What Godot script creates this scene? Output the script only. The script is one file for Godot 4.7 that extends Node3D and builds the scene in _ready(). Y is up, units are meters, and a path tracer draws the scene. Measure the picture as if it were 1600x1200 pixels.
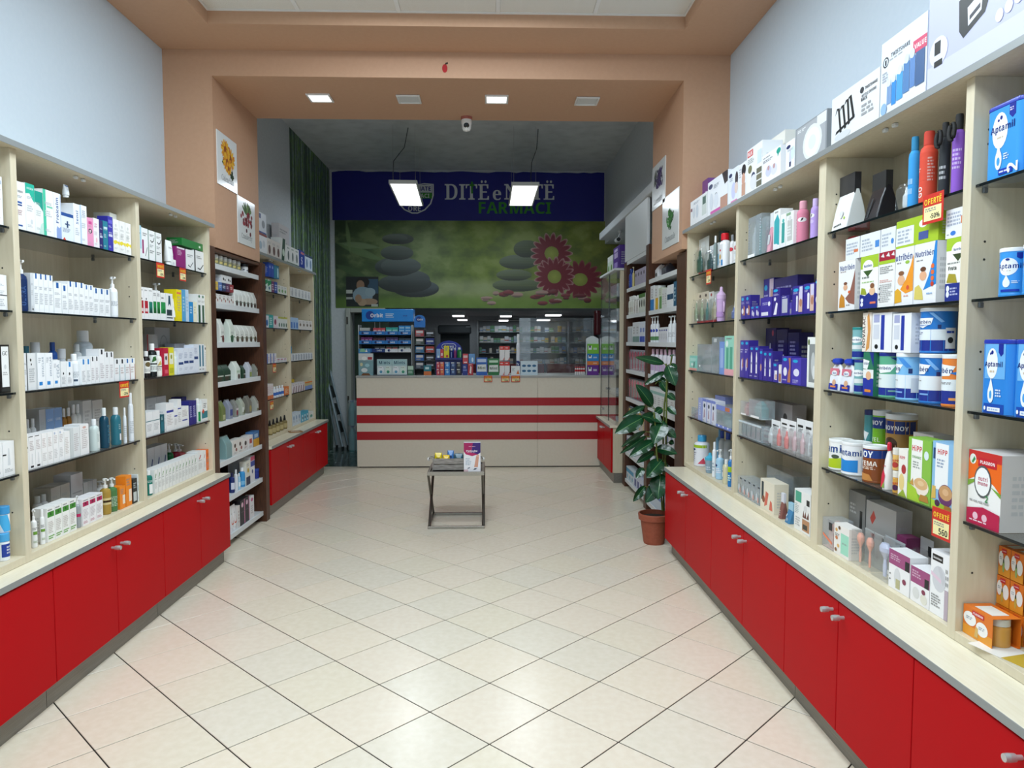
extends Node3D
# A pharmacy: two long shelving walls, a beam, a dim rear room with a striped counter. Units are metres; -z leads from the entrance to the counter.

const F_PX := 1130.0
const EYE := Vector3(0.0, 1.47, 0.0)
var fwd: Vector3
var rgt: Vector3
var upv: Vector3
var used := {}
var M := {}
var rng := RandomNumberGenerator.new()
var text_cache := {}
var mesh_cache := {}

# ---------------------------------------------------------------- mesh builder
class MB:
	var v := PackedVector3Array()
	var n := PackedVector3Array()
	var c := PackedColorArray()
	var ix := PackedInt32Array()
	var uv := PackedVector2Array()
	var with_uv := false

	func tri(a: Vector3, b: Vector3, d: Vector3, na: Vector3, nb: Vector3, nd: Vector3, col: Color) -> void:
		var k := v.size()
		v.append(a); v.append(b); v.append(d)
		n.append(na); n.append(nb); n.append(nd)
		c.append(col); c.append(col); c.append(col)
		if (b - a).cross(d - a).dot(na + nb + nd) > 0.0:
			ix.append(k); ix.append(k + 2); ix.append(k + 1)
		else:
			ix.append(k); ix.append(k + 1); ix.append(k + 2)

	func quad(a: Vector3, b: Vector3, d: Vector3, e: Vector3, nn: Vector3, col: Color) -> void:
		var k := v.size()
		v.append(a); v.append(b); v.append(d); v.append(e)
		for j in 4:
			n.append(nn); c.append(col)
		if (b - a).cross(d - a).dot(nn) > 0.0:
			ix.append_array(PackedInt32Array([k, k + 2, k + 1, k, k + 3, k + 2]))
		else:
			ix.append_array(PackedInt32Array([k, k + 1, k + 2, k, k + 2, k + 3]))
		if with_uv:
			uv.append(Vector2(0, 1)); uv.append(Vector2(1, 1)); uv.append(Vector2(1, 0)); uv.append(Vector2(0, 0))

	func quad4(p: Array, nn: Array, col: Color) -> void:
		var k := v.size()
		var m := Vector3.ZERO
		for j in 4:
			v.append(p[j]); n.append(nn[j]); c.append(col)
			m += nn[j]
		if (p[1] - p[0]).cross(p[2] - p[0]).dot(m) + (p[2] - p[0]).cross(p[3] - p[0]).dot(m) > 0.0:
			ix.append_array(PackedInt32Array([k, k + 2, k + 1, k, k + 3, k + 2]))
		else:
			ix.append_array(PackedInt32Array([k, k + 1, k + 2, k, k + 2, k + 3]))

	func flat(a: Vector3, b: Vector3, d: Vector3, e: Vector3, inside: Vector3, col: Color) -> void:
		# a quad whose normal points away from the point INSIDE
		var nn := (b - a).cross(d - a).normalized()
		if nn == Vector3.ZERO:
			nn = (d - a).cross(e - a).normalized()
		if nn.dot((a + b + d + e) * 0.25 - inside) < 0.0:
			nn = -nn
		quad(a, b, d, e, nn, col)

	func box(lo: Vector3, hi: Vector3, col: Color) -> void:
		var a := lo
		var b := hi
		quad(Vector3(a.x, a.y, b.z), Vector3(b.x, a.y, b.z), Vector3(b.x, b.y, b.z), Vector3(a.x, b.y, b.z), Vector3(0, 0, 1), col)
		quad(Vector3(a.x, a.y, a.z), Vector3(b.x, a.y, a.z), Vector3(b.x, b.y, a.z), Vector3(a.x, b.y, a.z), Vector3(0, 0, -1), col)
		quad(Vector3(a.x, a.y, a.z), Vector3(a.x, a.y, b.z), Vector3(a.x, b.y, b.z), Vector3(a.x, b.y, a.z), Vector3(-1, 0, 0), col)
		quad(Vector3(b.x, a.y, a.z), Vector3(b.x, a.y, b.z), Vector3(b.x, b.y, b.z), Vector3(b.x, b.y, a.z), Vector3(1, 0, 0), col)
		quad(Vector3(a.x, b.y, a.z), Vector3(b.x, b.y, a.z), Vector3(b.x, b.y, b.z), Vector3(a.x, b.y, b.z), Vector3(0, 1, 0), col)
		quad(Vector3(a.x, a.y, a.z), Vector3(b.x, a.y, a.z), Vector3(b.x, a.y, b.z), Vector3(a.x, a.y, b.z), Vector3(0, -1, 0), col)

	func cbox(lo: Vector3, hi: Vector3, col: Color, e: float) -> void:
		# a box with chamfered edges
		var ctr := (lo + hi) * 0.5
		var h := (hi - lo) * 0.5
		e = minf(e, minf(h.x, minf(h.y, h.z)) * 0.9)
		for ax in 3:
			var a1 := (ax + 1) % 3
			var a2 := (ax + 2) % 3
			for s in [-1.0, 1.0]:
				var pts: Array[Vector3] = []
				for q in [[-1, -1], [1, -1], [1, 1], [-1, 1]]:
					var p := Vector3.ZERO
					p[ax] = s * h[ax]
					p[a1] = q[0] * (h[a1] - e)
					p[a2] = q[1] * (h[a2] - e)
					pts.append(ctr + p)
				var nn := Vector3.ZERO
				nn[ax] = s
				quad(pts[0], pts[1], pts[2], pts[3], nn, col)
			for s1 in [-1.0, 1.0]:
				for s2 in [-1.0, 1.0]:
					var pp: Array[Vector3] = []
					for q in [[-1, 0], [1, 0], [1, 1], [-1, 1]]:
						var p := Vector3.ZERO
						p[ax] = q[0] * (h[ax] - e)
						p[a1] = s1 * (h[a1] - (e if q[1] == 0 else 0.0))
						p[a2] = s2 * (h[a2] - (0.0 if q[1] == 0 else e))
						pp.append(ctr + p)
					var nn := Vector3.ZERO
					nn[a1] = s1 * 0.7071
					nn[a2] = s2 * 0.7071
					quad(pp[0], pp[1], pp[2], pp[3], nn, col)
		for sx in [-1.0, 1.0]:
			for sy in [-1.0, 1.0]:
				for sz in [-1.0, 1.0]:
					var nn := Vector3(sx, sy, sz).normalized()
					tri(ctr + Vector3(sx * h.x, sy * (h.y - e), sz * (h.z - e)), ctr + Vector3(sx * (h.x - e), sy * h.y, sz * (h.z - e)), ctr + Vector3(sx * (h.x - e), sy * (h.y - e), sz * h.z), nn, nn, nn, col)

	func lathe(prof: Array, col: Color, seg := 14, at := Vector3.ZERO, sz := 1.0) -> void:
		# prof: [radius, y] pairs; every band is smooth round the axis and flat along it
		for k in prof.size() - 1:
			var r0: float = prof[k][0]
			var y0: float = prof[k][1]
			var r1: float = prof[k + 1][0]
			var y1: float = prof[k + 1][1]
			if is_equal_approx(r0, r1) and is_equal_approx(y0, y1):
				continue
			var sl := Vector2(y1 - y0, r0 - r1).normalized()
			for j in seg:
				var a0 := TAU * j / seg
				var a1 := TAU * (j + 1) / seg
				var d0 := Vector3(sin(a0), 0, cos(a0) * sz)
				var d1 := Vector3(sin(a1), 0, cos(a1) * sz)
				var n0 := (Vector3(sin(a0), 0, cos(a0) / sz) * sl.x + Vector3(0, sl.y, 0)).normalized()
				var n1 := (Vector3(sin(a1), 0, cos(a1) / sz) * sl.x + Vector3(0, sl.y, 0)).normalized()
				if r0 < 1e-5:
					tri(at + Vector3(0, y0, 0), at + d0 * r1 + Vector3(0, y1, 0), at + d1 * r1 + Vector3(0, y1, 0), n0, n0, n1, col)
				elif r1 < 1e-5:
					tri(at + d0 * r0 + Vector3(0, y0, 0), at + d1 * r0 + Vector3(0, y0, 0), at + Vector3(0, y1, 0), n0, n1, n0, col)
				else:
					quad4([at + d0 * r0 + Vector3(0, y0, 0), at + d1 * r0 + Vector3(0, y0, 0), at + d1 * r1 + Vector3(0, y1, 0), at + d0 * r1 + Vector3(0, y1, 0)], [n0, n1, n1, n0], col)

	func loft(rings: Array, col: Color, closed := true, cap0 := true, cap1 := true) -> void:
		# rings: arrays of points of one size; normals are averaged
		var m: int = rings[0].size()
		var cen := []
		for r in rings:
			var s := Vector3.ZERO
			for p in r:
				s += p
			cen.append(s / m)
		for k in rings.size() - 1:
			for j in (m if closed else m - 1):
				var j2 := (j + 1) % m
				var a: Vector3 = rings[k][j]
				var b: Vector3 = rings[k][j2]
				var d: Vector3 = rings[k + 1][j2]
				var e: Vector3 = rings[k + 1][j]
				var nn := []
				for q in [[k, j], [k, j2], [k + 1, j2], [k + 1, j]]:
					var rr: Array = rings[q[0]]
					var t: Vector3 = rr[(q[1] + 1) % m] - rr[(q[1] + m - 1) % m]
					var up: Vector3 = rings[mini(q[0] + 1, rings.size() - 1)][q[1]] - rings[maxi(q[0] - 1, 0)][q[1]]
					var nx := t.cross(up).normalized()
					if nx.dot(rr[q[1]] - cen[q[0]]) < 0.0:
						nx = -nx
					nn.append(nx)
				quad4([a, b, d, e], nn, col)
		for q in [[0, cap0], [rings.size() - 1, cap1]]:
			if not q[1]:
				continue
			var r: Array = rings[q[0]]
			var nn: Vector3 = (cen[q[0]] - cen[1 if q[0] == 0 else q[0] - 1]).normalized()
			for j in m:
				tri(cen[q[0]], r[j], r[(j + 1) % m], nn, nn, nn, col)

	func tube(p: Array, r: float, col: Color, seg := 6, caps := true) -> void:
		var rings := []
		for k in p.size():
			var t: Vector3 = (p[mini(k + 1, p.size() - 1)] - p[maxi(k - 1, 0)]).normalized()
			var s := t.cross(Vector3.UP if absf(t.y) < 0.9 else Vector3.RIGHT).normalized()
			var u := s.cross(t)
			var ring := []
			for j in seg:
				var a := TAU * j / seg
				ring.append(p[k] + (s * cos(a) + u * sin(a)) * r)
			rings.append(ring)
		loft(rings, col, true, caps, caps)

	func prism(poly: PackedVector2Array, z0: float, z1: float, col: Color) -> void:
		# an outline in xy, from z0 (rear) to z1 (front)
		var t := Geometry2D.triangulate_polygon(poly)
		for k in range(0, t.size(), 3):
			var a := poly[t[k]]
			var b := poly[t[k + 1]]
			var d := poly[t[k + 2]]
			tri(Vector3(a.x, a.y, z1), Vector3(b.x, b.y, z1), Vector3(d.x, d.y, z1), Vector3(0, 0, 1), Vector3(0, 0, 1), Vector3(0, 0, 1), col)
			tri(Vector3(a.x, a.y, z0), Vector3(b.x, b.y, z0), Vector3(d.x, d.y, z0), Vector3(0, 0, -1), Vector3(0, 0, -1), Vector3(0, 0, -1), col)
		var cw := Geometry2D.is_polygon_clockwise(poly)
		for k in poly.size():
			var a := poly[k]
			var b := poly[(k + 1) % poly.size()]
			var e := (b - a).normalized()
			var nn := Vector3(-e.y, e.x, 0) if cw else Vector3(e.y, -e.x, 0)
			quad(Vector3(a.x, a.y, z0), Vector3(b.x, b.y, z0), Vector3(b.x, b.y, z1), Vector3(a.x, a.y, z1), nn, col)

	func turned(from: int, tr: Transform3D) -> void:
		# moves every vertex added since FROM
		for k in range(from, v.size()):
			v[k] = tr * v[k]
			n[k] = (tr.basis * n[k]).normalized()

	func mesh(mat: Material = null) -> ArrayMesh:
		var a := []
		a.resize(Mesh.ARRAY_MAX)
		a[Mesh.ARRAY_VERTEX] = v
		a[Mesh.ARRAY_NORMAL] = n
		a[Mesh.ARRAY_COLOR] = c
		a[Mesh.ARRAY_INDEX] = ix
		if with_uv:
			a[Mesh.ARRAY_TEX_UV] = uv
		var m := ArrayMesh.new()
		m.add_surface_from_arrays(Mesh.PRIMITIVE_TRIANGLES, a)
		if mat:
			m.surface_set_material(0, mat)
		return m

# ---------------------------------------------------------------- pixels to places (a pixel gives a direction; the plane gives the distance)
func ray(px: float, py: float) -> Vector3:
	return fwd + rgt * ((px - 800.0) / F_PX) + upv * ((600.0 - py) / F_PX)

func on_x(px: float, py: float, x: float) -> Vector3:
	var d := ray(px, py)
	return EYE + d * (x / d.x)

func on_y(px: float, py: float, y: float) -> Vector3:
	var d := ray(px, py)
	return EYE + d * ((y - EYE.y) / d.y)

func on_z(px: float, py: float, z: float) -> Vector3:
	var d := ray(px, py)
	return EYE + d * (z / d.z)

# ---------------------------------------------------------------- nodes
func H(s: String) -> Color:
	return Color(s).srgb_to_linear()

func numbered(called: String) -> String:
	if not used.has(called):
		used[called] = 0
		return called
	used[called] += 1
	return "%s_%03d" % [called, used[called]]

func tag(o: Node, label := "", category := "", group := "", kind := "") -> void:
	if label:
		o.set_meta("label", label)
	if category:
		o.set_meta("category", category)
	if group:
		o.set_meta("group", group)
	if kind:
		o.set_meta("kind", kind)

func thing(called: String, label: String, category: String, at := Vector3.ZERO, turn := 0.0, group := "") -> Node3D:
	var o := Node3D.new()
	o.name = numbered(called)
	add_child(o)
	o.position = at
	o.rotation.y = turn
	tag(o, label, category, group)
	return o

func part(called: String, mesh: Mesh, mat: Material, parent: Node, at := Vector3.ZERO) -> MeshInstance3D:
	var o := MeshInstance3D.new()
	o.name = called
	o.mesh = mesh
	if mat:
		o.material_override = mat
	o.position = at
	parent.add_child(o, true)
	return o

func single(called: String, mesh: Mesh, mat: Material, label: String, category: String, at := Vector3.ZERO, turn := 0.0, group := "") -> MeshInstance3D:
	var o := MeshInstance3D.new()
	o.name = numbered(called)
	o.mesh = mesh
	o.material_override = mat
	add_child(o)
	o.position = at
	o.rotation.y = turn
	tag(o, label, category, group)
	return o

func struct(called: String, mesh: Mesh, mat: Material, label := "", parent: Node = null) -> MeshInstance3D:
	var o := MeshInstance3D.new()
	o.name = called
	o.mesh = mesh
	o.material_override = mat
	if parent:
		parent.add_child(o, true)
	else:
		add_child(o, true)
		tag(o, label, "", "", "structure")
	return o

func bx(lo: Vector3, hi: Vector3, e := 0.0, col := Color.WHITE) -> ArrayMesh:
	var m := MB.new()
	var a := Vector3(minf(lo.x, hi.x), minf(lo.y, hi.y), minf(lo.z, hi.z))
	var b := Vector3(maxf(lo.x, hi.x), maxf(lo.y, hi.y), maxf(lo.z, hi.z))
	if e > 0.0:
		m.cbox(a, b, col, e)
	else:
		m.box(a, b, col)
	return m.mesh()

# ---------------------------------------------------------------- materials
func mat(albedo: String, rough := 0.5, metal := 0.0) -> StandardMaterial3D:
	var m := StandardMaterial3D.new()
	m.albedo_color = Color(albedo)
	m.roughness = rough
	m.metallic = metal
	return m

func vmat(rough: float, metal := 0.0, alpha := false) -> StandardMaterial3D:
	var m := StandardMaterial3D.new()
	m.vertex_color_use_as_albedo = true
	m.roughness = rough
	m.metallic = metal
	if alpha:
		m.transparency = BaseMaterial3D.TRANSPARENCY_ALPHA
	return m

func noise_tex(freq: float, stops: Array, size := 512, sd := 1, octaves := 4, kind := FastNoiseLite.TYPE_SIMPLEX_SMOOTH) -> NoiseTexture2D:
	var f := FastNoiseLite.new()
	f.seed = sd
	f.noise_type = kind
	f.frequency = freq
	f.fractal_octaves = octaves
	var t := NoiseTexture2D.new()
	t.width = size
	t.height = size
	t.seamless = true
	t.generate_mipmaps = false
	t.noise = f
	if stops:
		var g := Gradient.new()
		g.offsets = PackedFloat32Array(stops.map(func(s): return s[0]))
		g.colors = PackedColorArray(stops.map(func(s): return Color(s[1])))
		t.color_ramp = g
	return t

func tri_mat(tex: Texture2D, scale: Vector3, rough: float, world := false, offset := Vector3.ZERO) -> StandardMaterial3D:
	var m := StandardMaterial3D.new()
	m.albedo_texture = tex
	m.uv1_triplanar = true
	m.uv1_world_triplanar = world
	m.uv1_scale = scale
	m.uv1_offset = offset
	m.roughness = rough
	return m

func make_materials() -> void:
	var grain := noise_tex(0.012, [[0.0, "d3c7ab"], [0.5, "d8cdb2"], [1.0, "ddd3ba"]], 512, 3)
	M.cream = tri_mat(grain, Vector3(6, 0.7, 6), 0.45, true)
	M.worktop = tri_mat(noise_tex(0.02, [[0.0, "e6dcc2"], [0.5, "ebe2ca"], [1.0, "efe7d2"]], 512, 5), Vector3(7, 7, 0.8), 0.28, true)
	M.red = mat("b8141a", 0.34)
	M.red.metallic_specular = 0.12
	M.edge = mat("969b9b", 0.4, 0.3)
	M.toe = tri_mat(noise_tex(0.03, [[0.0, "77746c"], [1.0, "8f8c84"]], 256, 6), Vector3(4, 30, 0.6), 0.38, true)
	M.toe.metallic = 0.35
	M.walnut = tri_mat(noise_tex(0.02, [[0.0, "3a2115"], [0.5, "4f2f1d"], [1.0, "613b25"]], 512, 8), Vector3(14, 0.9, 14), 0.42, true)
	M.white_shelf = mat("dadfe0", 0.4)
	M.peach = tri_mat(noise_tex(0.05, [[0.0, "c39a7c"], [1.0, "c79e80"]], 256, 9), Vector3(2, 2, 2), 0.62, true)
	M.wall = tri_mat(noise_tex(0.05, [[0.0, "c6d3de"], [1.0, "cad6e0"]], 256, 10), Vector3(2, 2, 2), 0.75, true)
	M.wall_back = tri_mat(noise_tex(0.05, [[0.0, "c4c9cc"], [1.0, "ced3d6"]], 256, 11), Vector3(2, 2, 2), 0.7, true)
	M.ceil_back = tri_mat(noise_tex(0.02, [[0.0, "b4b8b9"], [0.5, "c2c6c7"], [1.0, "c9cdce"]], 256, 12), Vector3(0.7, 0.7, 0.7), 0.8, true)
	M.acoustic = tri_mat(noise_tex(0.18, [[0.0, "a8a294"], [0.36, "d8d4cb"], [0.5, "e6e3dc"], [1.0, "efece6"]], 512, 13, 3), Vector3(3, 3, 3), 0.9, true)
	M.grid = mat("e8e8e6", 0.5)
	M.chrome = mat("c6c8ca", 0.22, 0.9)
	M.satin = mat("c9c9c9", 0.35, 0.6)
	M.dark_metal = mat("3d3a36", 0.35, 0.7)
	M.black = mat("151617", 0.4)
	M.clip = mat("6e7375", 0.35, 0.5)
	M.glass_edge = mat("10181a", 0.12)
	M.shelf_glass = mat("5a6466", 0.03)
	M.shelf_glass.transparency = BaseMaterial3D.TRANSPARENCY_ALPHA
	M.shelf_glass.albedo_color = Color(0.30, 0.34, 0.35, 0.34)
	M.clear = mat("ffffff", 0.04)
	M.clear.transparency = BaseMaterial3D.TRANSPARENCY_ALPHA
	M.clear.albedo_color = Color(0.62, 0.67, 0.69, 0.06)
	M.haze_plastic = mat("ffffff", 0.12)
	M.haze_plastic.transparency = BaseMaterial3D.TRANSPARENCY_ALPHA
	M.haze_plastic.albedo_color = Color(0.80, 0.84, 0.86, 0.24)
	M.carton = vmat(0.42)
	M.plastic = vmat(0.26)
	M.matt = vmat(0.7)
	M.foil = vmat(0.3, 0.25)
	M.tint = vmat(0.1, 0.0, true)
	M.terracotta = tri_mat(noise_tex(0.03, [[0.0, "8e4630"], [1.0, "a5573d"]], 256, 14), Vector3(4, 4, 4), 0.6)
	M.soil = tri_mat(noise_tex(0.15, [[0.0, "1b1410"], [1.0, "3d2e22"]], 256, 15), Vector3(9, 9, 9), 0.95)
	M.price_red = mat("cf2f22", 0.45)

# a flat word as triangles in the xy plane, centred, one unit high
func word(s: String, font_name := "Droid Sans", bold := true) -> Array:
	var key := s + font_name + str(bold)
	if not text_cache.has(key):
		var f := SystemFont.new()
		f.font_names = PackedStringArray([font_name])
		f.font_weight = 700 if bold else 400
		var t := TextMesh.new()
		t.font = f
		t.font_size = 32
		t.pixel_size = 1.0 / 32.0
		t.depth = 0.0
		t.curve_step = 3.0
		t.text = s
		var a := t.get_mesh_arrays()
		var vs: PackedVector3Array = a[Mesh.ARRAY_VERTEX]
		var id: PackedInt32Array = a[Mesh.ARRAY_INDEX]
		var bb := AABB(vs[0], Vector3.ZERO) if vs.size() else AABB()
		for p in vs:
			bb = bb.expand(p)
		text_cache[key] = [vs, id, bb]
	return text_cache[key]

# adds a word to a mesh: AT is its middle, ALONG its reading direction, W its width in metres
func write(m: MB, s: String, at: Vector3, along: Vector3, up: Vector3, w: float, col: Color, font_name := "Droid Sans", bold := true, hgt := 0.0) -> void:
	var t := word(s, font_name, bold)
	var bb: AABB = t[2]
	if bb.size.x <= 0.0:
		return
	var k := w / bb.size.x
	var ky := k if hgt <= 0.0 else hgt / bb.size.y
	var mid := bb.get_center()
	var nn := along.cross(up).normalized()
	var vs: PackedVector3Array = t[0]
	var id: PackedInt32Array = t[1]
	for j in range(0, id.size(), 3):
		var p := []
		for q in 3:
			var r := vs[id[j + q]] - mid
			p.append(at + along * (r.x * k) + up * (r.y * ky))
		m.tri(p[0], p[1], p[2], nn, nn, nn, col)

const SHELF_Y := [0.628, 0.953, 1.272, 1.588, 1.907]

func _ready() -> void:
	rng.seed = 7
	# camera
	var yaw := atan(32.0 / F_PX)
	var pit := atan(67.0 / F_PX)
	fwd = Vector3(sin(yaw) * cos(pit), -sin(pit), -cos(yaw) * cos(pit))
	rgt = Vector3(cos(yaw), 0, sin(yaw))
	upv = rgt.cross(fwd)
	var cam := Camera3D.new()
	cam.name = "camera"
	add_child(cam)
	cam.transform = Transform3D(Basis(rgt, upv, -fwd), EYE)
	cam.fov = rad_to_deg(2.0 * atan(600.0 / F_PX))
	cam.near = 0.05
	cam.current = true
	# surroundings and exposure
	var env := Environment.new()
	env.background_mode = Environment.BG_COLOR
	env.background_color = Color(0.02, 0.022, 0.025)
	env.tonemap_mode = Environment.TONE_MAPPER_LINEAR
	env.tonemap_exposure = 1.0
	env.sdfgi_enabled = true
	env.ssao_enabled = true
	env.ssil_enabled = true
	var we := WorldEnvironment.new()
	we.name = "surroundings"
	we.environment = env
	add_child(we)
	make_materials()
	unseen_ceiling_panels()
	build_shell()
	build_floor()
	build_fittings()
	build_furniture()
	build_goods()

func area_light(called: String, parent: Node, at: Vector3, w: float, l: float, energy: float, col: Color, turn := 0.0) -> void:
	var a := AreaLight3D.new()
	a.name = called
	a.area_size = Vector2(w, l)
	a.light_energy = energy
	a.light_color = col
	a.shadow_enabled = true
	a.area_range = 14.0
	parent.add_child(a, true)
	a.position = at
	a.rotation = Vector3(-PI / 2, turn, 0)

func glow(col: String, energy: float) -> StandardMaterial3D:
	var m := mat(col, 0.4)
	m.emission_enabled = true
	m.emission = Color(col)
	m.emission_energy_multiplier = energy
	return m

func led_panel(at: Vector3, w: float, l: float, label: String, energy: float, shine: float, turn := 0.0, lit := true) -> Node3D:
	var t := thing("ceiling_light", label, "light", at, turn, "square ceiling lights")
	var f := MB.new()
	var b := 0.014
	f.cbox(Vector3(-w / 2, -0.012, -l / 2), Vector3(-w / 2 + b, 0.0, l / 2), H("e6e6e4"), 0.002)
	f.cbox(Vector3(w / 2 - b, -0.012, -l / 2), Vector3(w / 2, 0.0, l / 2), H("e6e6e4"), 0.002)
	f.cbox(Vector3(-w / 2 + b, -0.012, -l / 2), Vector3(w / 2 - b, 0.0, -l / 2 + b), H("e6e6e4"), 0.002)
	f.cbox(Vector3(-w / 2 + b, -0.012, l / 2 - b), Vector3(w / 2 - b, 0.0, l / 2), H("e6e6e4"), 0.002)
	part("frame", f.mesh(), M.plastic, t)
	part("diffuser", bx(Vector3(-w / 2 + b, -0.006, -l / 2 + b), Vector3(w / 2 - b, 0.0, l / 2 - b)), glow("ffffff", shine) if lit else mat("d4d6d4", 0.35), t)
	if lit:
		area_light("panel_light", t, Vector3(0, -0.02, 0), w - 2 * b, l - 2 * b, energy, Color(0.90, 0.96, 1.0))
	return t

func unseen_ceiling_panels() -> void:
	# unseen ceiling lights: panels out of view overhead, placed to light the front room
	for p in [[-0.63, -3.9], [0.09, -3.9], [-0.63, -2.6], [0.09, -2.6], [-0.63, -1.3], [0.09, -1.3], [-0.63, 0.0], [0.09, 0.0]]:
		led_panel(Vector3(p[0], 3.486, p[1]), 0.58, 0.58, "unseen square LED panel in the tiled ceiling, placed to light the front room", 2.05, 2.0)

const XL := -2.19
const XR := 1.63
const ZB := -5.0

func build_shell() -> void:
	# front room
	struct("wall_left", bx(Vector3(XL - 0.12, 0, 1.3), Vector3(XL, 3.7, ZB)), M.wall, "white painted side wall above the skincare shelving")
	struct("wall_right", bx(Vector3(XR, 0, 1.3), Vector3(XR + 0.12, 3.7, ZB)), M.wall, "white painted side wall above the baby-care shelving")
	struct("wall_front", bx(Vector3(XL - 0.12, 0, 1.3), Vector3(XR + 0.12, 3.7, 1.42)), M.wall, "white wall at the entrance end")
	# peach portal: beam with two hanging jambs
	var zf := ZB
	var zr := -5.93
	var portal := thing("wall_portal", "peach painted beam and jambs between the two rooms", "")
	portal.set_meta("kind", "structure")
	portal.remove_meta("category")
	part("beam", bx(Vector3(XL - 0.12, 3.24, zf), Vector3(XR + 0.12, 3.9, zr)), M.peach, portal)
	part("jamb", bx(Vector3(XL - 0.12, 2.105, zf), Vector3(-1.865, 3.24, zr)), M.peach, portal)
	part("jamb", bx(Vector3(1.312, 2.105, zf), Vector3(XR + 0.12, 3.24, zr)), M.peach, portal)
	part("lower_wall", bx(Vector3(XL - 0.12, 0, zf), Vector3(XL, 2.105, zr)), M.wall_back, portal)
	part("lower_wall", bx(Vector3(XR + 0.05, 0, zf), Vector3(XR + 0.17, 2.105, zr)), M.wall_back, portal)
	# tray ceiling of the front room
	var cr := thing("ceiling", "white tiled ceiling inside a peach dropped border", "")
	cr.remove_meta("category")
	cr.set_meta("kind", "structure")
	var x0 := -1.735
	var x1 := 1.21
	var z0 := -4.6
	part("border", bx(Vector3(XL - 0.12, 3.41, zf), Vector3(XR + 0.12, 3.62, z0), 0.0), M.peach, cr)
	part("border", bx(Vector3(XL - 0.12, 3.41, z0), Vector3(x0, 3.62, 1.42), 0.0), M.peach, cr)
	part("border", bx(Vector3(x1, 3.41, z0), Vector3(XR + 0.12, 3.62, 1.42), 0.0), M.peach, cr)
	part("border", bx(Vector3(x0, 3.41, 0.9), Vector3(x1, 3.62, 1.42), 0.0), M.peach, cr)
	part("slab", bx(Vector3(x0, 3.53, z0), Vector3(x1, 3.62, 0.9), 0.0), M.grid, cr)
	# acoustic tiles of 60 cm on a white grid
	var gx := []
	var x := x0
	for px in [468, 624, 778, 928]:
		gx.append(on_y(px, 18.0 + (px - 322.0) * 0.0134, 3.489).x)
	var tile_w := 0.6
	var cuts := [x0]
	for g in gx:
		cuts.append(g)
	cuts.append(x1)
	var zc := z0
	while zc < 0.89:
		var ze := minf(zc + tile_w, 0.9)
		for k in cuts.size() - 1:
			part("ceiling_tile", bx(Vector3(cuts[k] + 0.011, 3.492, zc + 0.011), Vector3(cuts[k + 1] - 0.011, 3.53, ze - 0.011), 0.003), M.acoustic, cr)
		part("grid_bar", bx(Vector3(x0, 3.487, ze - 0.012), Vector3(x1, 3.53, ze + 0.012)), M.grid, cr)
		zc += tile_w
	for g in cuts:
		part("grid_bar", bx(Vector3(g - 0.012, 3.4875, z0), Vector3(g + 0.012, 3.53, 0.9)), M.grid, cr)
	part("grid_bar", bx(Vector3(x0, 3.487, z0), Vector3(x1, 3.53, z0 + 0.018)), M.grid, cr)
	# rear room
	struct("ceiling_rear", bx(Vector3(XL - 0.12, 3.79, zr), Vector3(2.3, 3.9, -10.1)), M.ceil_back, "grey white plaster ceiling of the rear room")
	struct("wall_rear_left", bx(Vector3(XL - 0.12, 0, zr), Vector3(XL, 3.8, -8.06)), M.wall_back, "white wall above the rear cream cabinet")
	struct("wall_tree_print", tree_wall(), null, "wallpaper of dark green and grey vertical tree trunks")
	struct("wall_rear_right", bx(Vector3(1.56, 2.80, zr), Vector3(2.3, 3.8, -10.1)), M.wall_back, "white upper wall above the walnut racks")
	struct("trim_1", bx(Vector3(1.335, 2.715, zr), Vector3(1.62, 2.80, -9.0), 0.006), M.wall_back, "white ledge along the upper wall over the walnut racks")
	struct("wall_niche", bx(Vector3(2.05, 0, zr), Vector3(2.17, 2.80, -14.2)), M.wall_back, "wall behind the walnut racks")
	struct("wall_panel", bx(Vector3(1.35, 2.262, -6.30), Vector3(1.375, 2.715, -7.335), 0.002), M.white_shelf, "white board standing between walnut rack and ledge")
	struct("wall_end_left", bx(Vector3(XL - 0.12, 0, -10.0), Vector3(-1.985, 1.93, -10.12)), M.wall_back, "narrow grey wall strip beside the rear door")
	struct("wall_banner", bx(Vector3(XL - 0.12, 1.92, -10.01), Vector3(2.17, 3.8, -10.12)), M.wall_back, "wall over the dispensary opening that carries the printed mural")
	# door frame and dark doorway on the way to the dispensary
	var d := thing("door_1", "pale grey door frame and dark green doorway beside the counter", "")
	d.remove_meta("category")
	d.set_meta("kind", "structure")
	part("frame", bx(Vector3(-1.985, 0, -9.95), Vector3(-1.925, 1.92, -10.12), 0.004), mat("a9aca4", 0.5), d)
	part("frame", bx(Vector3(-1.925, 1.86, -9.96), Vector3(-1.45, 1.92, -10.12), 0.004), mat("a9aca4", 0.5), d)
	part("hinge", bx(Vector3(-1.975, 1.70, -9.945), Vector3(-1.955, 1.80, -9.95), 0.002), M.dark_metal, d)
	part("hinge", bx(Vector3(-1.975, 0.62, -9.945), Vector3(-1.955, 0.72, -9.95), 0.002), M.dark_metal, d)
	part("leaf", bx(Vector3(-1.925, 0.0, -10.25), Vector3(-1.45, 1.86, -10.29), 0.002), mat("2c4433", 0.4), d)
	# dispensary behind the counter
	struct("ceiling_dispensary", bx(Vector3(XL - 0.12, 1.95, -10.1), Vector3(2.17, 2.05, -14.2)), M.wall_back, "low grey ceiling of the dispensary")
	struct("wall_dispensary", bx(Vector3(XL - 0.12, 0, -14.1), Vector3(2.17, 2.0, -14.2)), M.wall_back, "far wall of the dispensary")
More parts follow.
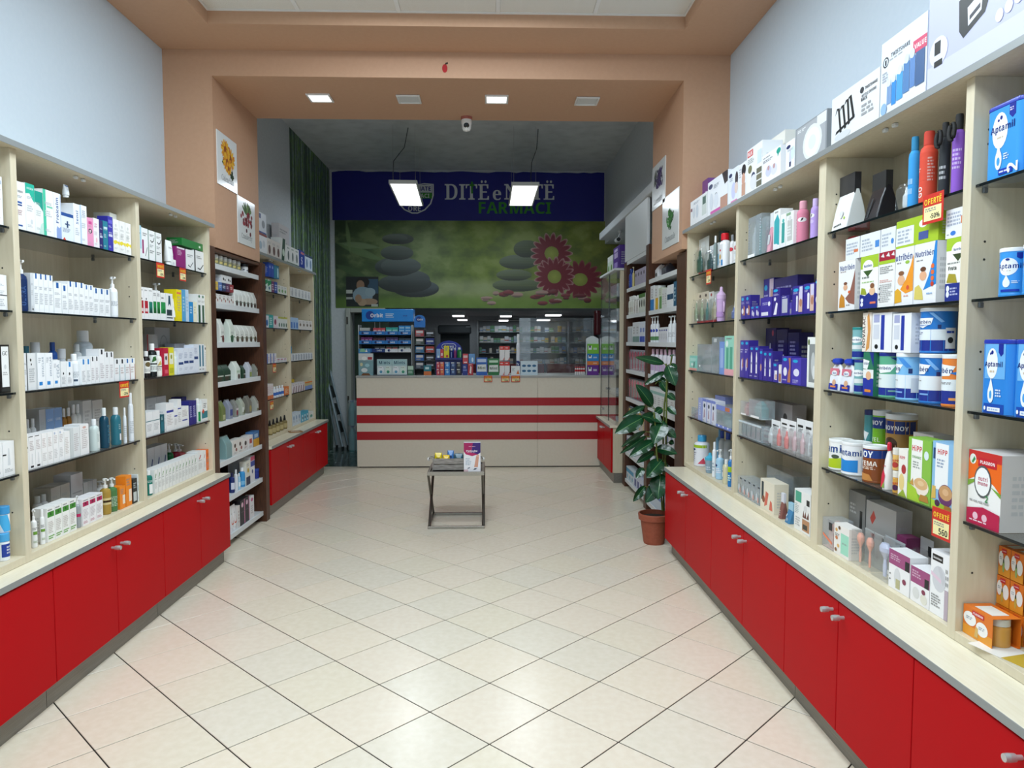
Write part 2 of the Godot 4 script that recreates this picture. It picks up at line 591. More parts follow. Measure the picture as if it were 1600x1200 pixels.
	struct("wall_dispensary_side", bx(Vector3(-2.29, 0, -10.12), Vector3(-2.17, 2.0, -14.2)), M.wall_back, "side wall of the dispensary")

func tree_wall() -> ArrayMesh:
	# printed wallpaper: trunks and foliage computed into a texture
	var w := 384
	var h := 512
	var im := Image.create(w, h, false, Image.FORMAT_RGB8)
	var a := FastNoiseLite.new()
	a.seed = 21
	a.frequency = 0.035
	var b := FastNoiseLite.new()
	b.seed = 22
	b.frequency = 0.05
	for y in h:
		for x in w:
			var trunk := a.get_noise_2d(x * 1.9, y * 0.035)
			var leaf := b.get_noise_2d(x * 1.1, y * 0.9)
			var fine := b.get_noise_2d(x * 5.0 + 90.0, y * 2.2)
			var base := Color("33473d").lerp(Color("8fa39a"), clampf(trunk * 1.9 + 0.35, 0.0, 1.0))
			var green := clampf(leaf * 2.2 + 0.15 - absf(trunk) * 0.6, 0.0, 1.0)
			base = base.lerp(Color("527d38").lerp(Color("9cc53c"), clampf(fine + 0.35, 0.0, 1.0)), green * 0.75)
			base = base.lerp(Color("15211c"), clampf(fine * 1.2 - 0.15, 0.0, 0.7))
			im.set_pixel(x, y, base)
	var m := StandardMaterial3D.new()
	m.albedo_texture = ImageTexture.create_from_image(im)
	m.roughness = 0.6
	var q := MB.new()
	q.with_uv = true
	q.quad(Vector3(XL, 0, -8.06), Vector3(XL, 0, -10.0), Vector3(XL, 3.8, -10.0), Vector3(XL, 3.8, -8.06), Vector3(1, 0, 0), Color.WHITE)
	q.quad(Vector3(XL - 0.12, 0, -8.06), Vector3(XL - 0.12, 0, -10.0), Vector3(XL - 0.12, 3.8, -10.0), Vector3(XL - 0.12, 3.8, -8.06), Vector3(-1, 0, 0), Color.WHITE)
	return q.mesh(m)

func build_floor() -> void:
	var fl := Node3D.new()
	fl.name = "floor"
	add_child(fl)
	tag(fl, "beige square floor tiles laid diagonally with dark joints", "", "", "structure")
	part("grout", bx(Vector3(XL - 0.12, -0.1, 1.42), Vector3(2.17, -0.0025, -8.47)), mat("26201a", 0.9), fl)
	var p := 0.4737
	var o := Vector2(-0.01, -2.562)
	var s := p / sqrt(2.0) - 0.005
	var tm := MB.new()
	tm.cbox(Vector3(-s / 2, -0.012, -s / 2), Vector3(s / 2, 0.0, s / 2), Color.WHITE, 0.0012)
	var mesh := tm.mesh()
	var tints := [["e0d5be", "e4dac4", "e8dfcb"], ["e3d7c0", "e7dbc6", "eae0cd"], ["ddd4c0", "e2d9c6", "e6decd"], ["e2d5c1", "e6dac6", "e9dfcd"]]
	var ms := []
	for k in 8:
		var t: Array = tints[k % 4]
		if k < 4:
			ms.append(tri_mat(noise_tex(0.03, [[0.0, t[0]], [0.5, t[1]], [1.0, t[2]]], 512, 40 + k, 5), Vector3(1.4, 1.4, 1.4), 0.24))
		else:
			var m2: StandardMaterial3D = ms[k - 4].duplicate()
			m2.uv1_offset = Vector3(0.37 * k, 0.61 * k, 0.23 * k)
			ms.append(m2)
	for i in range(-40, 41):
		for j in range(-40, 41):
			# tile centres of the diagonal lattice
			if posmod(i + j, 2) != 1:
				continue
			var c := o + Vector2(i, j) * (p / 2.0)
			if c.x < -2.02 or c.x > 1.55 or c.y > 0.35 or c.y < -8.62:
				continue
			if c.x < -1.95 and c.y > -5.0:
				continue
			var t := part("tile", mesh, ms[rng.randi() % 8], fl, Vector3(c.x, 0, c.y))
			t.rotation.y = PI / 4 + (rng.randi() % 4) * PI / 2
	# dark marble floor beyond the tiles
	var mb := tri_mat(noise_tex(0.012, [[0.0, "20312f"], [0.42, "3c4f4c"], [0.5, "8a9794"], [0.58, "34463f"], [1.0, "22302e"]], 512, 60, 5), Vector3(1.2, 1.2, 0.5), 0.16, true)
	struct("floor_rear", bx(Vector3(XL - 0.12, -0.1, -8.47), Vector3(2.17, 0.0015, -14.2)), mb, "dark green veined floor behind the counter line")

# ---------------------------------------------------------------- lamps, posters, mural
func hanging_panel(near_l: Vector3, near_r: Vector3, far_l: Vector3, far_r: Vector3, label: String, cord_px: Vector2) -> void:
	var mid := (near_l + near_r + far_l + far_r) * 0.25
	var dir := ((far_l + far_r) - (near_l + near_r)) * 0.5
	var w := 0.30
	var l := dir.length()
	var t := thing("pendant_light", label, "light", mid, atan2(-dir.x, -dir.z), "hanging light panels before the counter")
	var f := MB.new()
	var b := 0.016
	for q in [[-w / 2, -w / 2 + b, -l / 2, l / 2], [w / 2 - b, w / 2, -l / 2, l / 2], [-w / 2 + b, w / 2 - b, -l / 2, -l / 2 + b], [-w / 2 + b, w / 2 - b, l / 2 - b, l / 2]]:
		f.cbox(Vector3(q[0], 0, q[2]), Vector3(q[1], 0.04, q[3]), H("dcdfdd"), 0.003)
	f.box(Vector3(-w / 2 + b, 0.03, -l / 2 + b), Vector3(w / 2 - b, 0.04, l / 2 - b), H("c9cbc9"))
	part("frame", f.mesh(), M.plastic, t)
	part("diffuser", bx(Vector3(-w / 2 + b, 0.004, -l / 2 + b), Vector3(w / 2 - b, 0.012, l / 2 - b)), glow("ffffff", 2.2), t)
	area_light("panel_light", t, Vector3(0, -0.012, 0), w - 2 * b, l - 2 * b, 1.2, Color(0.9, 0.96, 1.0))
	for q in [[-0.12, -0.45], [0.12, -0.45], [-0.12, 0.45], [0.12, 0.45]]:
		var wr := MB.new()
		wr.tube([Vector3(q[0], 0.04, q[1]), Vector3(q[0], 3.79 - mid.y, q[1])], 0.0016, H("6a6f70"), 4, false)
		part("suspension_wire", wr.mesh(), M.satin, t)
	var cd := MB.new()
	var y1 := 3.79 - mid.y
	cd.tube([Vector3(cord_px.x, 0.04, 0.35), Vector3(cord_px.x - 0.03, 0.12, 0.36), Vector3(cord_px.x - 0.02, 0.3, 0.36), Vector3(cord_px.x + cord_px.y * 0.7, 0.45, 0.36), Vector3(cord_px.x + cord_px.y, y1, 0.36)], 0.005, H("40454a"), 6, false)
	part("power_cord", cd.mesh(), M.matt, t)

func poster(c: Array, x: float, label: String, caption: String, seed_no: int, kind: String) -> void:
	# c: top left and bottom right pixels of the sheet as it hangs on the jamb at X
	var a := on_x(c[0], c[1], x)
	var b := on_x(c[2], c[3], x)
	var side := signf(-x)
	var w := absf(a.z - b.z)
	var h := absf(a.y - b.y)
	var ctr := Vector3(x, minf(a.y, b.y), (a.z + b.z) * 0.5)
	var t := thing("poster", label, "poster", ctr, PI / 2 * side, "botanical posters on the peach jambs")
	part("sheet", bx(Vector3(-w / 2, 0, 0.0), Vector3(w / 2, h, 0.006), 0.001), mat("e4e8e8", 0.16), t)
	var m := MB.new()
	var r := RandomNumberGenerator.new()
	r.seed = seed_no
	var lay := [0]
	var blob := func(px: float, py: float, rx: float, ry: float, turn: float, col: String) -> void:
		lay[0] += 1
		var z: float = 0.0064 + lay[0] * 0.000012
		var pts := PackedVector2Array()
		for k in 12:
			var q := Vector2(cos(TAU * k / 12) * rx, sin(TAU * k / 12) * ry).rotated(turn)
			pts.append(Vector2(px * w, py * h) + q * w)
		var cl := H(col)
		for k in range(1, 11):
			m.tri(Vector3(pts[0].x, pts[0].y, z), Vector3(pts[k].x, pts[k].y, z), Vector3(pts[k + 1].x, pts[k + 1].y, z), Vector3.BACK, Vector3.BACK, Vector3.BACK, cl)
	if kind == "calendula":
		for k in 14:
			blob.call(r.randf_range(-0.22, 0.25), r.randf_range(0.42, 0.75), 0.07, 0.025, r.randf() * TAU, ["355428", "2a4220"][k % 2])
		for f in [[-0.1, 0.72, 0.2], [0.14, 0.6, 0.22], [-0.02, 0.5, 0.2], [0.05, 0.4, 0.13]]:
			for k in 16:
				var an := TAU * k / 16 + r.randf() * 0.2
				blob.call(f[0] + cos(an) * f[2] * 0.62, f[1] + sin(an) * f[2] * 0.5, f[2] * 0.5, f[2] * 0.16, an, ["d69a1e", "c97c17", "dfb02c"][k % 3])
			blob.call(f[0], f[1], f[2] * 0.36, f[2] * 0.36, 0.0, "8f4a14")
		for k in 6:
			blob.call(r.randf_range(0.12, 0.3), r.randf_range(0.24, 0.34), 0.09, 0.03, r.randf() * TAU, "263a20")
	elif kind == "cranberry":
		for k in 16:
			var an := r.randf_range(0.3, 2.8)
			blob.call(cos(an) * 0.17, 0.7 + sin(an) * 0.1, 0.13, 0.03, an, ["4f6d40", "3b5732", "6a8752"][k % 3])
		for k in 34:
			blob.call(r.randf_range(-0.32, 0.3), r.randf_range(0.44, 0.7), 0.042, 0.042, 0.0, ["7a1a24", "8f2a30", "5e141e"][k % 3])
		blob.call(-0.02, 0.32, 0.04, 0.04, 0.0, "5a2530")
		blob.call(0.2, 0.27, 0.045, 0.045, 0.0, "6a1a26")
	elif kind == "lavender":
		for k in 12:
			blob.call(r.randf_range(-0.3, -0.1), r.randf_range(0.6, 0.8), 0.1, 0.02, 0.6 + r.randf() * 0.6, "39442f")
		for k in 110:
			var u := r.randf()
			blob.call(lerpf(-0.05, 0.18, u) + r.randfn(0.0, 0.09), lerpf(0.45, 0.82, r.randf()), 0.04, 0.024, r.randf() * TAU, ["3b2a58", "4d3870", "2c2145"][k % 3])
	else:
		for k in 70:
			var an := r.randfn(PI / 2, 0.6)
			var d := r.randf_range(0.02, 0.3)
			blob.call(cos(an) * d * 0.9, 0.38 + sin(an) * d * 1.0, 0.05, 0.022, an + r.randfn(0.0, 0.6), ["2f6b2c", "3f8a35", "255423"][k % 3])
	part("print", m.mesh(), M.matt, t)
	var tx := MB.new()
	write(tx, caption, Vector3(0.0, h * 0.17, 0.0068), Vector3.RIGHT, Vector3.UP, w * 0.62, H("74797c"), "Droid Serif", false)
	part("lettering", tx.mesh(), M.matt, t)

func mural() -> void:
	var z := -10.0
	var t := thing("mural", "printed wall banner with stacked stones, red daisies and blue name band", "banner", Vector3(0, 0, z))
	# picture: computed print in the units of a half-size crop
	var w := 820
	var h := 240
	var im := Image.create(w, h, false, Image.FORMAT_RGB8)
	var nz := FastNoiseLite.new()
	nz.seed = 5
	nz.frequency = 0.012
	var g := Gradient.new()
	g.offsets = PackedFloat32Array([0.0, 0.12, 0.3, 0.5, 0.75, 0.92, 1.0])
	g.colors = PackedColorArray([Color("3f5639"), Color("5d7444"), Color("7d9352"), Color("8a9f3c"), Color("8a9a3a"), Color("929440"), Color("8f9044")])
	for y in h:
		for x in w:
			var c := g.sample(float(x) / w)
			var s := nz.get_noise_2d(x, y * 1.4)
			c = c.lerp(Color("c9d295"), clampf(s * 0.9, 0.0, 0.35))
			c = c.lerp(Color("2f4226"), clampf(-s * 0.7, 0.0, 0.35))
			var low := clampf((y - 150.0) / 25.0, 0.0, 1.0) * clampf((232.0 - y) / 40.0, 0.0, 1.0)
			c = c.lerp(Color("c2c9a6"), low * clampf((x - 150.0) / 160.0, 0.0, 1.0) * 0.62)
			if y > 200:
				c = c.lerp(Color("7ea23e"), clampf((y - 200.0) / 20.0, 0.0, 1.0) * 0.7)
			im.set_pixel(x, y, c)
	# bamboo leaves
	for b in [[0, 60, 130, 110, 10, "7f9c6a"], [10, 62, 120, 74, 8, "95ad82"], [0, 120, 90, 160, 9, "58744a"], [30, 0, 40, 90, 5, "8fa874"]]:
		stroke(im, Vector2(b[0], b[1]), Vector2(b[2], b[3]), b[4], Color(b[5]))
	# stones: two stacks
	for s in [[215, 186, 62, 24, "39424a"], [215, 182, 60, 20, "5b6670"], [185, 172, 72, 26, "3e4748"], [195, 160, 58, 26, "525c60"], [163, 126, 58, 26, "475154"], [175, 124, 54, 24, "5d686a"], [165, 88, 44, 20, "59645f"], [168, 50, 42, 15, "46504a"], [160, 48, 34, 11, "5f6a63"]]:
		blob_px(im, s[0], s[1], s[2], s[3], Color(s[4]), 3)
	for s in [[488, 176, 66, 18, "6e7a58"], [480, 148, 48, 16, "707c5c"], [492, 112, 52, 20, "66735a"], [515, 76, 36, 24, "52613f"]]:
		blob_px(im, s[0], s[1], s[2], s[3], Color(s[4]), 7)
	for f in [[660, 160, 62, true], [582, 88, 58, false], [590, 152, 56, false]]:
		daisy(im, f[0], f[1], f[2], f[3])
	for k in 26:
		var px := rng.randf_range(400, 760)
		var py := rng.randf_range(192, 226)
		blob_px(im, px, py, rng.randf_range(8, 18), rng.randf_range(4, 8), [Color("a23a44"), Color("d9a7a0"), Color("8a2a36")][k % 3], 3)
	# the small photograph stuck on the mural: a person in a pale blue shirt with a baby
	for q in [[28, 154, 115, 236, "1f262b"], [28, 190, 45, 200, "e6e6e6"], [28, 210, 45, 216, "d0d0d0"], [86, 160, 114, 200, "3c5f80"]]:
		im.fill_rect(Rect2i(q[0], q[1], q[2] - q[0], q[3] - q[1]), Color(q[4]))
	for q in [[72, 168, 18, 14, "1a1412"], [66, 177, 11, 14, "b98d75"], [72, 205, 27, 24, "a9bfd6"], [92, 196, 14, 12, "b4c8dc"], [90, 222, 22, 9, "c9a48c"], [70, 224, 12, 10, "d9b49a"], [60, 214, 9, 12, "c49a80"]]:
		blob_px(im, q[0], q[1], q[2], q[3], Color(q[4]), 0)
	im.fill_rect(Rect2i(95, 229, 18, 7), Color("dedede"))
	var pm := StandardMaterial3D.new()
	pm.albedo_texture = ImageTexture.create_from_image(im)
	pm.roughness = 0.5
	pm.albedo_color = Color(0.8, 0.82, 0.78)
	var a := on_z(523, 344, z)
	var pr := MB.new()
	pr.with_uv = true
	pr.quad(Vector3(a.x, 1.922, 0.004), Vector3(2.03, 1.922, 0.004), Vector3(2.03, 3.11, 0.004), Vector3(a.x, 3.11, 0.004), Vector3.BACK, Color.WHITE)
	part("picture", pr.mesh(pm), null, t)
	# blue band with ragged upper edge, name and badge
	var x0 := -2.155
	var x1 := 1.545
	var bm := MB.new()
	var poly := PackedVector2Array([Vector2(x0, 3.11), Vector2(x1, 3.11), Vector2(x1, 3.765)])
	var rr := RandomNumberGenerator.new()
	rr.seed = 4
	for k in range(1, 40):
		poly.append(Vector2(lerpf(x1, x0, k / 40.0), 3.758 + rr.randf_range(-0.006, 0.014)))
	poly.append(Vector2(x0, 3.75))
	bm.prism(poly, -0.006, 0.006, H("10157e"))
	part("name_band", bm.mesh(), mat("10157e", 0.5), t)
	var le := MB.new()
	var at := func(px: float, py: float) -> Vector3:
		var p := on_z(px, py, z)
		return Vector3(p.x, p.y, 0.008)
	var span := func(px0: float, px1: float) -> float:
		return on_z(px1, 300, z).x - on_z(px0, 300, z).x
	write(le, "DITË", at.call(729.5, 297), Vector3.RIGHT, Vector3.UP, span.call(695, 764), H("d3d6da"), "Droid Serif", true, 0.26)
	write(le, "e", at.call(776.5, 305), Vector3.RIGHT, Vector3.UP, span.call(770, 783), H("d3d6da"), "Droid Serif", true)
	write(le, "NATË", at.call(827, 297), Vector3.RIGHT, Vector3.UP, span.call(788, 866), H("d3d6da"), "Droid Serif", true, 0.26)
	write(le, "FARMACI", at.call(804.5, 325), Vector3.RIGHT, Vector3.UP, span.call(748, 861), H("3d8f2c"), "Droid Sans", true, 0.155)
	part("lettering", le.mesh(), M.matt, t)
	var cross := MB.new()
	var cp: Vector3 = at.call(737.5, 291)
	cross.box(cp + Vector3(-0.012, -0.10, 0), cp + Vector3(0.012, 0.06, 0.002), H("3d8f2c"))
	cross.box(cp + Vector3(-0.035, 0.0, 0), cp + Vector3(0.035, 0.024, 0.002), H("3d8f2c"))
	part("cross_mark", cross.mesh(), M.matt, t)
	# shield badge behind the first lamp
	var bd := MB.new()
	var mid: Vector3 = at.call(648, 308)
	var shield := func(k: float, zz: float, col: String) -> void:
		var p := PackedVector2Array()
		for q in [[-1, 0.62], [-0.5, 0.68], [0, 0.62], [0.5, 0.72], [1, 0.68], [1.0, 0.1], [0.86, -0.35], [0.55, -0.68], [0.15, -0.86], [-0.15, -0.86], [-0.55, -0.68], [-0.86, -0.35], [-1, 0.1]]:
			p.append(Vector2(mid.x + q[0] * 0.26 * k, mid.y + q[1] * 0.26 * k))
		bd.prism(p, 0.006, zz, H(col))
	shield.call(1.0, 0.0085, "d3d6da")
	shield.call(0.92, 0.0095, "10157e")
	bd.box(mid + Vector3(-0.235, 0.06, 0.0), mid + Vector3(0.235, 0.165, 0.0025), H("d3d6da"))
	bd.box(mid + Vector3(-0.235, -0.02, 0.0), mid + Vector3(0.235, 0.055, 0.0025), H("3d8f2c"))
	write(bd, "DITE e NATE", mid + Vector3(0, 0.113, 0.004), Vector3.RIGHT, Vector3.UP, 0.44, H("10157e"))
	write(bd, "FARMACI", mid + Vector3(0.04, 0.017, 0.004), Vector3.RIGHT, Vector3.UP, 0.32, H("d3d6da"))
	write(bd, "ORE", mid + Vector3(-0.005, -0.155, 0.004), Vector3.RIGHT, Vector3.UP, 0.17, H("d3d6da"))
	write(bd, "24", mid + Vector3(-0.005, -0.075, 0.004), Vector3.RIGHT, Vector3.UP, 0.1, H("d3d6da"))
	part("shield_badge", bd.mesh(), M.matt, t)

func blob_px(im: Image, cx: float, cy: float, rx: float, ry: float, col: Color, grain: int) -> void:
	for y in range(maxi(0, int(cy - ry)), mini(im.get_height(), int(cy + ry) + 1)):
		for x in range(maxi(0, int(cx - rx)), mini(im.get_width(), int(cx + rx) + 1)):
			var d := Vector2((x - cx) / rx, (y - cy) / ry)
			var q := d.length_squared()
			if q <= 1.0:
				var c := col
				if grain:
					c = c.lerp(Color("aab4b2"), clampf(-d.y * 0.4 - d.x * 0.1, 0.0, 0.35)).lerp(Color("1c2322"), clampf(d.y * 0.75, 0.0, 0.6))
					c = c.lightened(0.05 * float((x * 7 + y * 13) % grain) / grain)
				im.set_pixel(x, y, c)

func daisy(im: Image, cx: float, cy: float, r: float, tilted: bool) -> void:
	for y in range(maxi(0, int(cy - r)), mini(im.get_height(), int(cy + r) + 1)):
		for x in range(maxi(0, int(cx - r)), mini(im.get_width(), int(cx + r) + 1)):
			var d := Vector2(x - cx, y - cy)
			if tilted:
				d.y *= 1.15
			var q := d.length() / r
			if q < 0.33:
				im.set_pixel(x, y, Color("b9bf5a").lerp(Color("8f9a3e"), q * 2.0))
				continue
			var edge := 0.72 + 0.28 * absf(cos(d.angle() * 8.5))
			if q < edge:
				im.set_pixel(x, y, Color("8a2236").lerp(Color("e0c2bf"), clampf((q - edge + 0.16) * 7.0, 0.0, 1.0) * (0.3 if tilted else 0.85)))

func stroke(im: Image, a: Vector2, b: Vector2, w: float, col: Color) -> void:
	for k in 60:
		var u := k / 59.0
		var p := a.lerp(b, u)
		var r := w * sin(PI * u) + 1.0
		for y in range(int(p.y - r), int(p.y + r) + 1):
			for x in range(int(p.x - r), int(p.x + r) + 1):
				if x >= 0 and y >= 0 and x < im.get_width() and y < im.get_height() and Vector2(x, y).distance_to(p) < r:
					im.set_pixel(x, y, im.get_pixel(x, y).lerp(col, 0.25))

func build_fittings() -> void:
	# square downlights in the beam's soffit; the second and fourth are off
	var k := 0
	for q in [[500, 152], [639, 154], [776, 154], [917, 157]]:
		var p := on_y(q[0], q[1], 3.238)
		led_panel(p, 0.17, 0.17, ["lit square downlight in the soffit near the calendula poster", "unlit square downlight between two lit ones in the soffit", "lit square downlight in the soffit beside the dome camera", "unlit square downlight at the end of the soffit row"][k], 0.10, 2.0, 0.0, k % 2 == 0)
		k += 1
	# dome camera
	var dc := thing("dome_camera", "white dome security camera under the peach beam", "camera", on_y(729, 183, 3.24))
	var m := MB.new()
	m.lathe([[0.045, 0.0], [0.045, -0.02], [0.036, -0.03]], H("b06a60"), 18)
	part("mount", m.mesh(), M.plastic, dc)
	m = MB.new()
	m.lathe([[0.042, -0.02], [0.043, -0.05], [0.038, -0.065], [0.036, -0.09], [0.026, -0.108], [0.0, -0.115]], H("e9ebea"), 18)
	part("housing", m.mesh(), M.plastic, dc)
	m = MB.new()
	m.lathe([[0.022, 0.0], [0.018, 0.004], [0.0, 0.006]], H("16181a"), 14)
	m.turned(0, Transform3D(Basis(Vector3.RIGHT, PI / 2 + 0.35), Vector3(0, -0.075, 0.036)))
	part("lens", m.mesh(), M.plastic, dc)
	# hanging light panels
	var y := 3.13
	hanging_panel(on_y(607, 287, y), on_y(652, 287, y), on_y(622, 322, y), on_y(663, 322, y), "tilted hanging LED panel in front of the shield badge", Vector2(-0.1, 0.14))
	hanging_panel(on_y(800, 290, y), on_y(842, 290, y), on_y(795, 322, y), on_y(832, 322, y), "straight hanging LED panel in front of the serif lettering", Vector2(0.1, 0.05))
	# red pomegranate sticker on the beam
	var sp := on_z(695, 107, ZB)
	m = MB.new()
	var pts := PackedVector2Array()
	for j in 14:
		pts.append(Vector2(sin(TAU * j / 14) * 0.018, cos(TAU * j / 14) * 0.028))
	m.prism(pts, 0.0, 0.003, H("b02026"))
	m.prism(PackedVector2Array([Vector2(0.0, 0.024), Vector2(0.022, 0.03), Vector2(0.02, 0.042), Vector2(0.004, 0.036)]), 0.0, 0.003, H("3a2a1c"))
	single("sticker", m.mesh(), M.matt, "small red pomegranate sticker on the peach beam", "sticker", sp)
	# posters
	poster([337, 201, 370, 304], -1.865, "white poster of orange calendula flowers on the peach jamb", "Calendula", 11, "calendula")
	poster([369.5, 304, 398, 389], -1.865, "white poster of red cranberries with leaves on the peach jamb", "Cranberry", 12, "cranberry")
	poster([1020.5, 264, 1040, 315], 1.312, "white poster of purple lavender on the peach jamb", "Lavender", 13, "lavender")
	poster([1036.5, 312, 1061, 378], 1.312, "white poster of a green herb sprig captioned Chamomile", "Chamomile", 14, "herb")
	mural()
	# dispensary ceiling lights
	for q in [[637, 706, 91, -12.0], [667, 724, 115, -13.5], [920, 988, 93, -12.0], [912, 968, 119, -13.5], [1190, 1282, 87, -12.0], [1140, 1215, 116, -13.5]]:
		var a := on_z(540 + q[0] / 3.81, 470 + q[2] / 3.81, q[3])
		var b := on_z(540 + q[1] / 3.81, 470 + q[2] / 3.81, q[3])
		var t := thing("strip_light", "flat bright strip light under the dispensary ceiling", "light", (a + b) * 0.5, 0.0, "dispensary strip lights")
		var w := (b.x - a.x) * 0.5
		part("housing", bx(Vector3(-w - 0.01, 0.012, -0.12), Vector3(w + 0.01, 1.95 - a.y, 0.12), 0.004), M.white_shelf, t)
		part("diffuser", bx(Vector3(-w, -0.012, -0.11), Vector3(w, 0.012, 0.11), 0.004), glow("ffffff", 1.6), t)
		area_light("strip_lamp", t, Vector3(0, -0.02, 0), w * 2, 0.22, 0.085, Color(0.9, 0.96, 1.0))
	# small bullet camera under the ledge
	var bc := thing("bullet_camera", "small white bullet camera under the ledge", "camera", Vector3(1.45, 2.69, -8.2))
	m = MB.new()
	m.lathe([[0.02, 0.025], [0.02, 0.0], [0.0, 0.0]], H("d9dcdc"), 12)
	m.tube([Vector3(0, 0, 0), Vector3(-0.02, -0.06, 0.02)], 0.008, H("d9dcdc"))
	part("bracket", m.mesh(), M.plastic, bc)
	m = MB.new()
	m.tube([Vector3(-0.02, -0.08, -0.06), Vector3(-0.03, -0.085, 0.08)], 0.03, H("cfd3d3"), 12)
	part("housing", m.mesh(), M.plastic, bc)
	m = MB.new()
	m.tube([Vector3(-0.03, -0.085, 0.08), Vector3(-0.0305, -0.0852, 0.087)], 0.022, H("15181a"), 12)
	part("lens", m.mesh(), M.plastic, bc)

# ---------------------------------------------------------------- furniture
func knob(parent: Node, at: Vector3, side: float) -> void:
	var m := MB.new()
	m.lathe([[0.006, 0.0], [0.006, 0.014], [0.0095, 0.016], [0.0105, 0.03], [0.0095, 0.042], [0.0, 0.043]], H("c9c6c4"), 14)
	m.turned(0, Transform3D(Basis(Vector3.BACK, PI / 2 * side), at))
	part("knob", m.mesh(), M.satin, parent)

func base_cabinet(side: float, z_far: float, z_near: float, label: String, xd: float, xt: float, xb: float, y1: float, group: String, red: Material, y0 := 0.105) -> void:
	# SIDE: the way the doors look (+1 or -1 along x); xd, xt, xb: planes of doors, plinth and back
	var t := thing("base_cabinet", label, "cabinet", Vector3.ZERO, 0.0, group)
	part("carcass", bx(Vector3(xb, y0, z_far + 0.0015), Vector3(xd - side * 0.019, y1 - 0.026, z_near - 0.0015)), M.cream, t)
	part("plinth", bx(Vector3(xb, 0.0, z_far + 0.0015), Vector3(xt, y0, z_near - 0.0015)), M.toe, t)
	var zm := (z_far + z_near) * 0.5
	for q in [[z_far, zm, zm - 0.04], [zm, z_near, zm + 0.04]]:
		var d := part("door", bx(Vector3(xd - side * 0.018, y0 + 0.002, q[0] + 0.0022), Vector3(xd, y1 - 0.032, q[1] - 0.0022), 0.0015), red, t)
		knob(d, Vector3(xd, y1 - 0.072, q[2]), -side)

func worktop(side: float, z_far: float, z_near: float, xf: float, xb: float, y: float, label: String, group := "") -> void:
	var t := thing("worktop", label, "worktop", Vector3.ZERO, 0.0, group)
	part("board", bx(Vector3(xb, y - 0.024, z_far), Vector3(xf - side * 0.002, y, z_near), 0.0008), M.worktop, t)
	part("edge_strip", bx(Vector3(xf - side * 0.002, y - 0.024, z_far), Vector3(xf, y, z_near), 0.0006), M.edge, t)

func shelving(side: float, ups: Array, xf: float, xb: float, y_base: float, y_top: float, x_top: float, label: String, shelf_in := 0.012, no_shelf := []) -> Node3D:
	# UPS: [far, near] of every upright, from the far end on
	var t := thing("shelving_unit", label, "shelving", Vector3.ZERO)
	var bi := -side
	for u in ups:
		var up := part("upright", bx(Vector3(xb, y_base, u[0]), Vector3(xf, y_top - 0.02, u[1]), 0.001), M.cream, t)
		var hl := MB.new()
		for y in [0.80, 1.07, 1.12, 1.39, 1.44, 1.70, 1.75, 2.02, 2.06]:
			for zz in [u[1] + 0.0006]:
				hl.lathe([[0.0035, 0.0], [0.0, 0.0]], H("2e2823"), 8)
				hl.turned(hl.v.size() - 24, Transform3D(Basis(Vector3.RIGHT, PI / 2), Vector3(xf - side * 0.045, y, zz)))
		part("shelf_pin_hole", hl.mesh(), M.matt, up)
	var z_far: float = ups[0][0]
	var z_near: float = ups[ups.size() - 1][1]
	part("back_panel", bx(Vector3(xb, y_base, z_far), Vector3(xb + side * 0.008, y_top - 0.02, z_near)), M.cream, t)
	var top := part("top_panel", bx(Vector3(xb, y_top - 0.02, z_far - 0.01), Vector3(x_top - side * 0.002, y_top, z_near), 0.001), M.cream, t)
	part("edge_strip", bx(Vector3(x_top - side * 0.002, y_top - 0.022, z_far - 0.012), Vector3(x_top, y_top + 0.001, z_near), 0.0006), M.edge, top)
	for q in ups.size() - 1:
		for dz in [-0.03, 0.03]:
			part("hook", bx(Vector3(x_top - side * 0.05 - 0.008, y_top - 0.034, (ups[q][1] + ups[q + 1][0]) / 2 + dz - 0.01), Vector3(x_top - side * 0.05 + 0.008, y_top - 0.0205, (ups[q][1] + ups[q + 1][0]) / 2 + dz + 0.01), 0.003), M.white_shelf, top)
	part("baseboard", bx(Vector3(xb, y_base, z_far), Vector3(xf - side * 0.001, SHELF_Y[0], z_near), 0.001), M.cream, t)
	for k in ups.size() - 1:
		var a: float = ups[k][1] + 0.002
		var b: float = ups[k + 1][0] - 0.002
		for j in range(1, 5):
			var y: float = SHELF_Y[j]
			var g := part("glass_shelf", bx(Vector3(xb + side * 0.012, y - 0.008, a), Vector3(xf - side * (shelf_in + 0.0015), y, b)), M.shelf_glass, t)
			part("polished_edge", bx(Vector3(xf - side * (shelf_in + 0.0014), y - 0.008, a), Vector3(xf - side * shelf_in, y, b)), M.glass_edge, g)
			for zz in [a + 0.006, b - 0.006]:
				for xx in [xf - side * 0.035, lerpf(xf, xb, 0.62)]:
					part("clip", bx(Vector3(xx - 0.007, y - 0.024, zz - 0.005), Vector3(xx + 0.007, y - 0.0085, zz + 0.005), 0.002), M.clip, g)
	return t

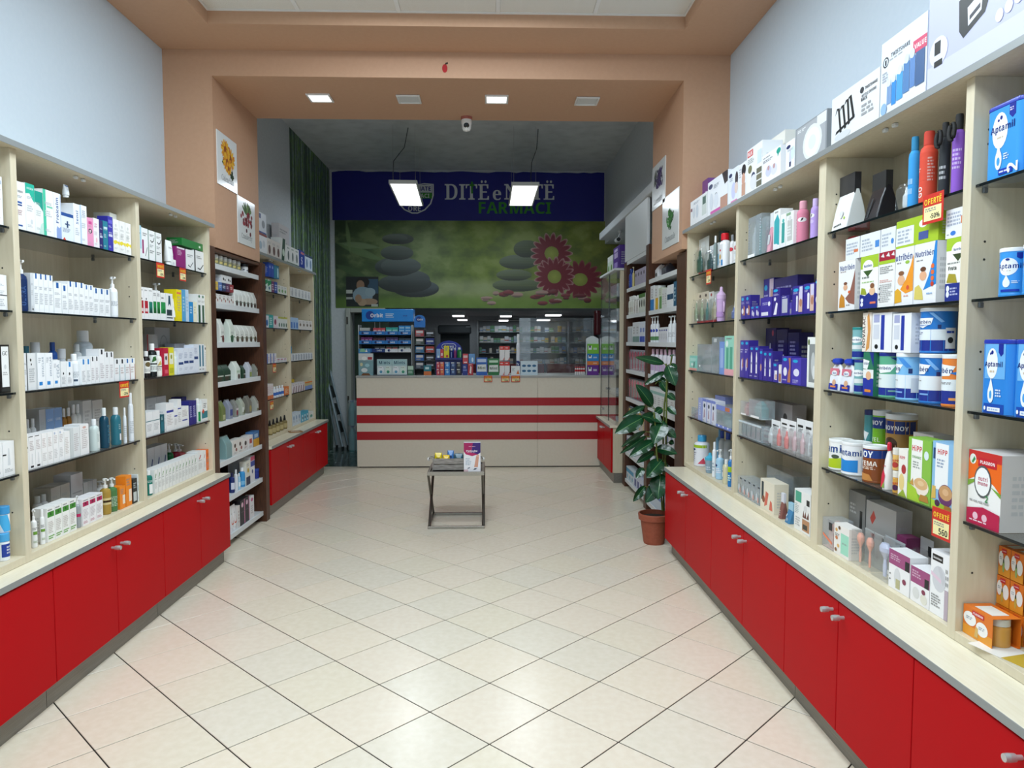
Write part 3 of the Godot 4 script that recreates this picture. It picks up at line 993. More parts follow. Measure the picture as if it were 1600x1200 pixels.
func walnut_rack(side: float, cols: Array, ups: Array, xf: float, xb: float, tops: Array, label: String, inset := 0.026) -> void:
	# COLS: [far, near, shelf heights]; UPS: [far, near, top]
	var t := thing("display_rack", label, "rack", Vector3.ZERO)
	for u in ups:
		part("upright", bx(Vector3(xb, 0, u[0]), Vector3(xf, u[2], u[1]), 0.002), M.walnut, t)
	for c in cols:
		part("back_panel", bx(Vector3(xb, 0.05, c[0]), Vector3(xb + side * 0.01, c[3], c[1])), M.walnut, t)
		for y in c[2]:
			var s := part("shelf", bx(Vector3(xb + side * 0.01, y - 0.018, c[0] + 0.001), Vector3(xf - side * (inset + 0.006), y, c[1] - 0.001), 0.001), M.white_shelf, t)
			part("shelf_lip", bx(Vector3(xf - side * (inset + 0.006), y - 0.032, c[0] + 0.001), Vector3(xf - side * inset, y + 0.004, c[1] - 0.001), 0.001), M.white_shelf, s)
	for q in tops:
		part("top_board", bx(Vector3(xb, q[2] - 0.02, q[0]), Vector3(xf - side * 0.02, q[2], q[1]), 0.002), M.walnut, t)

const RACK_Y := [0.085, 0.362, 0.632, 0.91, 1.186, 1.457, 1.724, 1.99]

func build_furniture() -> void:
	# skincare wall
	var gl := "red base cabinets under the skincare shelving"
	base_cabinet(1.0, -4.80, -3.835, "red two-door base cabinet beside the walnut rack of herbal teas", -1.74, -1.785, XL + 0.004, 0.597, gl, M.red)
	base_cabinet(1.0, -3.835, -2.87, "red two-door base cabinet under the middle skincare bay", -1.74, -1.785, XL + 0.004, 0.597, gl, M.red)
	base_cabinet(1.0, -2.87, -1.9, "red two-door base cabinet under the skincare bay nearer the entrance", -1.74, -1.785, XL + 0.004, 0.597, gl, M.red)
	base_cabinet(1.0, -1.9, -0.93, "red two-door base cabinet at the entrance end of the skincare wall", -1.74, -1.785, XL + 0.004, 0.597, gl, M.red)
	worktop(1.0, -4.808, -2.875, -1.733, XL + 0.004, 0.597, "pale wood worktop with grey edge below the skincare bays, inner length")
	worktop(1.0, -2.873, -0.93, -1.733, XL + 0.004, 0.597, "pale wood worktop with grey edge below the skincare bays, entrance length")
	shelving(1.0, [[-4.80, -4.765], [-3.858, -3.822], [-2.886, -2.85], [-1.915, -1.88], [-0.95, -0.93]], -1.83, XL + 0.004, 0.598, 2.226, -1.80, "cream open shelving with glass shelves full of skincare cartons")
	# baby-care wall
	var gr := "red base cabinets under the baby-care shelving"
	base_cabinet(-1.0, -4.92, -3.865, "red two-door base cabinet beside the potted rubber plant", 1.20, 1.25, XR - 0.004, 0.60, gr, M.red)
	base_cabinet(-1.0, -3.865, -2.87, "red two-door base cabinet under the bay of purple cartons", 1.20, 1.25, XR - 0.004, 0.60, gr, M.red)
	base_cabinet(-1.0, -2.87, -1.975, "red two-door base cabinet under the baby cereal bay", 1.20, 1.25, XR - 0.004, 0.60, gr, M.red)
	base_cabinet(-1.0, -1.975, -1.05, "red two-door base cabinet under the blue formula tins", 1.20, 1.25, XR - 0.004, 0.60, gr, M.red)
	base_cabinet(-1.0, -1.05, -0.2, "red two-door base cabinet at the entrance end of the baby-care wall", 1.20, 1.25, XR - 0.004, 0.60, gr, M.red)
	worktop(-1.0, -4.94, -2.872, 1.194, XR - 0.004, 0.60, "pale wood worktop with grey edge below the baby-care bays, inner length")
	worktop(-1.0, -2.87, -0.2, 1.194, XR - 0.004, 0.60, "pale wood worktop with grey edge below the baby-care bays, entrance length")
	shelving(-1.0, [[-4.985, -4.955], [-3.985, -3.945], [-2.975, -2.915], [-2.055, -2.02], [-1.06, -1.02], [-0.22, -0.2]], 1.345, XR - 0.004, 0.601, 2.226, 1.315, "cream open shelving with glass shelves full of baby products")
	# walnut racks
	walnut_rack(1.0, [[-5.88, -4.90, RACK_Y, 2.09]], [[-5.97, -5.88, 2.095], [-4.90, -4.812, 2.095]], -1.835, XL + 0.004, [[-5.88, -4.90, 2.09]], "walnut rack with white shelves of herbal tea bags")
	walnut_rack(-1.0, [[-7.22, -6.31, [0.085, 0.362, 0.632, 0.91, 1.186, 1.457, 1.724, 1.985, 2.255], 2.25], [-6.20, -5.25, RACK_Y, 2.09]], [[-7.35, -7.22, 2.25], [-6.31, -6.20, 2.30], [-5.25, -5.01, 2.09]], 1.345, 1.72, [], "walnut rack with white shelves of bottles behind the rubber plant", 0.004)
	# rear cream cabinet on the tree wallpaper side
	base_cabinet(1.0, -8.05, -7.01, "red base cabinet at the tree wallpaper", -1.825, -1.87, XL + 0.004, 0.60, "red base cabinets of the rear cream unit", M.red)
	base_cabinet(1.0, -7.01, -5.99, "red base cabinet beside the walnut rack's far upright", -1.825, -1.87, XL + 0.004, 0.60, "red base cabinets of the rear cream unit", M.red)
	worktop(1.0, -8.07, -5.99, -1.815, XL + 0.004, 0.60, "grey cream worktop of the rear cabinet by the tree wallpaper")
	shelving(1.0, [[-8.05, -8.015], [-7.10, -7.065], [-6.10, -6.065]], -1.95, XL + 0.004, 0.601, 2.215, -1.925, "cream rear shelving unit beside the tree wallpaper")
	vitrine()
	counter()
	side_table()
	rubber_plant()
	ladder()
	dispensary()

func vitrine() -> void:
	base_cabinet(-1.0, -8.37, -7.40, "low red cabinet under the glass vitrine at the counter", 1.235, 1.265, 1.75, 0.60, "", M.red)
	worktop(-1.0, -8.37, -7.38, 1.215, 1.75, 0.60, "cream top of the low cabinet under the glass vitrine")
	var t := thing("glass_vitrine", "tall glass display case with glass shelves beside the counter", "display case")
	part("corner_post", bx(Vector3(1.315, 0.60, -7.43), Vector3(1.352, 2.19, -7.385), 0.002), M.cream, t)
	part("back_panel", bx(Vector3(1.73, 0.60, -8.36), Vector3(1.745, 2.19, -7.385)), M.cream, t)
	part("top_board", bx(Vector3(1.25, 2.19, -8.37), Vector3(1.75, 2.212, -7.37), 0.002), M.white_shelf, t)
	part("front_pane", bx(Vector3(1.27, 0.602, -8.35), Vector3(1.275, 2.19, -7.86)), M.clear, t)
	part("sliding_pane", bx(Vector3(1.278, 0.602, -7.90), Vector3(1.283, 2.19, -7.40)), M.clear, t)
	part("end_pane", bx(Vector3(1.283, 0.602, -8.355), Vector3(1.73, 2.19, -8.35)), M.clear, t)
	part("pane_edge", bx(Vector3(1.276, 0.602, -7.862), Vector3(1.284, 2.19, -7.856)), M.glass_edge, t)
	part("pane_edge", bx(Vector3(1.268, 0.602, -8.356), Vector3(1.276, 2.19, -8.348)), M.glass_edge, t)
	for y in [0.90, 1.18, 1.46, 1.68, 1.93]:
		part("glass_shelf", bx(Vector3(1.29, y - 0.006, -8.34), Vector3(1.72, y, -7.44)), M.shelf_glass, t)
	for q in [[1.262, 0.95, -7.9], [1.262, 1.75, -8.28], [1.262, 0.70, -8.2]]:
		part("pane_lock", bx(Vector3(q[0] - 0.006, q[1] - 0.012, q[2] - 0.03), Vector3(q[0] + 0.008, q[1] + 0.012, q[2] + 0.03), 0.003), M.chrome, t)

func counter() -> void:
	var t := thing("sales_counter", "cream sales counter with three red stripes", "counter", Vector3(0, 0, -8.38))
	var x0 := -1.56
	var xs := 0.536
	var x1 := 1.74
	var cream := tri_mat(noise_tex(0.03, [[0.0, "e2dac8"], [1.0, "e6dfce"]], 256, 71), Vector3(3, 3, 3), 0.4, true)
	for q in [[x0, xs - 0.001], [xs + 0.001, x1]]:
		part("front_panel", bx(Vector3(q[0], 0.012, -0.02), Vector3(q[1], 1.045, 0.0), 0.001), cream, t)
		for s in [[0.721, 0.814], [0.521, 0.617], [0.325, 0.4225]]:
			part("stripe", bx(Vector3(q[0], s[0], 0.0), Vector3(q[1], s[1], 0.003), 0.0008), mat("b01824", 0.35), t)
	part("end_panel", bx(Vector3(x0, 0.012, -0.62), Vector3(x0 + 0.02, 1.045, -0.02), 0.001), cream, t)
	part("plinth", bx(Vector3(x0 + 0.02, 0.0, -0.6), Vector3(x1, 0.012, -0.015)), M.black, t)
	part("top", bx(Vector3(x0 - 0.005, 1.045, -0.66), Vector3(x1, 1.072, 0.008), 0.002), mat("a9aaa6", 0.3), t)

func side_table() -> void:
	var p0 := on_y(668, 827, 0.0)
	var p1 := on_y(757, 826, 0.0)
	var zc := p0.z - 0.24
	var w := p1.x - p0.x
	var t := thing("side_table", "small metal frame side table with dark tray top", "table", Vector3((p0.x + p1.x) / 2, 0, zc))
	var d := 0.24
	var hw := w / 2
	var H0 := 0.452
	var f := MB.new()
	var st := H("b9b6ae")
	# square tube frames: top ring, bottom sled rails
	var r := 0.011
	for z in [-d, d - 2 * r]:
		f.cbox(Vector3(-hw, 0.0, z), Vector3(hw, 2 * r, z + 2 * r), st, 0.002)
	for x in [-hw, hw - 2 * r]:
		f.cbox(Vector3(x, 0.0, -d + 2 * r), Vector3(x + 2 * r, 2 * r, d - 2 * r), st, 0.002)
	part("floor_frame", f.mesh(), mat("a9a69e", 0.25, 0.85), t)
	f = MB.new()
	for z in [-d, d - 2 * r]:
		f.cbox(Vector3(-hw, H0 - 0.03, z), Vector3(hw, H0, z + 2 * r), st, 0.002)
	for x in [-hw, hw - 2 * r]:
		f.cbox(Vector3(x, H0 - 0.03, -d + 2 * r), Vector3(x + 2 * r, H0, d - 2 * r), st, 0.002)
	part("top_frame", f.mesh(), mat("a9a69e", 0.25, 0.85), t)
	part("tray", bx(Vector3(-hw + 2 * r, H0 - 0.022, -d + 2 * r), Vector3(hw - 2 * r, H0 - 0.008, d - 2 * r), 0.001), mat("1f1d1c", 0.18), t)
	for x in [-hw + r, hw - r]:
		for s in [-1.0, 1.0]:
			var l := MB.new()
			var a := Vector3(x - 0.003 * s, 2 * r, -s * (d - r))
			var b := Vector3(x - 0.003 * s, H0 - 0.03, s * (d - r))
			l.tube([a, b], 0.0105, st, 4)
			part("leg", l.mesh(), mat("6e6a62", 0.28, 0.85), t)

func leaf_mesh(seed_no: int) -> ArrayMesh:
	# a rubber plant leaf along +y, one unit long, half a unit wide, cupped, with a pale midrib
	var r := RandomNumberGenerator.new()
	r.seed = seed_no
	var m := MB.new()
	var n := 12
	var rows := []
	for k in n + 1:
		var u := float(k) / n
		var hw := 0.27 * pow(sin(PI * pow(u, 0.86)), 0.75) if k < n else 0.0
		if k == 0:
			hw = 0.012
		var bend := -0.16 * u * u
		var row := []
		for s in [-1.0, -0.72, -0.42, -0.03, 0.03, 0.42, 0.72, 1.0]:
			var wave := 0.010 * sin(u * 14.0 + s * 2.0 + r.randf() * 0.8)
			row.append(Vector3(s * maxf(hw, 0.001), u, bend + absf(s) * hw * 0.22 + wave * absf(s)))
		rows.append(row)
	for k in n:
		for j in 7:
			var q := [rows[k][j], rows[k][j + 1], rows[k + 1][j + 1], rows[k + 1][j]]
			var nn: Vector3 = (q[1] - q[0]).cross(q[3] - q[0]).normalized()
			if nn.z < 0:
				nn = -nn
			var col := H("6f9a5e") if j == 3 else H(["163d23", "184427", "1b4a2b", "fff", "1b4a2b", "184427", "163d23"][j])
			m.quad4(q, [nn, nn, nn, nn], col)
			var off := Vector3(0, 0, -0.006)
			m.quad4([q[0] + off, q[1] + off, q[2] + off, q[3] + off], [-nn, -nn, -nn, -nn], H("56663c"))
	return m.mesh()

func rubber_plant() -> void:
	var pz := -5.17
	var px := 1.182
	var t := thing("rubber_plant", "tall rubber plant with glossy leaves in a terracotta pot", "plant", Vector3(px, 0, pz))
	var m := MB.new()
	m.lathe([[0.0, 0.0], [0.072, 0.0], [0.076, 0.012], [0.098, 0.17], [0.103, 0.172], [0.112, 0.178], [0.116, 0.215], [0.114, 0.222], [0.104, 0.222], [0.102, 0.19]], Color.WHITE, 28)
	part("pot", m.mesh(), M.terracotta, t)
	m = MB.new()
	m.lathe([[0.102, 0.192], [0.05, 0.20], [0.0, 0.202]], Color.WHITE, 24)
	part("soil", m.mesh(), M.soil, t)
	var c := func(x: float, y: float, dz: float) -> Vector3:
		return on_z(960 + x / 4.615, 540 + y / 4.615, pz + dz) - Vector3(px, 0, pz)
	for s in [[[350, 1190, 0.0], [360, 1000, 0.0], [372, 700, 0.01], [376, 400, 0.02], [378, 200, 0.02], [372, 130, 0.02]], [[345, 1190, 0.03], [330, 950, 0.05], [305, 780, 0.06], [300, 640, 0.07], [285, 480, 0.06]], [[358, 1190, -0.03], [350, 900, -0.04], [352, 640, -0.05], [360, 420, -0.05], [415, 75, -0.06]]]:
		var pts := []
		for q in s:
			pts.append(c.call(q[0], q[1], q[2]))
		var g := MB.new()
		g.tube(pts, 0.0065, H("5d6a2c"), 7)
		part("stem", g.mesh(), M.matt, t)
	var lv := [leaf_mesh(1), leaf_mesh(2), leaf_mesh(3)]
	var lm := vmat(0.2)
	var list := [[360, 130, 165, 78, 62, 0.05], [382, 140, 440, 282, 98, 0.09], [425, 125, 502, 188, 52, 0.02], [365, 188, 218, 278, 52, 0.0], [372, 245, 285, 250, 50, -0.02], [330, 250, 385, 340, 60, 0.0], [275, 440, 178, 282, 100, 0.10], [378, 345, 503, 388, 56, 0.03], [385, 440, 510, 492, 56, 0.05], [225, 435, 62, 512, 52, 0.03], [212, 515, 14, 622, 118, 0.10], [250, 487, 340, 548, 74, 0.08], [305, 540, 212, 500, 86, 0.09], [352, 540, 284, 694, 132, 0.13], [368, 605, 482, 658, 72, 0.06], [225, 615, 48, 722, 46, 0.0], [232, 650, 44, 776, 46, 0.02], [295, 685, 113, 792, 86, 0.08], [298, 738, 462, 768, 84, 0.09], [288, 765, 163, 838, 58, 0.05], [346, 822, 240, 942, 118, 0.12], [384, 850, 325, 908, 62, 0.0], [210, 880, 158, 952, 60, 0.04], [334, 922, 312, 1100, 140, 0.12], [335, 985, 225, 1125, 104, 0.05], [222, 1010, 143, 1122, 62, 0.06], [395, 690, 462, 706, 44, 0.0], [345, 450, 290, 490, 60, 0.02], [398, 75, 500, 64, 16, 0.0], [380, 62, 377, 8, 9, 0.02]]
	var k := 0
	for q in list:
		var a: Vector3 = c.call(q[0], q[1], q[5] * 0.4)
		var b: Vector3 = c.call(q[2], q[3], q[5] + 0.02)
		a.x = minf(a.x, 1.30 - px)
		b.x = minf(b.x, 1.315 - px)
		var ln := a.distance_to(b)
		var w: float = q[4] / 4.615 * 5.1 / F_PX
		var yv := (b - a).normalized()
		var zv := (Vector3(-0.1, 0.35, 1.0) + Vector3(rng.randf_range(-0.3, 0.3), rng.randf_range(-0.2, 0.3), 0)).normalized()
		var xv := yv.cross(zv).normalized()
		zv = xv.cross(yv)
		var o := part("leaf", lv[k % 3], lm, t)
		o.transform = Transform3D(Basis(xv * (w / 0.54), yv * ln, zv * ln), a)
		# a short stalk back to the nearest stem
		k += 1
		if k <= 28:
			var g := MB.new()
			var sx := 374.0 if q[0] > 340 else 296.0
			var sy: float = minf(q[1] + 28.0, 1150.0)
			if absf(q[0] - sx) < 110.0:
				g.tube([a + yv * 0.01, c.call(lerpf(q[0], sx, 0.6), q[1] + 10.0, q[5] * 0.3), c.call(sx, sy, 0.03)], 0.0028, H("6b7b34"), 5)
				part("leaf_stalk", g.mesh(), M.matt, t)

func ladder() -> void:
	var t := thing("step_ladder", "folded aluminium step ladder with black treads leaning at the wallpaper", "ladder")
	var al := H("9fb0b8")
	var q := func(x: float, y: float, z: float) -> Vector3:
		return on_z(480 + x / 6.0, 560 + y / 6.0, z)
	# front rails (two), with bowed handle, and the rear frame
	for rail in [["front_rail", [165, 105, -9.82], [335, 850, -9.72], 0.016], ["front_rail", [215, 115, -9.9], [385, 815, -9.86], 0.016], ["rear_rail", [180, 275, -9.8], [280, 840, -9.86], 0.014]]:
		var m := MB.new()
		var foot: Vector3 = q.call(rail[2][0], rail[2][1], rail[2][2])
		foot.y = 0.035
		m.tube([q.call(rail[1][0], rail[1][1], rail[1][2]), foot], rail[3], al, 6)
		var r := part(rail[0], m.mesh(), M.foil, t)
		m = MB.new()
		m.tube([foot + Vector3(0, 0.02, 0), Vector3(foot.x, 0.0, foot.z)], rail[3] + 0.004, H("14171a"), 6)
		part("rubber_foot", m.mesh(), M.matt, r)
	var hm := MB.new()
	hm.tube([q.call(165, 105, -9.82), q.call(180, 96, -9.84), q.call(205, 98, -9.88), q.call(222, 135, -9.9)], 0.012, al, 6)
	part("handle", hm.mesh(), M.foil, t)
	for s in [[215, 255, 275, 370], [255, 420, 318, 530], [292, 585, 352, 695]]:
		var m := MB.new()
		var a: Vector3 = q.call(s[0], s[1], -9.80)
		var b: Vector3 = q.call(s[2] - 34, s[3], -9.76)
		var c2: Vector3 = q.call(s[2], s[3] - 12, -9.88)
		var d: Vector3 = q.call(s[0] + 20, s[1], -9.9)
		m.flat(a, b, c2, d, a - Vector3(0.1, 0, 0.3), H("14181a"))
		var o := Vector3(-0.012, 0.0, -0.02)
		m.flat(a + o, b + o, c2 + o, d + o, a, H("14181a"))
		m.flat(a, b, b + o, a + o, c2, H("9fb0b8"))
		m.flat(d, c2, c2 + o, d + o, a, H("9fb0b8"))
		part("tread", m.mesh(), M.matt, t)

func dispensary() -> void:
	# wall cupboard, low red units and the medicine shelving at the far wall
	var t := thing("medicine_shelving", "grey shelving crowded with small medicine packs in the dispensary", "shelving", Vector3(0, 0, -14.08))
	var gm := mat("7c8486", 0.4)
	var x0 := on_z(747, 550, -14.0).x
	for y in [0.9, 1.04, 1.245, 1.445, 1.645]:
		part("shelf", bx(Vector3(x0, y - 0.015, 0.0), Vector3(2.0, y, 0.3), 0.001), gm, t)
	for px in [747, 886, 925]:
		var x := on_z(px, 550, -14.0).x
		part("upright", bx(Vector3(x - 0.012, 0.0, 0.0), Vector3(x + 0.012, 1.87, 0.31), 0.001), mat("a7adae", 0.4), t)
	part("top_board", bx(Vector3(x0, 1.85, 0.0), Vector3(2.0, 1.87, 0.31), 0.001), mat("a7adae", 0.4), t)
	var cols := ["d9dcdc", "cfd6da", "e2e4e2", "b9c6cf", "d8d0c0", "8fb0c4", "c9d4c8", "e8e2d4", "7f9fb8", "d8b23e", "c45a4a", "5f7fb0", "6f9f78"]
	for y in [0.9, 1.04, 1.245, 1.445, 1.645]:
		var x := x0 + 0.03
		while x < 1.9:
			var w := rng.randf_range(0.04, 0.085)
			var hh := rng.randf_range(0.07, 0.125)
			if y < 1.0:
				hh *= 0.8
			var near_upright := false
			for px in [747, 886, 925]:
				near_upright = near_upright or absf(on_z(px, 550, -14.0).x - x - w / 2) < w / 2 + 0.016
			if rng.randf() < 0.9 and not near_upright:
				var m := MB.new()
				m.box(Vector3(-w / 2, 0, -0.04), Vector3(w / 2, hh, 0.04), H(cols[mini(rng.randi() % 16, 12) if rng.randf() < 0.4 else rng.randi() % 5]))
				m.box(Vector3(-w / 2, hh * 0.25, 0.0401), Vector3(w / 2, hh * 0.42, 0.0405), H(cols[5 + rng.randi() % 8]))
				single("medicine_box", m.mesh(), M.carton, "small medicine pack on the far dispensary shelving", "carton", Vector3(x + w / 2, y + 0.001, -13.84), 0.0, "medicine packs in the dispensary")
			x += w + 0.006
	for q in [[-0.9, 0.05], [0.1, 0.95], [1.0, 1.95]]:
		single("low_unit", bx(Vector3(q[0], 0, -13.4), Vector3(q[1], 1.05, -13.0), 0.004), mat("7e1220", 0.35), "dark red low unit standing in the dispensary", "cabinet", Vector3.ZERO, 0.0, "dispensary low units")
	# dark wall box with a screen-like front and a stack of papers
	var a := on_z(684, 508, -12.6)
	var b := on_z(736, 522, -12.6)
	var u := thing("air_conditioner", "dark grey long appliance in the dispensary", "appliance", Vector3((a.x + b.x) / 2, b.y, -12.6))
	var hw := (b.x - a.x) / 2
	part("body", bx(Vector3(-hw, 0, -0.2), Vector3(hw, a.y - b.y, 0.0), 0.02), mat("4c5357", 0.4), u)
	part("louvre", bx(Vector3(-hw + 0.03, 0.01, 0.0), Vector3(hw - 0.03, 0.03, 0.006), 0.002), M.black, u)
	part("indicator", bx(Vector3(0.2, 0.12, 0.0), Vector3(0.3, 0.13, 0.004), 0.001), M.white_shelf, u)
	part("wall_stand", bx(Vector3(-hw + 0.03, -b.y, -0.25), Vector3(hw - 0.03, 0.0, -0.2), 0.002), mat("3a4042", 0.5), u)
	# dark red tall roll by the side of the opening
	var rl := MB.new()
	var c := on_z(934, 523, -9.9)
	rl.lathe([[0.0, 0.0], [0.045, 0.0], [0.05, 0.02], [0.05, 0.3], [0.04, 0.33], [0.0, 0.33]], H("4a1018"), 14)
	single("wall_extinguisher", rl.mesh(), M.plastic, "dark red cylinder hung at the edge of the dispensary opening", "cylinder", Vector3(c.x, c.y, -9.94))

# ---------------------------------------------------------------- goods: builders
# Every product is built facing +z with its base at y = 0. Its print is given by a small language, in percent of the visible front:
#  r x0 y0 x1 y1 colour | e cx cy rx ry colour | p colour x,y x,y x,y | t x0 y0 x1 y1 colour lines | w cx cy width colour WORD | v ... (word read upwards)
#  ~ colour (small print) | c colour (cap or lid) | s colour (sides and top) | g (glossy) | f serif
const NAMES := {"box": ["carton", "carton"], "rbox": ["formula_pack", "formula pack"], "tin": ["tin", "tin"], "pump": ["pump_bottle", "bottle"], "bottle": ["bottle", "bottle"], "oval": ["flat_bottle", "bottle"], "spray": ["spray_can", "spray can"], "tube": ["cream_tube", "tube"], "jar": ["jar", "jar"], "drop": ["dropper_bottle", "bottle"], "pouch": ["spout_pouch", "pouch"], "blister": ["blister_pack", "blister pack"], "bag": ["paper_bag", "bag"], "case": ["clear_box", "clear box"], "flask": ["drinking_bottle", "drinking bottle"], "twin": ["jar_twin_pack", "jar pack"], "header": ["header_pack", "pack"], "cup": ["baby_cup", "cup"], "brush": ["brush_pack", "brush pack"]}

class Face:
	var w: float
	var h: float
	var y0: float
	var d: float
	var kind := 0
	var sz := 1.0
	func pt(u: float, v: float, off: float) -> Vector3:
		if kind == 0:
			return Vector3((u - 0.5) * w, y0 + v * h, d + off)
		var a := (u - 0.5) * PI * 0.96
		return Vector3(sin(a) * (w * 0.5 + off), y0 + v * h, cos(a) * (w * 0.5 + off) * sz)
	func nrm(u: float) -> Vector3:
		if kind == 0:
			return Vector3.BACK
		var a := (u - 0.5) * PI * 0.96
		return Vector3(sin(a), 0, cos(a) / sz).normalized()

func face_rect(m: MB, f: Face, u0: float, v0: float, u1: float, v1: float, off: float, col: Color) -> void:
	var n := 1 if f.kind == 0 else maxi(1, int(ceil(absf(u1 - u0) * 9.0)))
	for k in n:
		var a := lerpf(u0, u1, float(k) / n)
		var b := lerpf(u0, u1, float(k + 1) / n)
		var na := f.nrm(a)
		var nb := f.nrm(b)
		m.quad4([f.pt(a, v0, off), f.pt(b, v0, off), f.pt(b, v1, off), f.pt(a, v1, off)], [na, nb, nb, na], col)

func face_poly(m: MB, f: Face, pts: PackedVector2Array, off: float, col: Color, narrow := false) -> void:
	if f.kind == 1 and not narrow:
		# on a curved face a broad shape is cut into strips that follow the curve
		for s in 16:
			var a := s / 16.0
			for piece in Geometry2D.intersect_polygons(pts, PackedVector2Array([Vector2(a, -0.2), Vector2(a + 0.0625, -0.2), Vector2(a + 0.0625, 1.2), Vector2(a, 1.2)])):
				face_poly(m, f, piece, off, col, true)
		return
	var t := Geometry2D.triangulate_polygon(pts)
	for k in range(0, t.size(), 3):
		var q := []
		var nn := []
		for j in 3:
			var p := pts[t[k + j]]
			q.append(f.pt(p.x, p.y, off))
			nn.append(f.nrm(p.x))
		m.tri(q[0], q[1], q[2], nn[0], nn[1], nn[2], col)

func face_word(m: MB, f: Face, s: String, cu: float, cv: float, wu: float, off: float, col: Color, upwards: bool, serif: bool) -> void:
	var t := word(s, "Droid Serif" if serif else "Droid Sans", true)
	var bb: AABB = t[2]
	if bb.size.x <= 0.0:
		return
	var vs: PackedVector3Array = t[0]
	var id: PackedInt32Array = t[1]
	var mid := bb.get_center()
	var wide := f.w if f.kind == 0 else f.w * PI * 0.48
	var k := wu * (f.h if upwards else wide) / bb.size.x
	for j in range(0, id.size(), 3):
		var q := []
		var nn := []
		for e in 3:
			var r := vs[id[j + e]] - mid
			var du := r.x * k / wide
			var dv := r.y * k / f.h
			if upwards:
				du = -r.y * k / wide
				dv = r.x * k / f.h
			q.append(f.pt(cu + du, cv + dv, off))
			nn.append(f.nrm(cu + du))
		m.tri(q[0], q[1], q[2], nn[0], nn[1], nn[2], col)

func print_on(m: MB, f: Face, deco: String, salt: int) -> void:
	var off := 0.0003
	for tok in deco.split(";", false):
		var a := tok.strip_edges().split(" ", false)
		if a.is_empty():
			continue
		off += 0.00012
		match a[0]:
			"r":
				face_rect(m, f, float(a[1]) / 100, float(a[2]) / 100, float(a[3]) / 100, float(a[4]) / 100, off, H(a[5]))
			"e":
				var pts := PackedVector2Array()
				for k in 18:
					pts.append(Vector2(float(a[1]) + cos(TAU * k / 18) * float(a[3]), float(a[2]) + sin(TAU * k / 18) * float(a[4])) / 100.0)
				face_poly(m, f, pts, off, H(a[5]))
			"p":
				var pts := PackedVector2Array()
				for k in range(2, a.size()):
					var q := a[k].split(",")
					pts.append(Vector2(float(q[0]), float(q[1])) / 100.0)
				face_poly(m, f, pts, off, H(a[1]))
			"t":
				small_print(m, f, float(a[1]) / 100, float(a[2]) / 100, float(a[3]) / 100, float(a[4]) / 100, H(a[5]), int(a[6]) if a.size() > 6 else 4, off, salt)
			"w":
				face_word(m, f, " ".join(a.slice(5)), float(a[1]) / 100, float(a[2]) / 100, float(a[3]) / 100, off, H(a[4]), false, false)
			"f":
				face_word(m, f, " ".join(a.slice(5)), float(a[1]) / 100, float(a[2]) / 100, float(a[3]) / 100, off, H(a[4]), false, true)
			"v":
				face_word(m, f, " ".join(a.slice(5)), float(a[1]) / 100, float(a[2]) / 100, float(a[3]) / 100, off, H(a[4]), true, false)
			"~":
				small_print(m, f, 0.14, 0.68, 0.82, 0.74, H(a[1]), 2, off, salt)
				small_print(m, f, 0.14, 0.42, 0.78, 0.56, H(a[1]).lerp(Color(0.7, 0.7, 0.7), 0.35), 3, off, salt + 5)
				small_print(m, f, 0.14, 0.1, 0.7, 0.16, H(a[1]).lerp(Color(0.7, 0.7, 0.7), 0.35), 2, off, salt + 9)

func small_print(m: MB, f: Face, u0: float, v0: float, u1: float, v1: float, col: Color, n: int, off: float, salt: int) -> void:
	var r := RandomNumberGenerator.new()
	r.seed = salt * 31 + n
	col = col.lerp(Color(0.75, 0.75, 0.75), 0.3)
	for k in n:
		var v := lerpf(v1, v0, (k + 0.5) / n)
		var hh := (v1 - v0) / n * 0.28
		var u := u0
		var end := lerpf(u0, u1, r.randf_range(0.6, 1.0))
		while u < end:
			var l := r.randf_range(0.05, 0.16)
			face_rect(m, f, u, v - hh, minf(u + l, end), v + hh, off, col)
			u += l + 0.03

func opt(deco: String, key: String, other: String) -> String:
	for tok in deco.split(";", false):
		var a := tok.strip_edges().split(" ", false)
		if a.size() >= 2 and a[0] == key:
			return a[1]
	return other

func ring(w: float, d: float, y: float, r: float, n := 4) -> Array:
	# a rounded rectangle at height y
	var out := []
	for q in [[1, 1, 0.0], [-1, 1, PI / 2], [-1, -1, PI], [1, -1, PI * 1.5]]:
		for k in n + 1:
			var a: float = q[2] + PI / 2 * k / n
			out.append(Vector3(q[0] * (w / 2 - r) + cos(a) * r, y, q[1] * (d / 2 - r) + sin(a) * r))
	return out

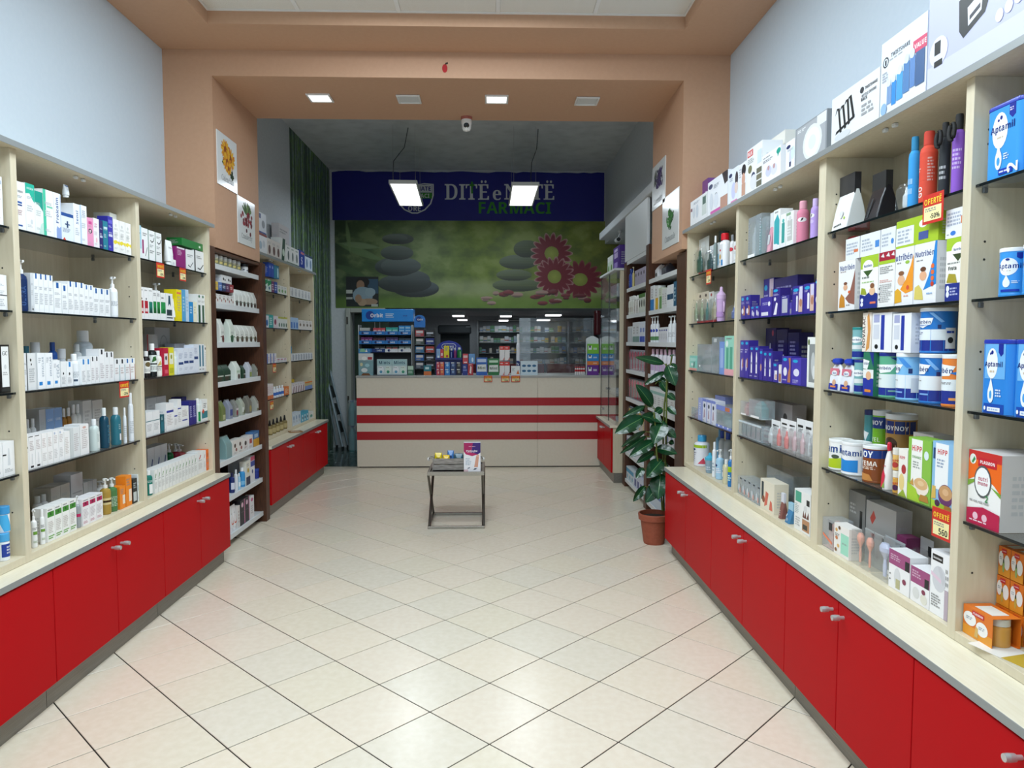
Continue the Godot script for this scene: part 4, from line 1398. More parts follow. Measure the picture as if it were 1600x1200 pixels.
# returns [[part name, mesh, material], ...]
func make(kind: String, w: float, h: float, d: float, base: String, deco: String, salt: int) -> Array:
	var col := H(base)
	var out := []
	var m := MB.new()
	var f := Face.new()
	f.w = w
	f.h = h
	f.d = d / 2
	var cap := H(opt(deco, "c", "eef0f0"))
	match kind:
		"box":
			var side := H(opt(deco, "s", base))
			m.box(Vector3(-w / 2, 0, -d / 2), Vector3(w / 2, h, d / 2), side)
			face_rect(m, f, 0.0, 0.0, 1.0, 1.0, 0.0002, col)
			# glued flap line and small print on the two ends
			var fs := Face.new()
			fs.w = d
			fs.h = h
			fs.d = w / 2
			for sg in [-1.0, 1.0]:
				var k := m.v.size()
				small_print(m, fs, 0.2, 0.2, 0.8, 0.75, side.lerp(Color(0.25, 0.27, 0.3), 0.45), 6, 0.0004, salt + 3)
				m.turned(k, Transform3D(Basis(Vector3.UP, PI / 2 * sg), Vector3.ZERO))
			print_on(m, f, deco, salt)
			out.append(["body", m.mesh(), M.plastic if " g" in deco else M.carton])
		"rbox":
			var lid := h * 0.06
			m.loft([ring(w, d, 0.0, d * 0.22), ring(w, d, h - lid, d * 0.22)], col)
			f.h = h - lid
			f.w = w - d * 0.44
			f.d = d / 2
			print_on(m, f, deco, salt)
			out.append(["body", m.mesh(), M.plastic])
			m = MB.new()
			m.loft([ring(w * 1.01, d * 1.02, h - lid + 0.0006, d * 0.22), ring(w * 1.01, d * 1.02, h - 0.004, d * 0.22), ring(w * 0.98, d * 0.98, h, d * 0.2)], cap)
			out.append(["lid", m.mesh(), M.plastic])
		"tin":
			var r := w / 2
			m.lathe([[0.0, 0.0], [r * 0.97, 0.0], [r, 0.003], [r, 0.006], [r * 0.985, 0.008], [r * 0.985, h * 0.9], [r, h * 0.905], [r, h * 0.92]], col, 26)
			f.kind = 1
			f.w = w * 0.985
			f.y0 = 0.008
			f.h = h * 0.9 - 0.009
			print_on(m, f, deco, salt)
			out.append(["body", m.mesh(), M.plastic])
			m = MB.new()
			m.lathe([[r * 1.0, h * 0.9205], [r * 1.015, h * 0.925], [r * 1.015, h * 0.985], [r * 0.99, h], [r * 0.9, h], [r * 0.88, h * 0.985], [0.0, h * 0.985]], cap, 26)
			out.append(["lid", m.mesh(), M.plastic])
		"pump", "bottle", "spray", "drop":
			var r := w / 2
			var sz := clampf(d / w, 0.45, 1.0)
			var hb := h * {"pump": 0.72, "bottle": 0.8, "spray": 0.78, "drop": 0.62}[kind] as float
			var clear := opt(deco, "a", "")
			m.lathe([[0.0, 0.0], [r * 0.92, 0.0], [r, 0.006], [r, hb * 0.86], [r * 0.9, hb * 0.94], [r * 0.45, hb], [r * 0.36, hb + 0.004]] if kind != "spray" else [[0.0, 0.0], [r, 0.0], [r, hb * 0.88], [r * 0.9, hb * 0.95], [r * 0.62, hb]], col, 16, Vector3.ZERO, sz)
			f.kind = 1
			f.sz = sz
			f.y0 = 0.006
			f.h = hb * 0.84
			print_on(m, f, deco, salt)
			out.append(["body", m.mesh(), M.plastic])
			m = MB.new()
			if kind == "pump":
				m.lathe([[r * 0.42, hb], [r * 0.42, hb + h * 0.09], [r * 0.2, hb + h * 0.1], [r * 0.2, h * 0.93], [r * 0.45, h * 0.935], [r * 0.45, h * 0.985], [0.0, h]], cap, 12)
				m.box(Vector3(-r * 0.16, h * 0.945, 0.0), Vector3(r * 0.16, h * 0.985, r * 1.15), cap)
				out.append(["pump", m.mesh(), M.plastic])
			elif kind == "drop":
				m.lathe([[r * 0.5, hb], [r * 0.5, hb + h * 0.12], [r * 0.4, hb + h * 0.13], [r * 0.3, h * 0.93], [r * 0.2, h * 0.99], [0.0, h]], cap, 12)
				out.append(["dropper", m.mesh(), M.plastic])
			else:
				var rc := r * (0.62 if kind == "spray" else 0.55)
				m.lathe([[rc, hb + 0.0005], [rc, h * 0.975], [rc * 0.92, h], [0.0, h]], cap, 14)
				out.append(["cap", m.mesh(), M.plastic])
		"oval":
			var hb := h * 0.8
			var e := minf(w, d) * 0.42
			m.loft([ring(w * 0.94, d * 0.9, 0.0, e * 0.9), ring(w, d, 0.008, e), ring(w, d, hb * 0.82, e), ring(w * 0.8, d * 0.85, hb * 0.94, e * 0.7), ring(w * 0.42, minf(d * 0.6, w * 0.42), hb, minf(d * 0.28, w * 0.2))], col)
			f.w = w - 2 * e + e * 0.8
			f.y0 = hb * 0.04
			f.h = hb * 0.78
			f.d = d / 2
			print_on(m, f, deco, salt)
			out.append(["body", m.mesh(), M.plastic])
			m = MB.new()
			m.lathe([[w * 0.23, hb + 0.0005], [w * 0.23, h * 0.97], [w * 0.2, h], [0.0, h]], cap, 14)
			out.append(["cap", m.mesh(), M.plastic])
		"tube":
			var hc := h * 0.16
			m.loft([ring(w * 0.86, d * 0.95, hc, d * 0.42), ring(w * 0.95, d * 0.8, h * 0.45, d * 0.36), ring(w, d * 0.3, h * 0.85, d * 0.12), ring(w, 0.003, h * 0.965, 0.0014), ring(w, 0.003, h, 0.0014)], col)
			f.y0 = h * 0.86
			f.h = h * 0.1
			f.d = d * 0.16
			f.y0 = h * 0.2
			f.h = h * 0.76
			f.d = d * 0.47
			var k0 := m.v.size()
			print_on(m, f, deco, salt)
			for k in range(k0, m.v.size()):
				var p := m.v[k]
				var u := clampf((p.y / h - 0.16) / 0.82, 0.0, 1.0)
				p.z = lerpf(d * 0.475, 0.0016, pow(u, 1.35)) + (p.z - d * 0.47)
				p.x *= 0.86
				m.v[k] = p
			out.append(["body", m.mesh(), M.plastic])
			m = MB.new()
			m.lathe([[0.0, 0.0], [w * 0.36, 0.0], [w * 0.38, 0.002], [w * 0.38, hc - 0.001], [w * 0.3, hc]], cap, 14, Vector3.ZERO, clampf(d / w, 0.5, 1.0))
			out.append(["cap", m.mesh(), M.plastic])
		"jar":
			var r := w / 2
			m.lathe([[0.0, 0.0], [r * 0.93, 0.0], [r * 0.97, 0.004], [r * 0.97, h * 0.66], [r * 0.88, h * 0.7]], col, 18)
			f.kind = 1
			f.w = w * 0.97
			f.y0 = 0.004
			f.h = h * 0.64
			print_on(m, f, deco, salt)
			out.append(["body", m.mesh(), M.plastic])
			m = MB.new()
			m.lathe([[r * 0.9, h * 0.7005], [r, h * 0.71], [r, h * 0.97], [r * 0.95, h], [0.0, h]], cap, 18)
			out.append(["lid", m.mesh(), M.plastic])
		"pouch":
			var hb := h * 0.82
			var rings := []
			for q in [[0.0, 0.9, 1.0], [0.05, 1.0, 0.95], [0.45, 0.98, 0.8], [0.75, 0.9, 0.5], [0.92, 0.62, 0.25], [1.0, 0.32, 0.16]]:
				rings.append(ring(w * q[1], d * q[2], hb * q[0], minf(d * q[2], w * q[1]) * 0.46))
			m.loft(rings, col)
			f.w = w * 0.78
			f.y0 = hb * 0.04
			f.h = hb * 0.8
			f.d = d * 0.505
			var k0 := m.v.size()
			print_on(m, f, deco, salt)
			for k in range(k0, m.v.size()):
				var p := m.v[k]
				p.z -= d * 0.24 * clampf(p.y / hb - 0.05, 0.0, 1.0)
				m.v[k] = p
			out.append(["body", m.mesh(), M.plastic])
			m = MB.new()
			m.lathe([[w * 0.16, hb - 0.002], [w * 0.2, hb + 0.002], [w * 0.24, hb + h * 0.05], [w * 0.22, h * 0.97], [w * 0.12, h], [0.0, h]], cap, 12)
			out.append(["cap", m.mesh(), M.plastic])
		"blister":
			m.box(Vector3(-w / 2, 0, -d / 2), Vector3(w / 2, h, -d / 2 + 0.002), col)
			f.d = -d / 2 + 0.002
			print_on(m, f, deco, salt)
			out.append(["card", m.mesh(), M.carton])
			m = MB.new()
			var it := H(opt(deco, "i", "b8c4c6"))
			m.lathe([[0.0, 0.0], [w * 0.2, 0.0], [w * 0.24, h * 0.06], [w * 0.24, h * 0.34], [w * 0.13, h * 0.42], [w * 0.09, h * 0.56], [0.0, h * 0.6]], it, 10, Vector3(0, h * 0.08, 0.002), clampf(d / w * 0.7, 0.3, 1.0))
			out.append(["content", m.mesh(), M.plastic])
			m = MB.new()
			m.loft([ring(w * 0.86, d * 0.93, h * 0.04, d * 0.2), ring(w * 0.8, d * 0.9, h * 0.6, d * 0.2), ring(w * 0.6, d * 0.6, h * 0.76, d * 0.18)], Color.WHITE)
			out.append(["bubble", m.mesh(), M.clear])
		"bag":
			# a block bag: flat front, gabled and folded top
			m.loft([ring(w, d, 0.0, 0.006, 2), ring(w, d, h * 0.6, 0.006, 2), ring(w * 0.98, d * 0.55, h * 0.82, 0.005, 2), ring(w * 0.97, d * 0.16, h * 0.97, 0.003, 2), ring(w * 0.97, d * 0.12, h, 0.002, 2)], col)
			f.h = h * 0.6
			print_on(m, f, deco, salt)
			out.append(["body", m.mesh(), M.carton])
			var fo := H(opt(deco, "c", base))
			m = MB.new()
			m.loft([ring(w * 0.99, d * 0.2, h * 0.9, 0.003, 2), ring(w * 0.99, d * 0.2, h * 1.0, 0.003, 2)], fo)
			out.append(["folded_top", m.mesh(), M.carton])
		"header":
			# a soft pack under a card header with a hang hole, leaning back
			m.loft([ring(w, d, 0.0, 0.006, 2), ring(w, d * 0.62, h * 0.4, 0.006, 2), ring(w * 0.99, d * 0.2, h * 0.7, 0.004, 2)], col)
			f.h = h * 0.5
			f.d = d * 0.5
			var k0 := m.v.size()
			print_on(m, f, deco, salt)
			for k in range(k0, m.v.size()):
				m.v[k].z -= d * 0.36 * m.v[k].y / h
			out.append(["pack", m.mesh(), M.plastic])
			m = MB.new()
			m.box(Vector3(-w * 0.495, h * 0.62, -d * 0.14), Vector3(w * 0.495, h, d * 0.14), H(opt(deco, "c", "2a2a2c")))
			m.box(Vector3(-w * 0.12, h * 0.88, d * 0.121), Vector3(w * 0.12, h * 0.92, d * 0.125), H("8a8d90"))
			out.append(["header_card", m.mesh(), M.carton])
		"case":
			var it := H(opt(deco, "i", "aab4b8"))
			var e := 0.0012
			m.box(Vector3(-w / 2, 0, -d / 2), Vector3(w / 2, e, d / 2), Color.WHITE)
			m.box(Vector3(-w / 2, h - e, -d / 2), Vector3(w / 2, h, d / 2), Color.WHITE)
			for s in [-1.0, 1.0]:
				m.box(Vector3(s * (w / 2 - e / 2) - e / 2, e, -d / 2), Vector3(s * (w / 2 - e / 2) + e / 2, h - e, d / 2), Color.WHITE)
				m.box(Vector3(-w / 2 + e, e, s * (d / 2 - e / 2) - e / 2), Vector3(w / 2 - e, h - e, s * (d / 2 - e / 2) + e / 2), Color.WHITE)
			out.append(["case", m.mesh(), M.haze_plastic])
			m = MB.new()
			m.lathe([[0.0, 0.0], [0.36, 0.0], [0.4, 0.05], [0.4, 0.52], [0.3, 0.62], [0.3, 0.72], [0.16, 0.82], [0.1, 0.9], [0.0, 0.92]], it, 12)
			for k in m.v.size():
				m.v[k] = Vector3(m.v[k].x * w, m.v[k].y * h + 0.003, m.v[k].z * d)
			out.append(["content", m.mesh(), M.plastic])
			m = MB.new()
			f.d = d / 2 + 0.0006
			m.box(Vector3(-w * 0.49, 0.0015, -d * 0.47), Vector3(w * 0.49, 0.003, d * 0.47), H(base))
			print_on(m, f, deco, salt)
			out.append(["print", m.mesh(), M.carton])
		"flask":
			var r := w / 2
			var hb := h * 0.8
			m.lathe([[0.0, 0.0], [r * 0.95, 0.0], [r, 0.004], [r, h * 0.3], [r * 0.985, h * 0.303], [r * 0.985, h * 0.308], [r, h * 0.311], [r, hb * 0.88], [r * 0.9, hb * 0.95], [r * 0.62, hb]], col, 24)
			f.kind = 1
			f.y0 = 0.004
			f.h = hb * 0.86
			print_on(m, f, deco, salt)
			out.append(["body", m.mesh(), M.matt])
			m = MB.new()
			m.lathe([[r * 0.6, hb + 0.0005], [r * 0.62, hb + 0.004], [r * 0.62, h * 0.97], [r * 0.56, h], [0.0, h]], cap, 20)
			out.append(["cap", m.mesh(), M.matt])
			if opt(deco, "loop", "") != "":
				m = MB.new()
				var pts := []
				for k in 17:
					var a := TAU * k / 16
					pts.append(Vector3(-r * 0.35 + sin(a) * r * 0.42, h * 0.76 + cos(a) * h * 0.11, r * 0.85 + 0.012 + sin(a * 0.5) * 0.012))
				m.tube(pts, 0.006, cap, 6, false)
				out.append(["carry_loop", m.mesh(), M.matt])
		"cup":
			var r := w / 2
			m.lathe([[0.0, 0.0], [r * 0.8, 0.0], [r * 0.85, 0.006], [r, h * 0.6], [r * 0.96, h * 0.64]], col, 18)
			f.kind = 1
			f.y0 = 0.006
			f.h = h * 0.5
			f.w = w * 0.96
			print_on(m, f, deco, salt)
			out.append(["body", m.mesh(), M.plastic])
			m = MB.new()
			m.lathe([[r * 1.02, h * 0.641], [r * 1.02, h * 0.76], [r * 0.7, h * 0.82], [r * 0.4, h * 0.86], [r * 0.3, h * 0.97], [r * 0.16, h], [0.0, h]], cap, 18)
			out.append(["lid", m.mesh(), M.plastic])
			m = MB.new()
			m.tube([Vector3(r * 0.98, h * 0.55, 0.01), Vector3(r * 1.3, h * 0.5, 0.02), Vector3(r * 1.3, h * 0.28, 0.02), Vector3(r * 0.93, h * 0.22, 0.01)], 0.006, cap, 6)
			out.append(["handle", m.mesh(), M.plastic])
		"brush":
			m.box(Vector3(-w / 2, 0, -d / 2), Vector3(w / 2, h, -d / 2 + 0.002), col)
			f.d = -d / 2 + 0.002
			print_on(m, f, deco, salt)
			out.append(["card", m.mesh(), M.carton])
			m = MB.new()
			var it := H(opt(deco, "i", "d24a5a"))
			var hr := minf(w * 0.3, h * 0.2)
			m.lathe([[0.0, h * 0.05], [hr * 0.3, h * 0.07], [hr * 0.36, h * 0.3], [hr * 0.24, h * 0.5], [hr * 0.5, h * 0.58], [hr, h * 0.7], [hr, h * 0.8], [hr * 0.6, h * 0.9], [0.0, h * 0.92]], it, 12, Vector3(0, 0, d * 0.08), clampf(d * 0.3 / hr, 0.1, 0.6))
			out.append(["content", m.mesh(), M.plastic])
			m = MB.new()
			m.loft([ring(w * 0.96, d * 0.9, 0.002, d * 0.1, 2), ring(w * 0.96, d * 0.9, h * 0.97, d * 0.1, 2)], Color.WHITE)
			out.append(["clear_cover", m.mesh(), M.clear])
		"twin":
			# two jars held in a printed sleeve
			var r := minf(d * 0.46, w * 0.235)
			for s in [-1.0, 1.0]:
				m = MB.new()
				m.lathe([[0.0, 0.002], [r, 0.002], [r, h * 0.62], [r * 0.9, h * 0.7]], H("d39a4a"), 16, Vector3(s * w * 0.25, 0, 0))
				m.lathe([[r * 0.92, h * 0.705], [r * 0.95, h * 0.71], [r * 0.95, h * 0.95], [0.0, h * 0.96]], H("d8d4c8"), 16, Vector3(s * w * 0.25, 0, 0))
				out.append(["jar", m.mesh(), M.plastic])
			m = MB.new()
			var th := 0.001
			m.box(Vector3(-w / 2, 0, d / 2 - th), Vector3(w / 2, h, d / 2), col)
			m.box(Vector3(-w / 2, 0, -d / 2), Vector3(w / 2, h, -d / 2 + th), col)
			m.box(Vector3(-w / 2, h - th, -d / 2 + th), Vector3(w / 2, h, d / 2 - th), col)
			m.box(Vector3(-w / 2, 0, -d / 2 + th), Vector3(w / 2, th, d / 2 - th), col)
			print_on(m, f, deco, salt)
			m.box(Vector3(-w * 0.3, h + 0.0002, -d * 0.3), Vector3(w * 0.3, h + 0.0006, d * 0.3), H("e6e2da"))
			out.append(["sleeve", m.mesh(), M.carton])
	return out

var n_goods := 0
var carton_name := "carton"
const ROUND := ["tin", "pump", "bottle", "spray", "drop", "jar", "flask", "cup"]
const SOFT := ["oval", "tube", "pouch", "header", "bag"]
# free lengths between the uprights of the open shelving, and clear heights under the shelves
const BAYS := {"L": [[-4.762, -3.861], [-3.819, -2.889], [-2.847, -1.918], [-8.012, -7.103], [-7.062, -6.103], [-5.876, -4.904]], "R": [[-4.952, -3.988], [-3.942, -2.978], [-2.912, -2.058], [-2.017, -1.063], [-7.215, -6.315], [-6.195, -5.255]]}

func put(kind: String, spots: Array, w: float, h: float, d: float, base: String, deco: String, label: String, group: String, turn: float) -> void:
	n_goods += 1
	var pieces := make(kind, w, h, d, base, deco, n_goods)
	var named: Array = NAMES[kind] if kind != "box" else [carton_name, "carton"]
	var first: Node3D = null
	for k in spots.size():
		var at: Vector3 = spots[k] + Vector3(0, 0.0009, 0)
		if pieces.size() == 1:
			single(named[0], pieces[0][1], pieces[0][2], label, named[1], at, turn, group)
		elif first == null:
			first = thing(named[0], label, named[1], at, turn, group)
			for p in pieces:
				part(p[0], p[1], p[2], first)
		else:
			var o: Node3D = first.duplicate()
			o.name = numbered(named[0])
			add_child(o)
			o.position = at
			o.rotation.y = turn

# rows of goods: every line is "kind count px0 px1 top depth_cm colour | print | description"; TOP is a pixel row, or a height in metres if below 5
func goods(side: String, plane: float, y: float, loc: String, lines: String, wall := 0.0, clear_h := 0.0) -> void:
	var sg := {"L": 1.0, "R": -1.0, "Z": 1.0}[side] as float
	var turn := {"L": PI / 2, "R": -PI / 2, "Z": 0.0}[side] as float
	if wall == 0.0:
		wall = {"L": XL + 0.014, "R": XR - 0.014, "Z": -99.0}[side]
	var open_shelf := side != "Z" and y < 2.1 and absf(plane) < 1.99 + (1.0 if side == "L" else 0.0)
	if clear_h == 0.0:
		clear_h = 9.0
		if open_shelf:
			for sy in SHELF_Y:
				if sy > y + 0.01:
					clear_h = sy - 0.014 - y
					break
			if y >= SHELF_Y[4]:
				clear_h = 2.188 - y
	for line in lines.split("\n", false):
		line = line.strip_edges()
		if line.is_empty():
			continue
		var f := line.split("|")
		var hd := f[0].split(" ", false)
		var kind := hd[0].trim_suffix("*")
		var whole := hd[0].ends_with("*")
		var n := int(hd[1])
		var p0 := float(hd[2])
		var p1 := float(hd[3])
		var top := float(hd[4])
		var d := float(hd[5]) / 100.0
		var spots := []
		var h := top
		var w := 0.0
		var back := Vector3(-sg, 0, 0) if side != "Z" else Vector3(0, 0, -1)
		var pm := p0 + (p1 - p0) * 0.5 / n
		# the pixel row half way up the item
		var g := on_x(pm, 560, plane) if side != "Z" else on_z(pm, 560, plane)
		var vv := Vector3(g.x, y, g.z) - EYE
		var yb := 600.0 - F_PX * vv.dot(upv) / vv.dot(fwd)
		var ym := (yb + (top if top > 5.0 else yb)) * 0.5
		if kind in ROUND:
			# the outline gives the width when all of it shows; in a close row the next item hides a share of it
			var r := 0.0
			var slot := (on_x(p0, ym, plane) - on_x(p1, ym, plane)).length() / n if side != "Z" else 99.0
			var wpx := (p1 - p0) / n
			var grow := 1.0
			for it in 3:
				var mid := on_x((p0 + p1) / 2, ym, plane - sg * r) if side != "Z" else on_z((p0 + p1) / 2, ym, plane - r)
				var t := (mid - EYE).dot(fwd)
				var off := ((p0 + p1) / 2 - 800.0) / F_PX
				var sil := wpx / F_PX * t / sqrt(1.0 + off * off)
				var dm := sil if whole or side == "Z" else clampf(slot * 0.8, sil, sil * 1.5)
				grow = dm / sil
				r = dm * 0.5
			w = 2.0 * r
			if side != "Z":
				w = minf(w, absf(wall - plane) - 0.002)
			w -= minf(0.002, w * 0.06)
			d = w
			for k in n:
				var px := p0 + (p1 - p0) * (k + 0.5) / n
				# the edge turned away from the hiding neighbour stays where the photograph has it
				px += wpx * 0.5 * (grow - 1.0) * (-1.0 if side == "L" else 1.0)
				var c := on_x(px, ym, plane - sg * r) if side != "Z" else on_z(px, ym, plane - r)
				spots.append(c)
			if top > 5.0:
				h = (on_x(pm, top, plane - sg * r) if side != "Z" else on_z(pm, top, plane - r)).y - y
		else:
			var a := on_x(p0, ym, plane) if side != "Z" else on_z(p0, ym, plane)
			var b := on_x(p1, ym, plane) if side != "Z" else on_z(p1, ym, plane)
			a.y = y
			b.y = y
			if kind in SOFT and side != "Z" and n == 1:
				# the outline shows the depth as well: take its share off the near or far end
				var m := (a + b) * 0.5
				var share := d * 0.7 * absf(m.z / m.x)
				var len := a.distance_to(b)
				var cut := minf(share, len * 0.5)
				b = a.lerp(b, 1.0 - cut / len) if side == "R" else b
				a = b.lerp(a, 1.0 - cut / len) if side == "L" else a
			if open_shelf or side == "L" or side == "R":
				if y < 2.15:
					var best := []
					var most := 0.0
					for q in BAYS[side]:
						var o := minf(maxf(a.z, b.z), q[1]) - maxf(minf(a.z, b.z), q[0])
						if o > most:
							most = o
							best = q
					if best:
						a.z = clampf(a.z, best[0], best[1])
						b.z = clampf(b.z, best[0], best[1])
			w = a.distance_to(b) / n
			w -= minf(0.0024, w * 0.06)
			if side != "Z":
				d = minf(d, absf(wall - plane) - 0.002)
			for k in n:
				spots.append(a.lerp(b, (k + 0.5) / n) + back * (d / 2))
			if top > 5.0:
				h = (on_x(pm, top, plane) if side != "Z" else on_z(pm, top, plane)).y - y
		h = minf(h, clear_h)
		if h < 0.012 or w < 0.004:
			push_warning("flat item: " + line)
			h = maxf(h, 0.03)
			w = maxf(w, 0.01)
		for k in spots.size():
			spots[k].y = y
		# round things keep clear of the uprights
		if kind in ROUND and side != "Z" and y < 2.15:
			for k in spots.size():
				for q in BAYS[side]:
					if spots[k].z > q[0] - 0.06 and spots[k].z < q[1] + 0.06:
						spots[k].z = clampf(spots[k].z, q[0] + w / 2, q[1] - w / 2)
						break
		queue.append([kind, spots, w, h, d, hd[6], f[1].strip_edges(), f[2].strip_edges() + ", " + loc, "goods on " + loc, turn - (sg * 0.6 if kind in ROUND and side != "Z" else 0.0), carton_name, side])

var queue := []
var filled: Array[AABB] = []

# boxes go in first; round things then take the room that is left between them
func place_queue() -> void:
	for pass_no in 2:
		for q in queue:
			var is_round: bool = q[0] in ROUND
			if is_round != (pass_no == 1):
				continue
			var w: float = q[2]
			var h: float = q[3]
			var w0 := w
			if is_round and q[11] != "Z":
				for it in 2:
					for k in q[1].size():
						var c: Vector3 = q[1][k]
						var lo := c.z - w
						var hi := c.z + w
						for o in filled:
							if o.position.y > c.y + h - 0.002 or o.end.y < c.y + 0.002 or o.position.x > c.x + w * 0.42 or o.end.x < c.x - w * 0.42:
								continue
							if o.get_center().z < c.z and o.end.z > lo:
								lo = o.end.z
							elif o.get_center().z >= c.z and o.position.z < hi:
								hi = o.position.z
						lo += 0.0015
						hi -= 0.0015
						if hi - lo < w:
							w = maxf(hi - lo, w0 * 0.6)
							c.z = (lo + hi) / 2
						else:
							c.z = clampf(c.z, lo + w / 2, hi - w / 2)
						q[1][k] = c
				q[4] = w
			carton_name = q[10]
			for c in q[1]:
				var sx: float = w if q[11] == "Z" else q[4]
				var sz: float = q[4] if q[11] == "Z" else w
				filled.append(AABB(Vector3(c.x - sx / 2, c.y, c.z - sz / 2), Vector3(sx, h, sz)))
			put(q[0], q[1], w, h, q[4], q[5], q[6], q[7], q[8], q[9])


func price_tag(side: String, plane: float, c: Array, label: String, price: String) -> void:
	# a red card with a pale field, hung on a shelf edge; c: left, top, right, bottom pixels
	var turn := PI / 2 if side == "L" else (-PI / 2 if side == "R" else 0.0)
	var a: Vector3
	var b: Vector3
	if side == "Z":
		a = on_z(c[0], c[1], plane)
		b = on_z(c[2], c[3], plane)
	else:
		a = on_x(c[0], (c[1] + c[3]) / 2.0, plane)
		b = on_x(c[2], (c[1] + c[3]) / 2.0, plane)
		a.y = on_x((c[0] + c[2]) / 2.0, c[1], plane).y
		b.y = on_x((c[0] + c[2]) / 2.0, c[3], plane).y
	var w := Vector2(a.x - b.x, a.z - b.z).length()
	var h := a.y - b.y
	var t := thing("price_tag", label, "price tag", Vector3((a.x + b.x) / 2, b.y, (a.z + b.z) / 2), turn, "red offer tags on the shelf edges")
	part("card", bx(Vector3(-w / 2, 0, 0.001), Vector3(w / 2, h, 0.0025), 0.0004), M.price_red, t)
	var m := MB.new()
	var f := Face.new()
	f.w = w
	f.h = h
	f.d = 0.0026
	print_on(m, f, "r 8 10 92 58 f2e6a8;w 50 78 82 f6d23a OFERTË;t 14 40 86 54 4a4a40 2;w 62 24 46 3a3a36 " + price, 3)
	part("print", m.mesh(), M.matt, t)

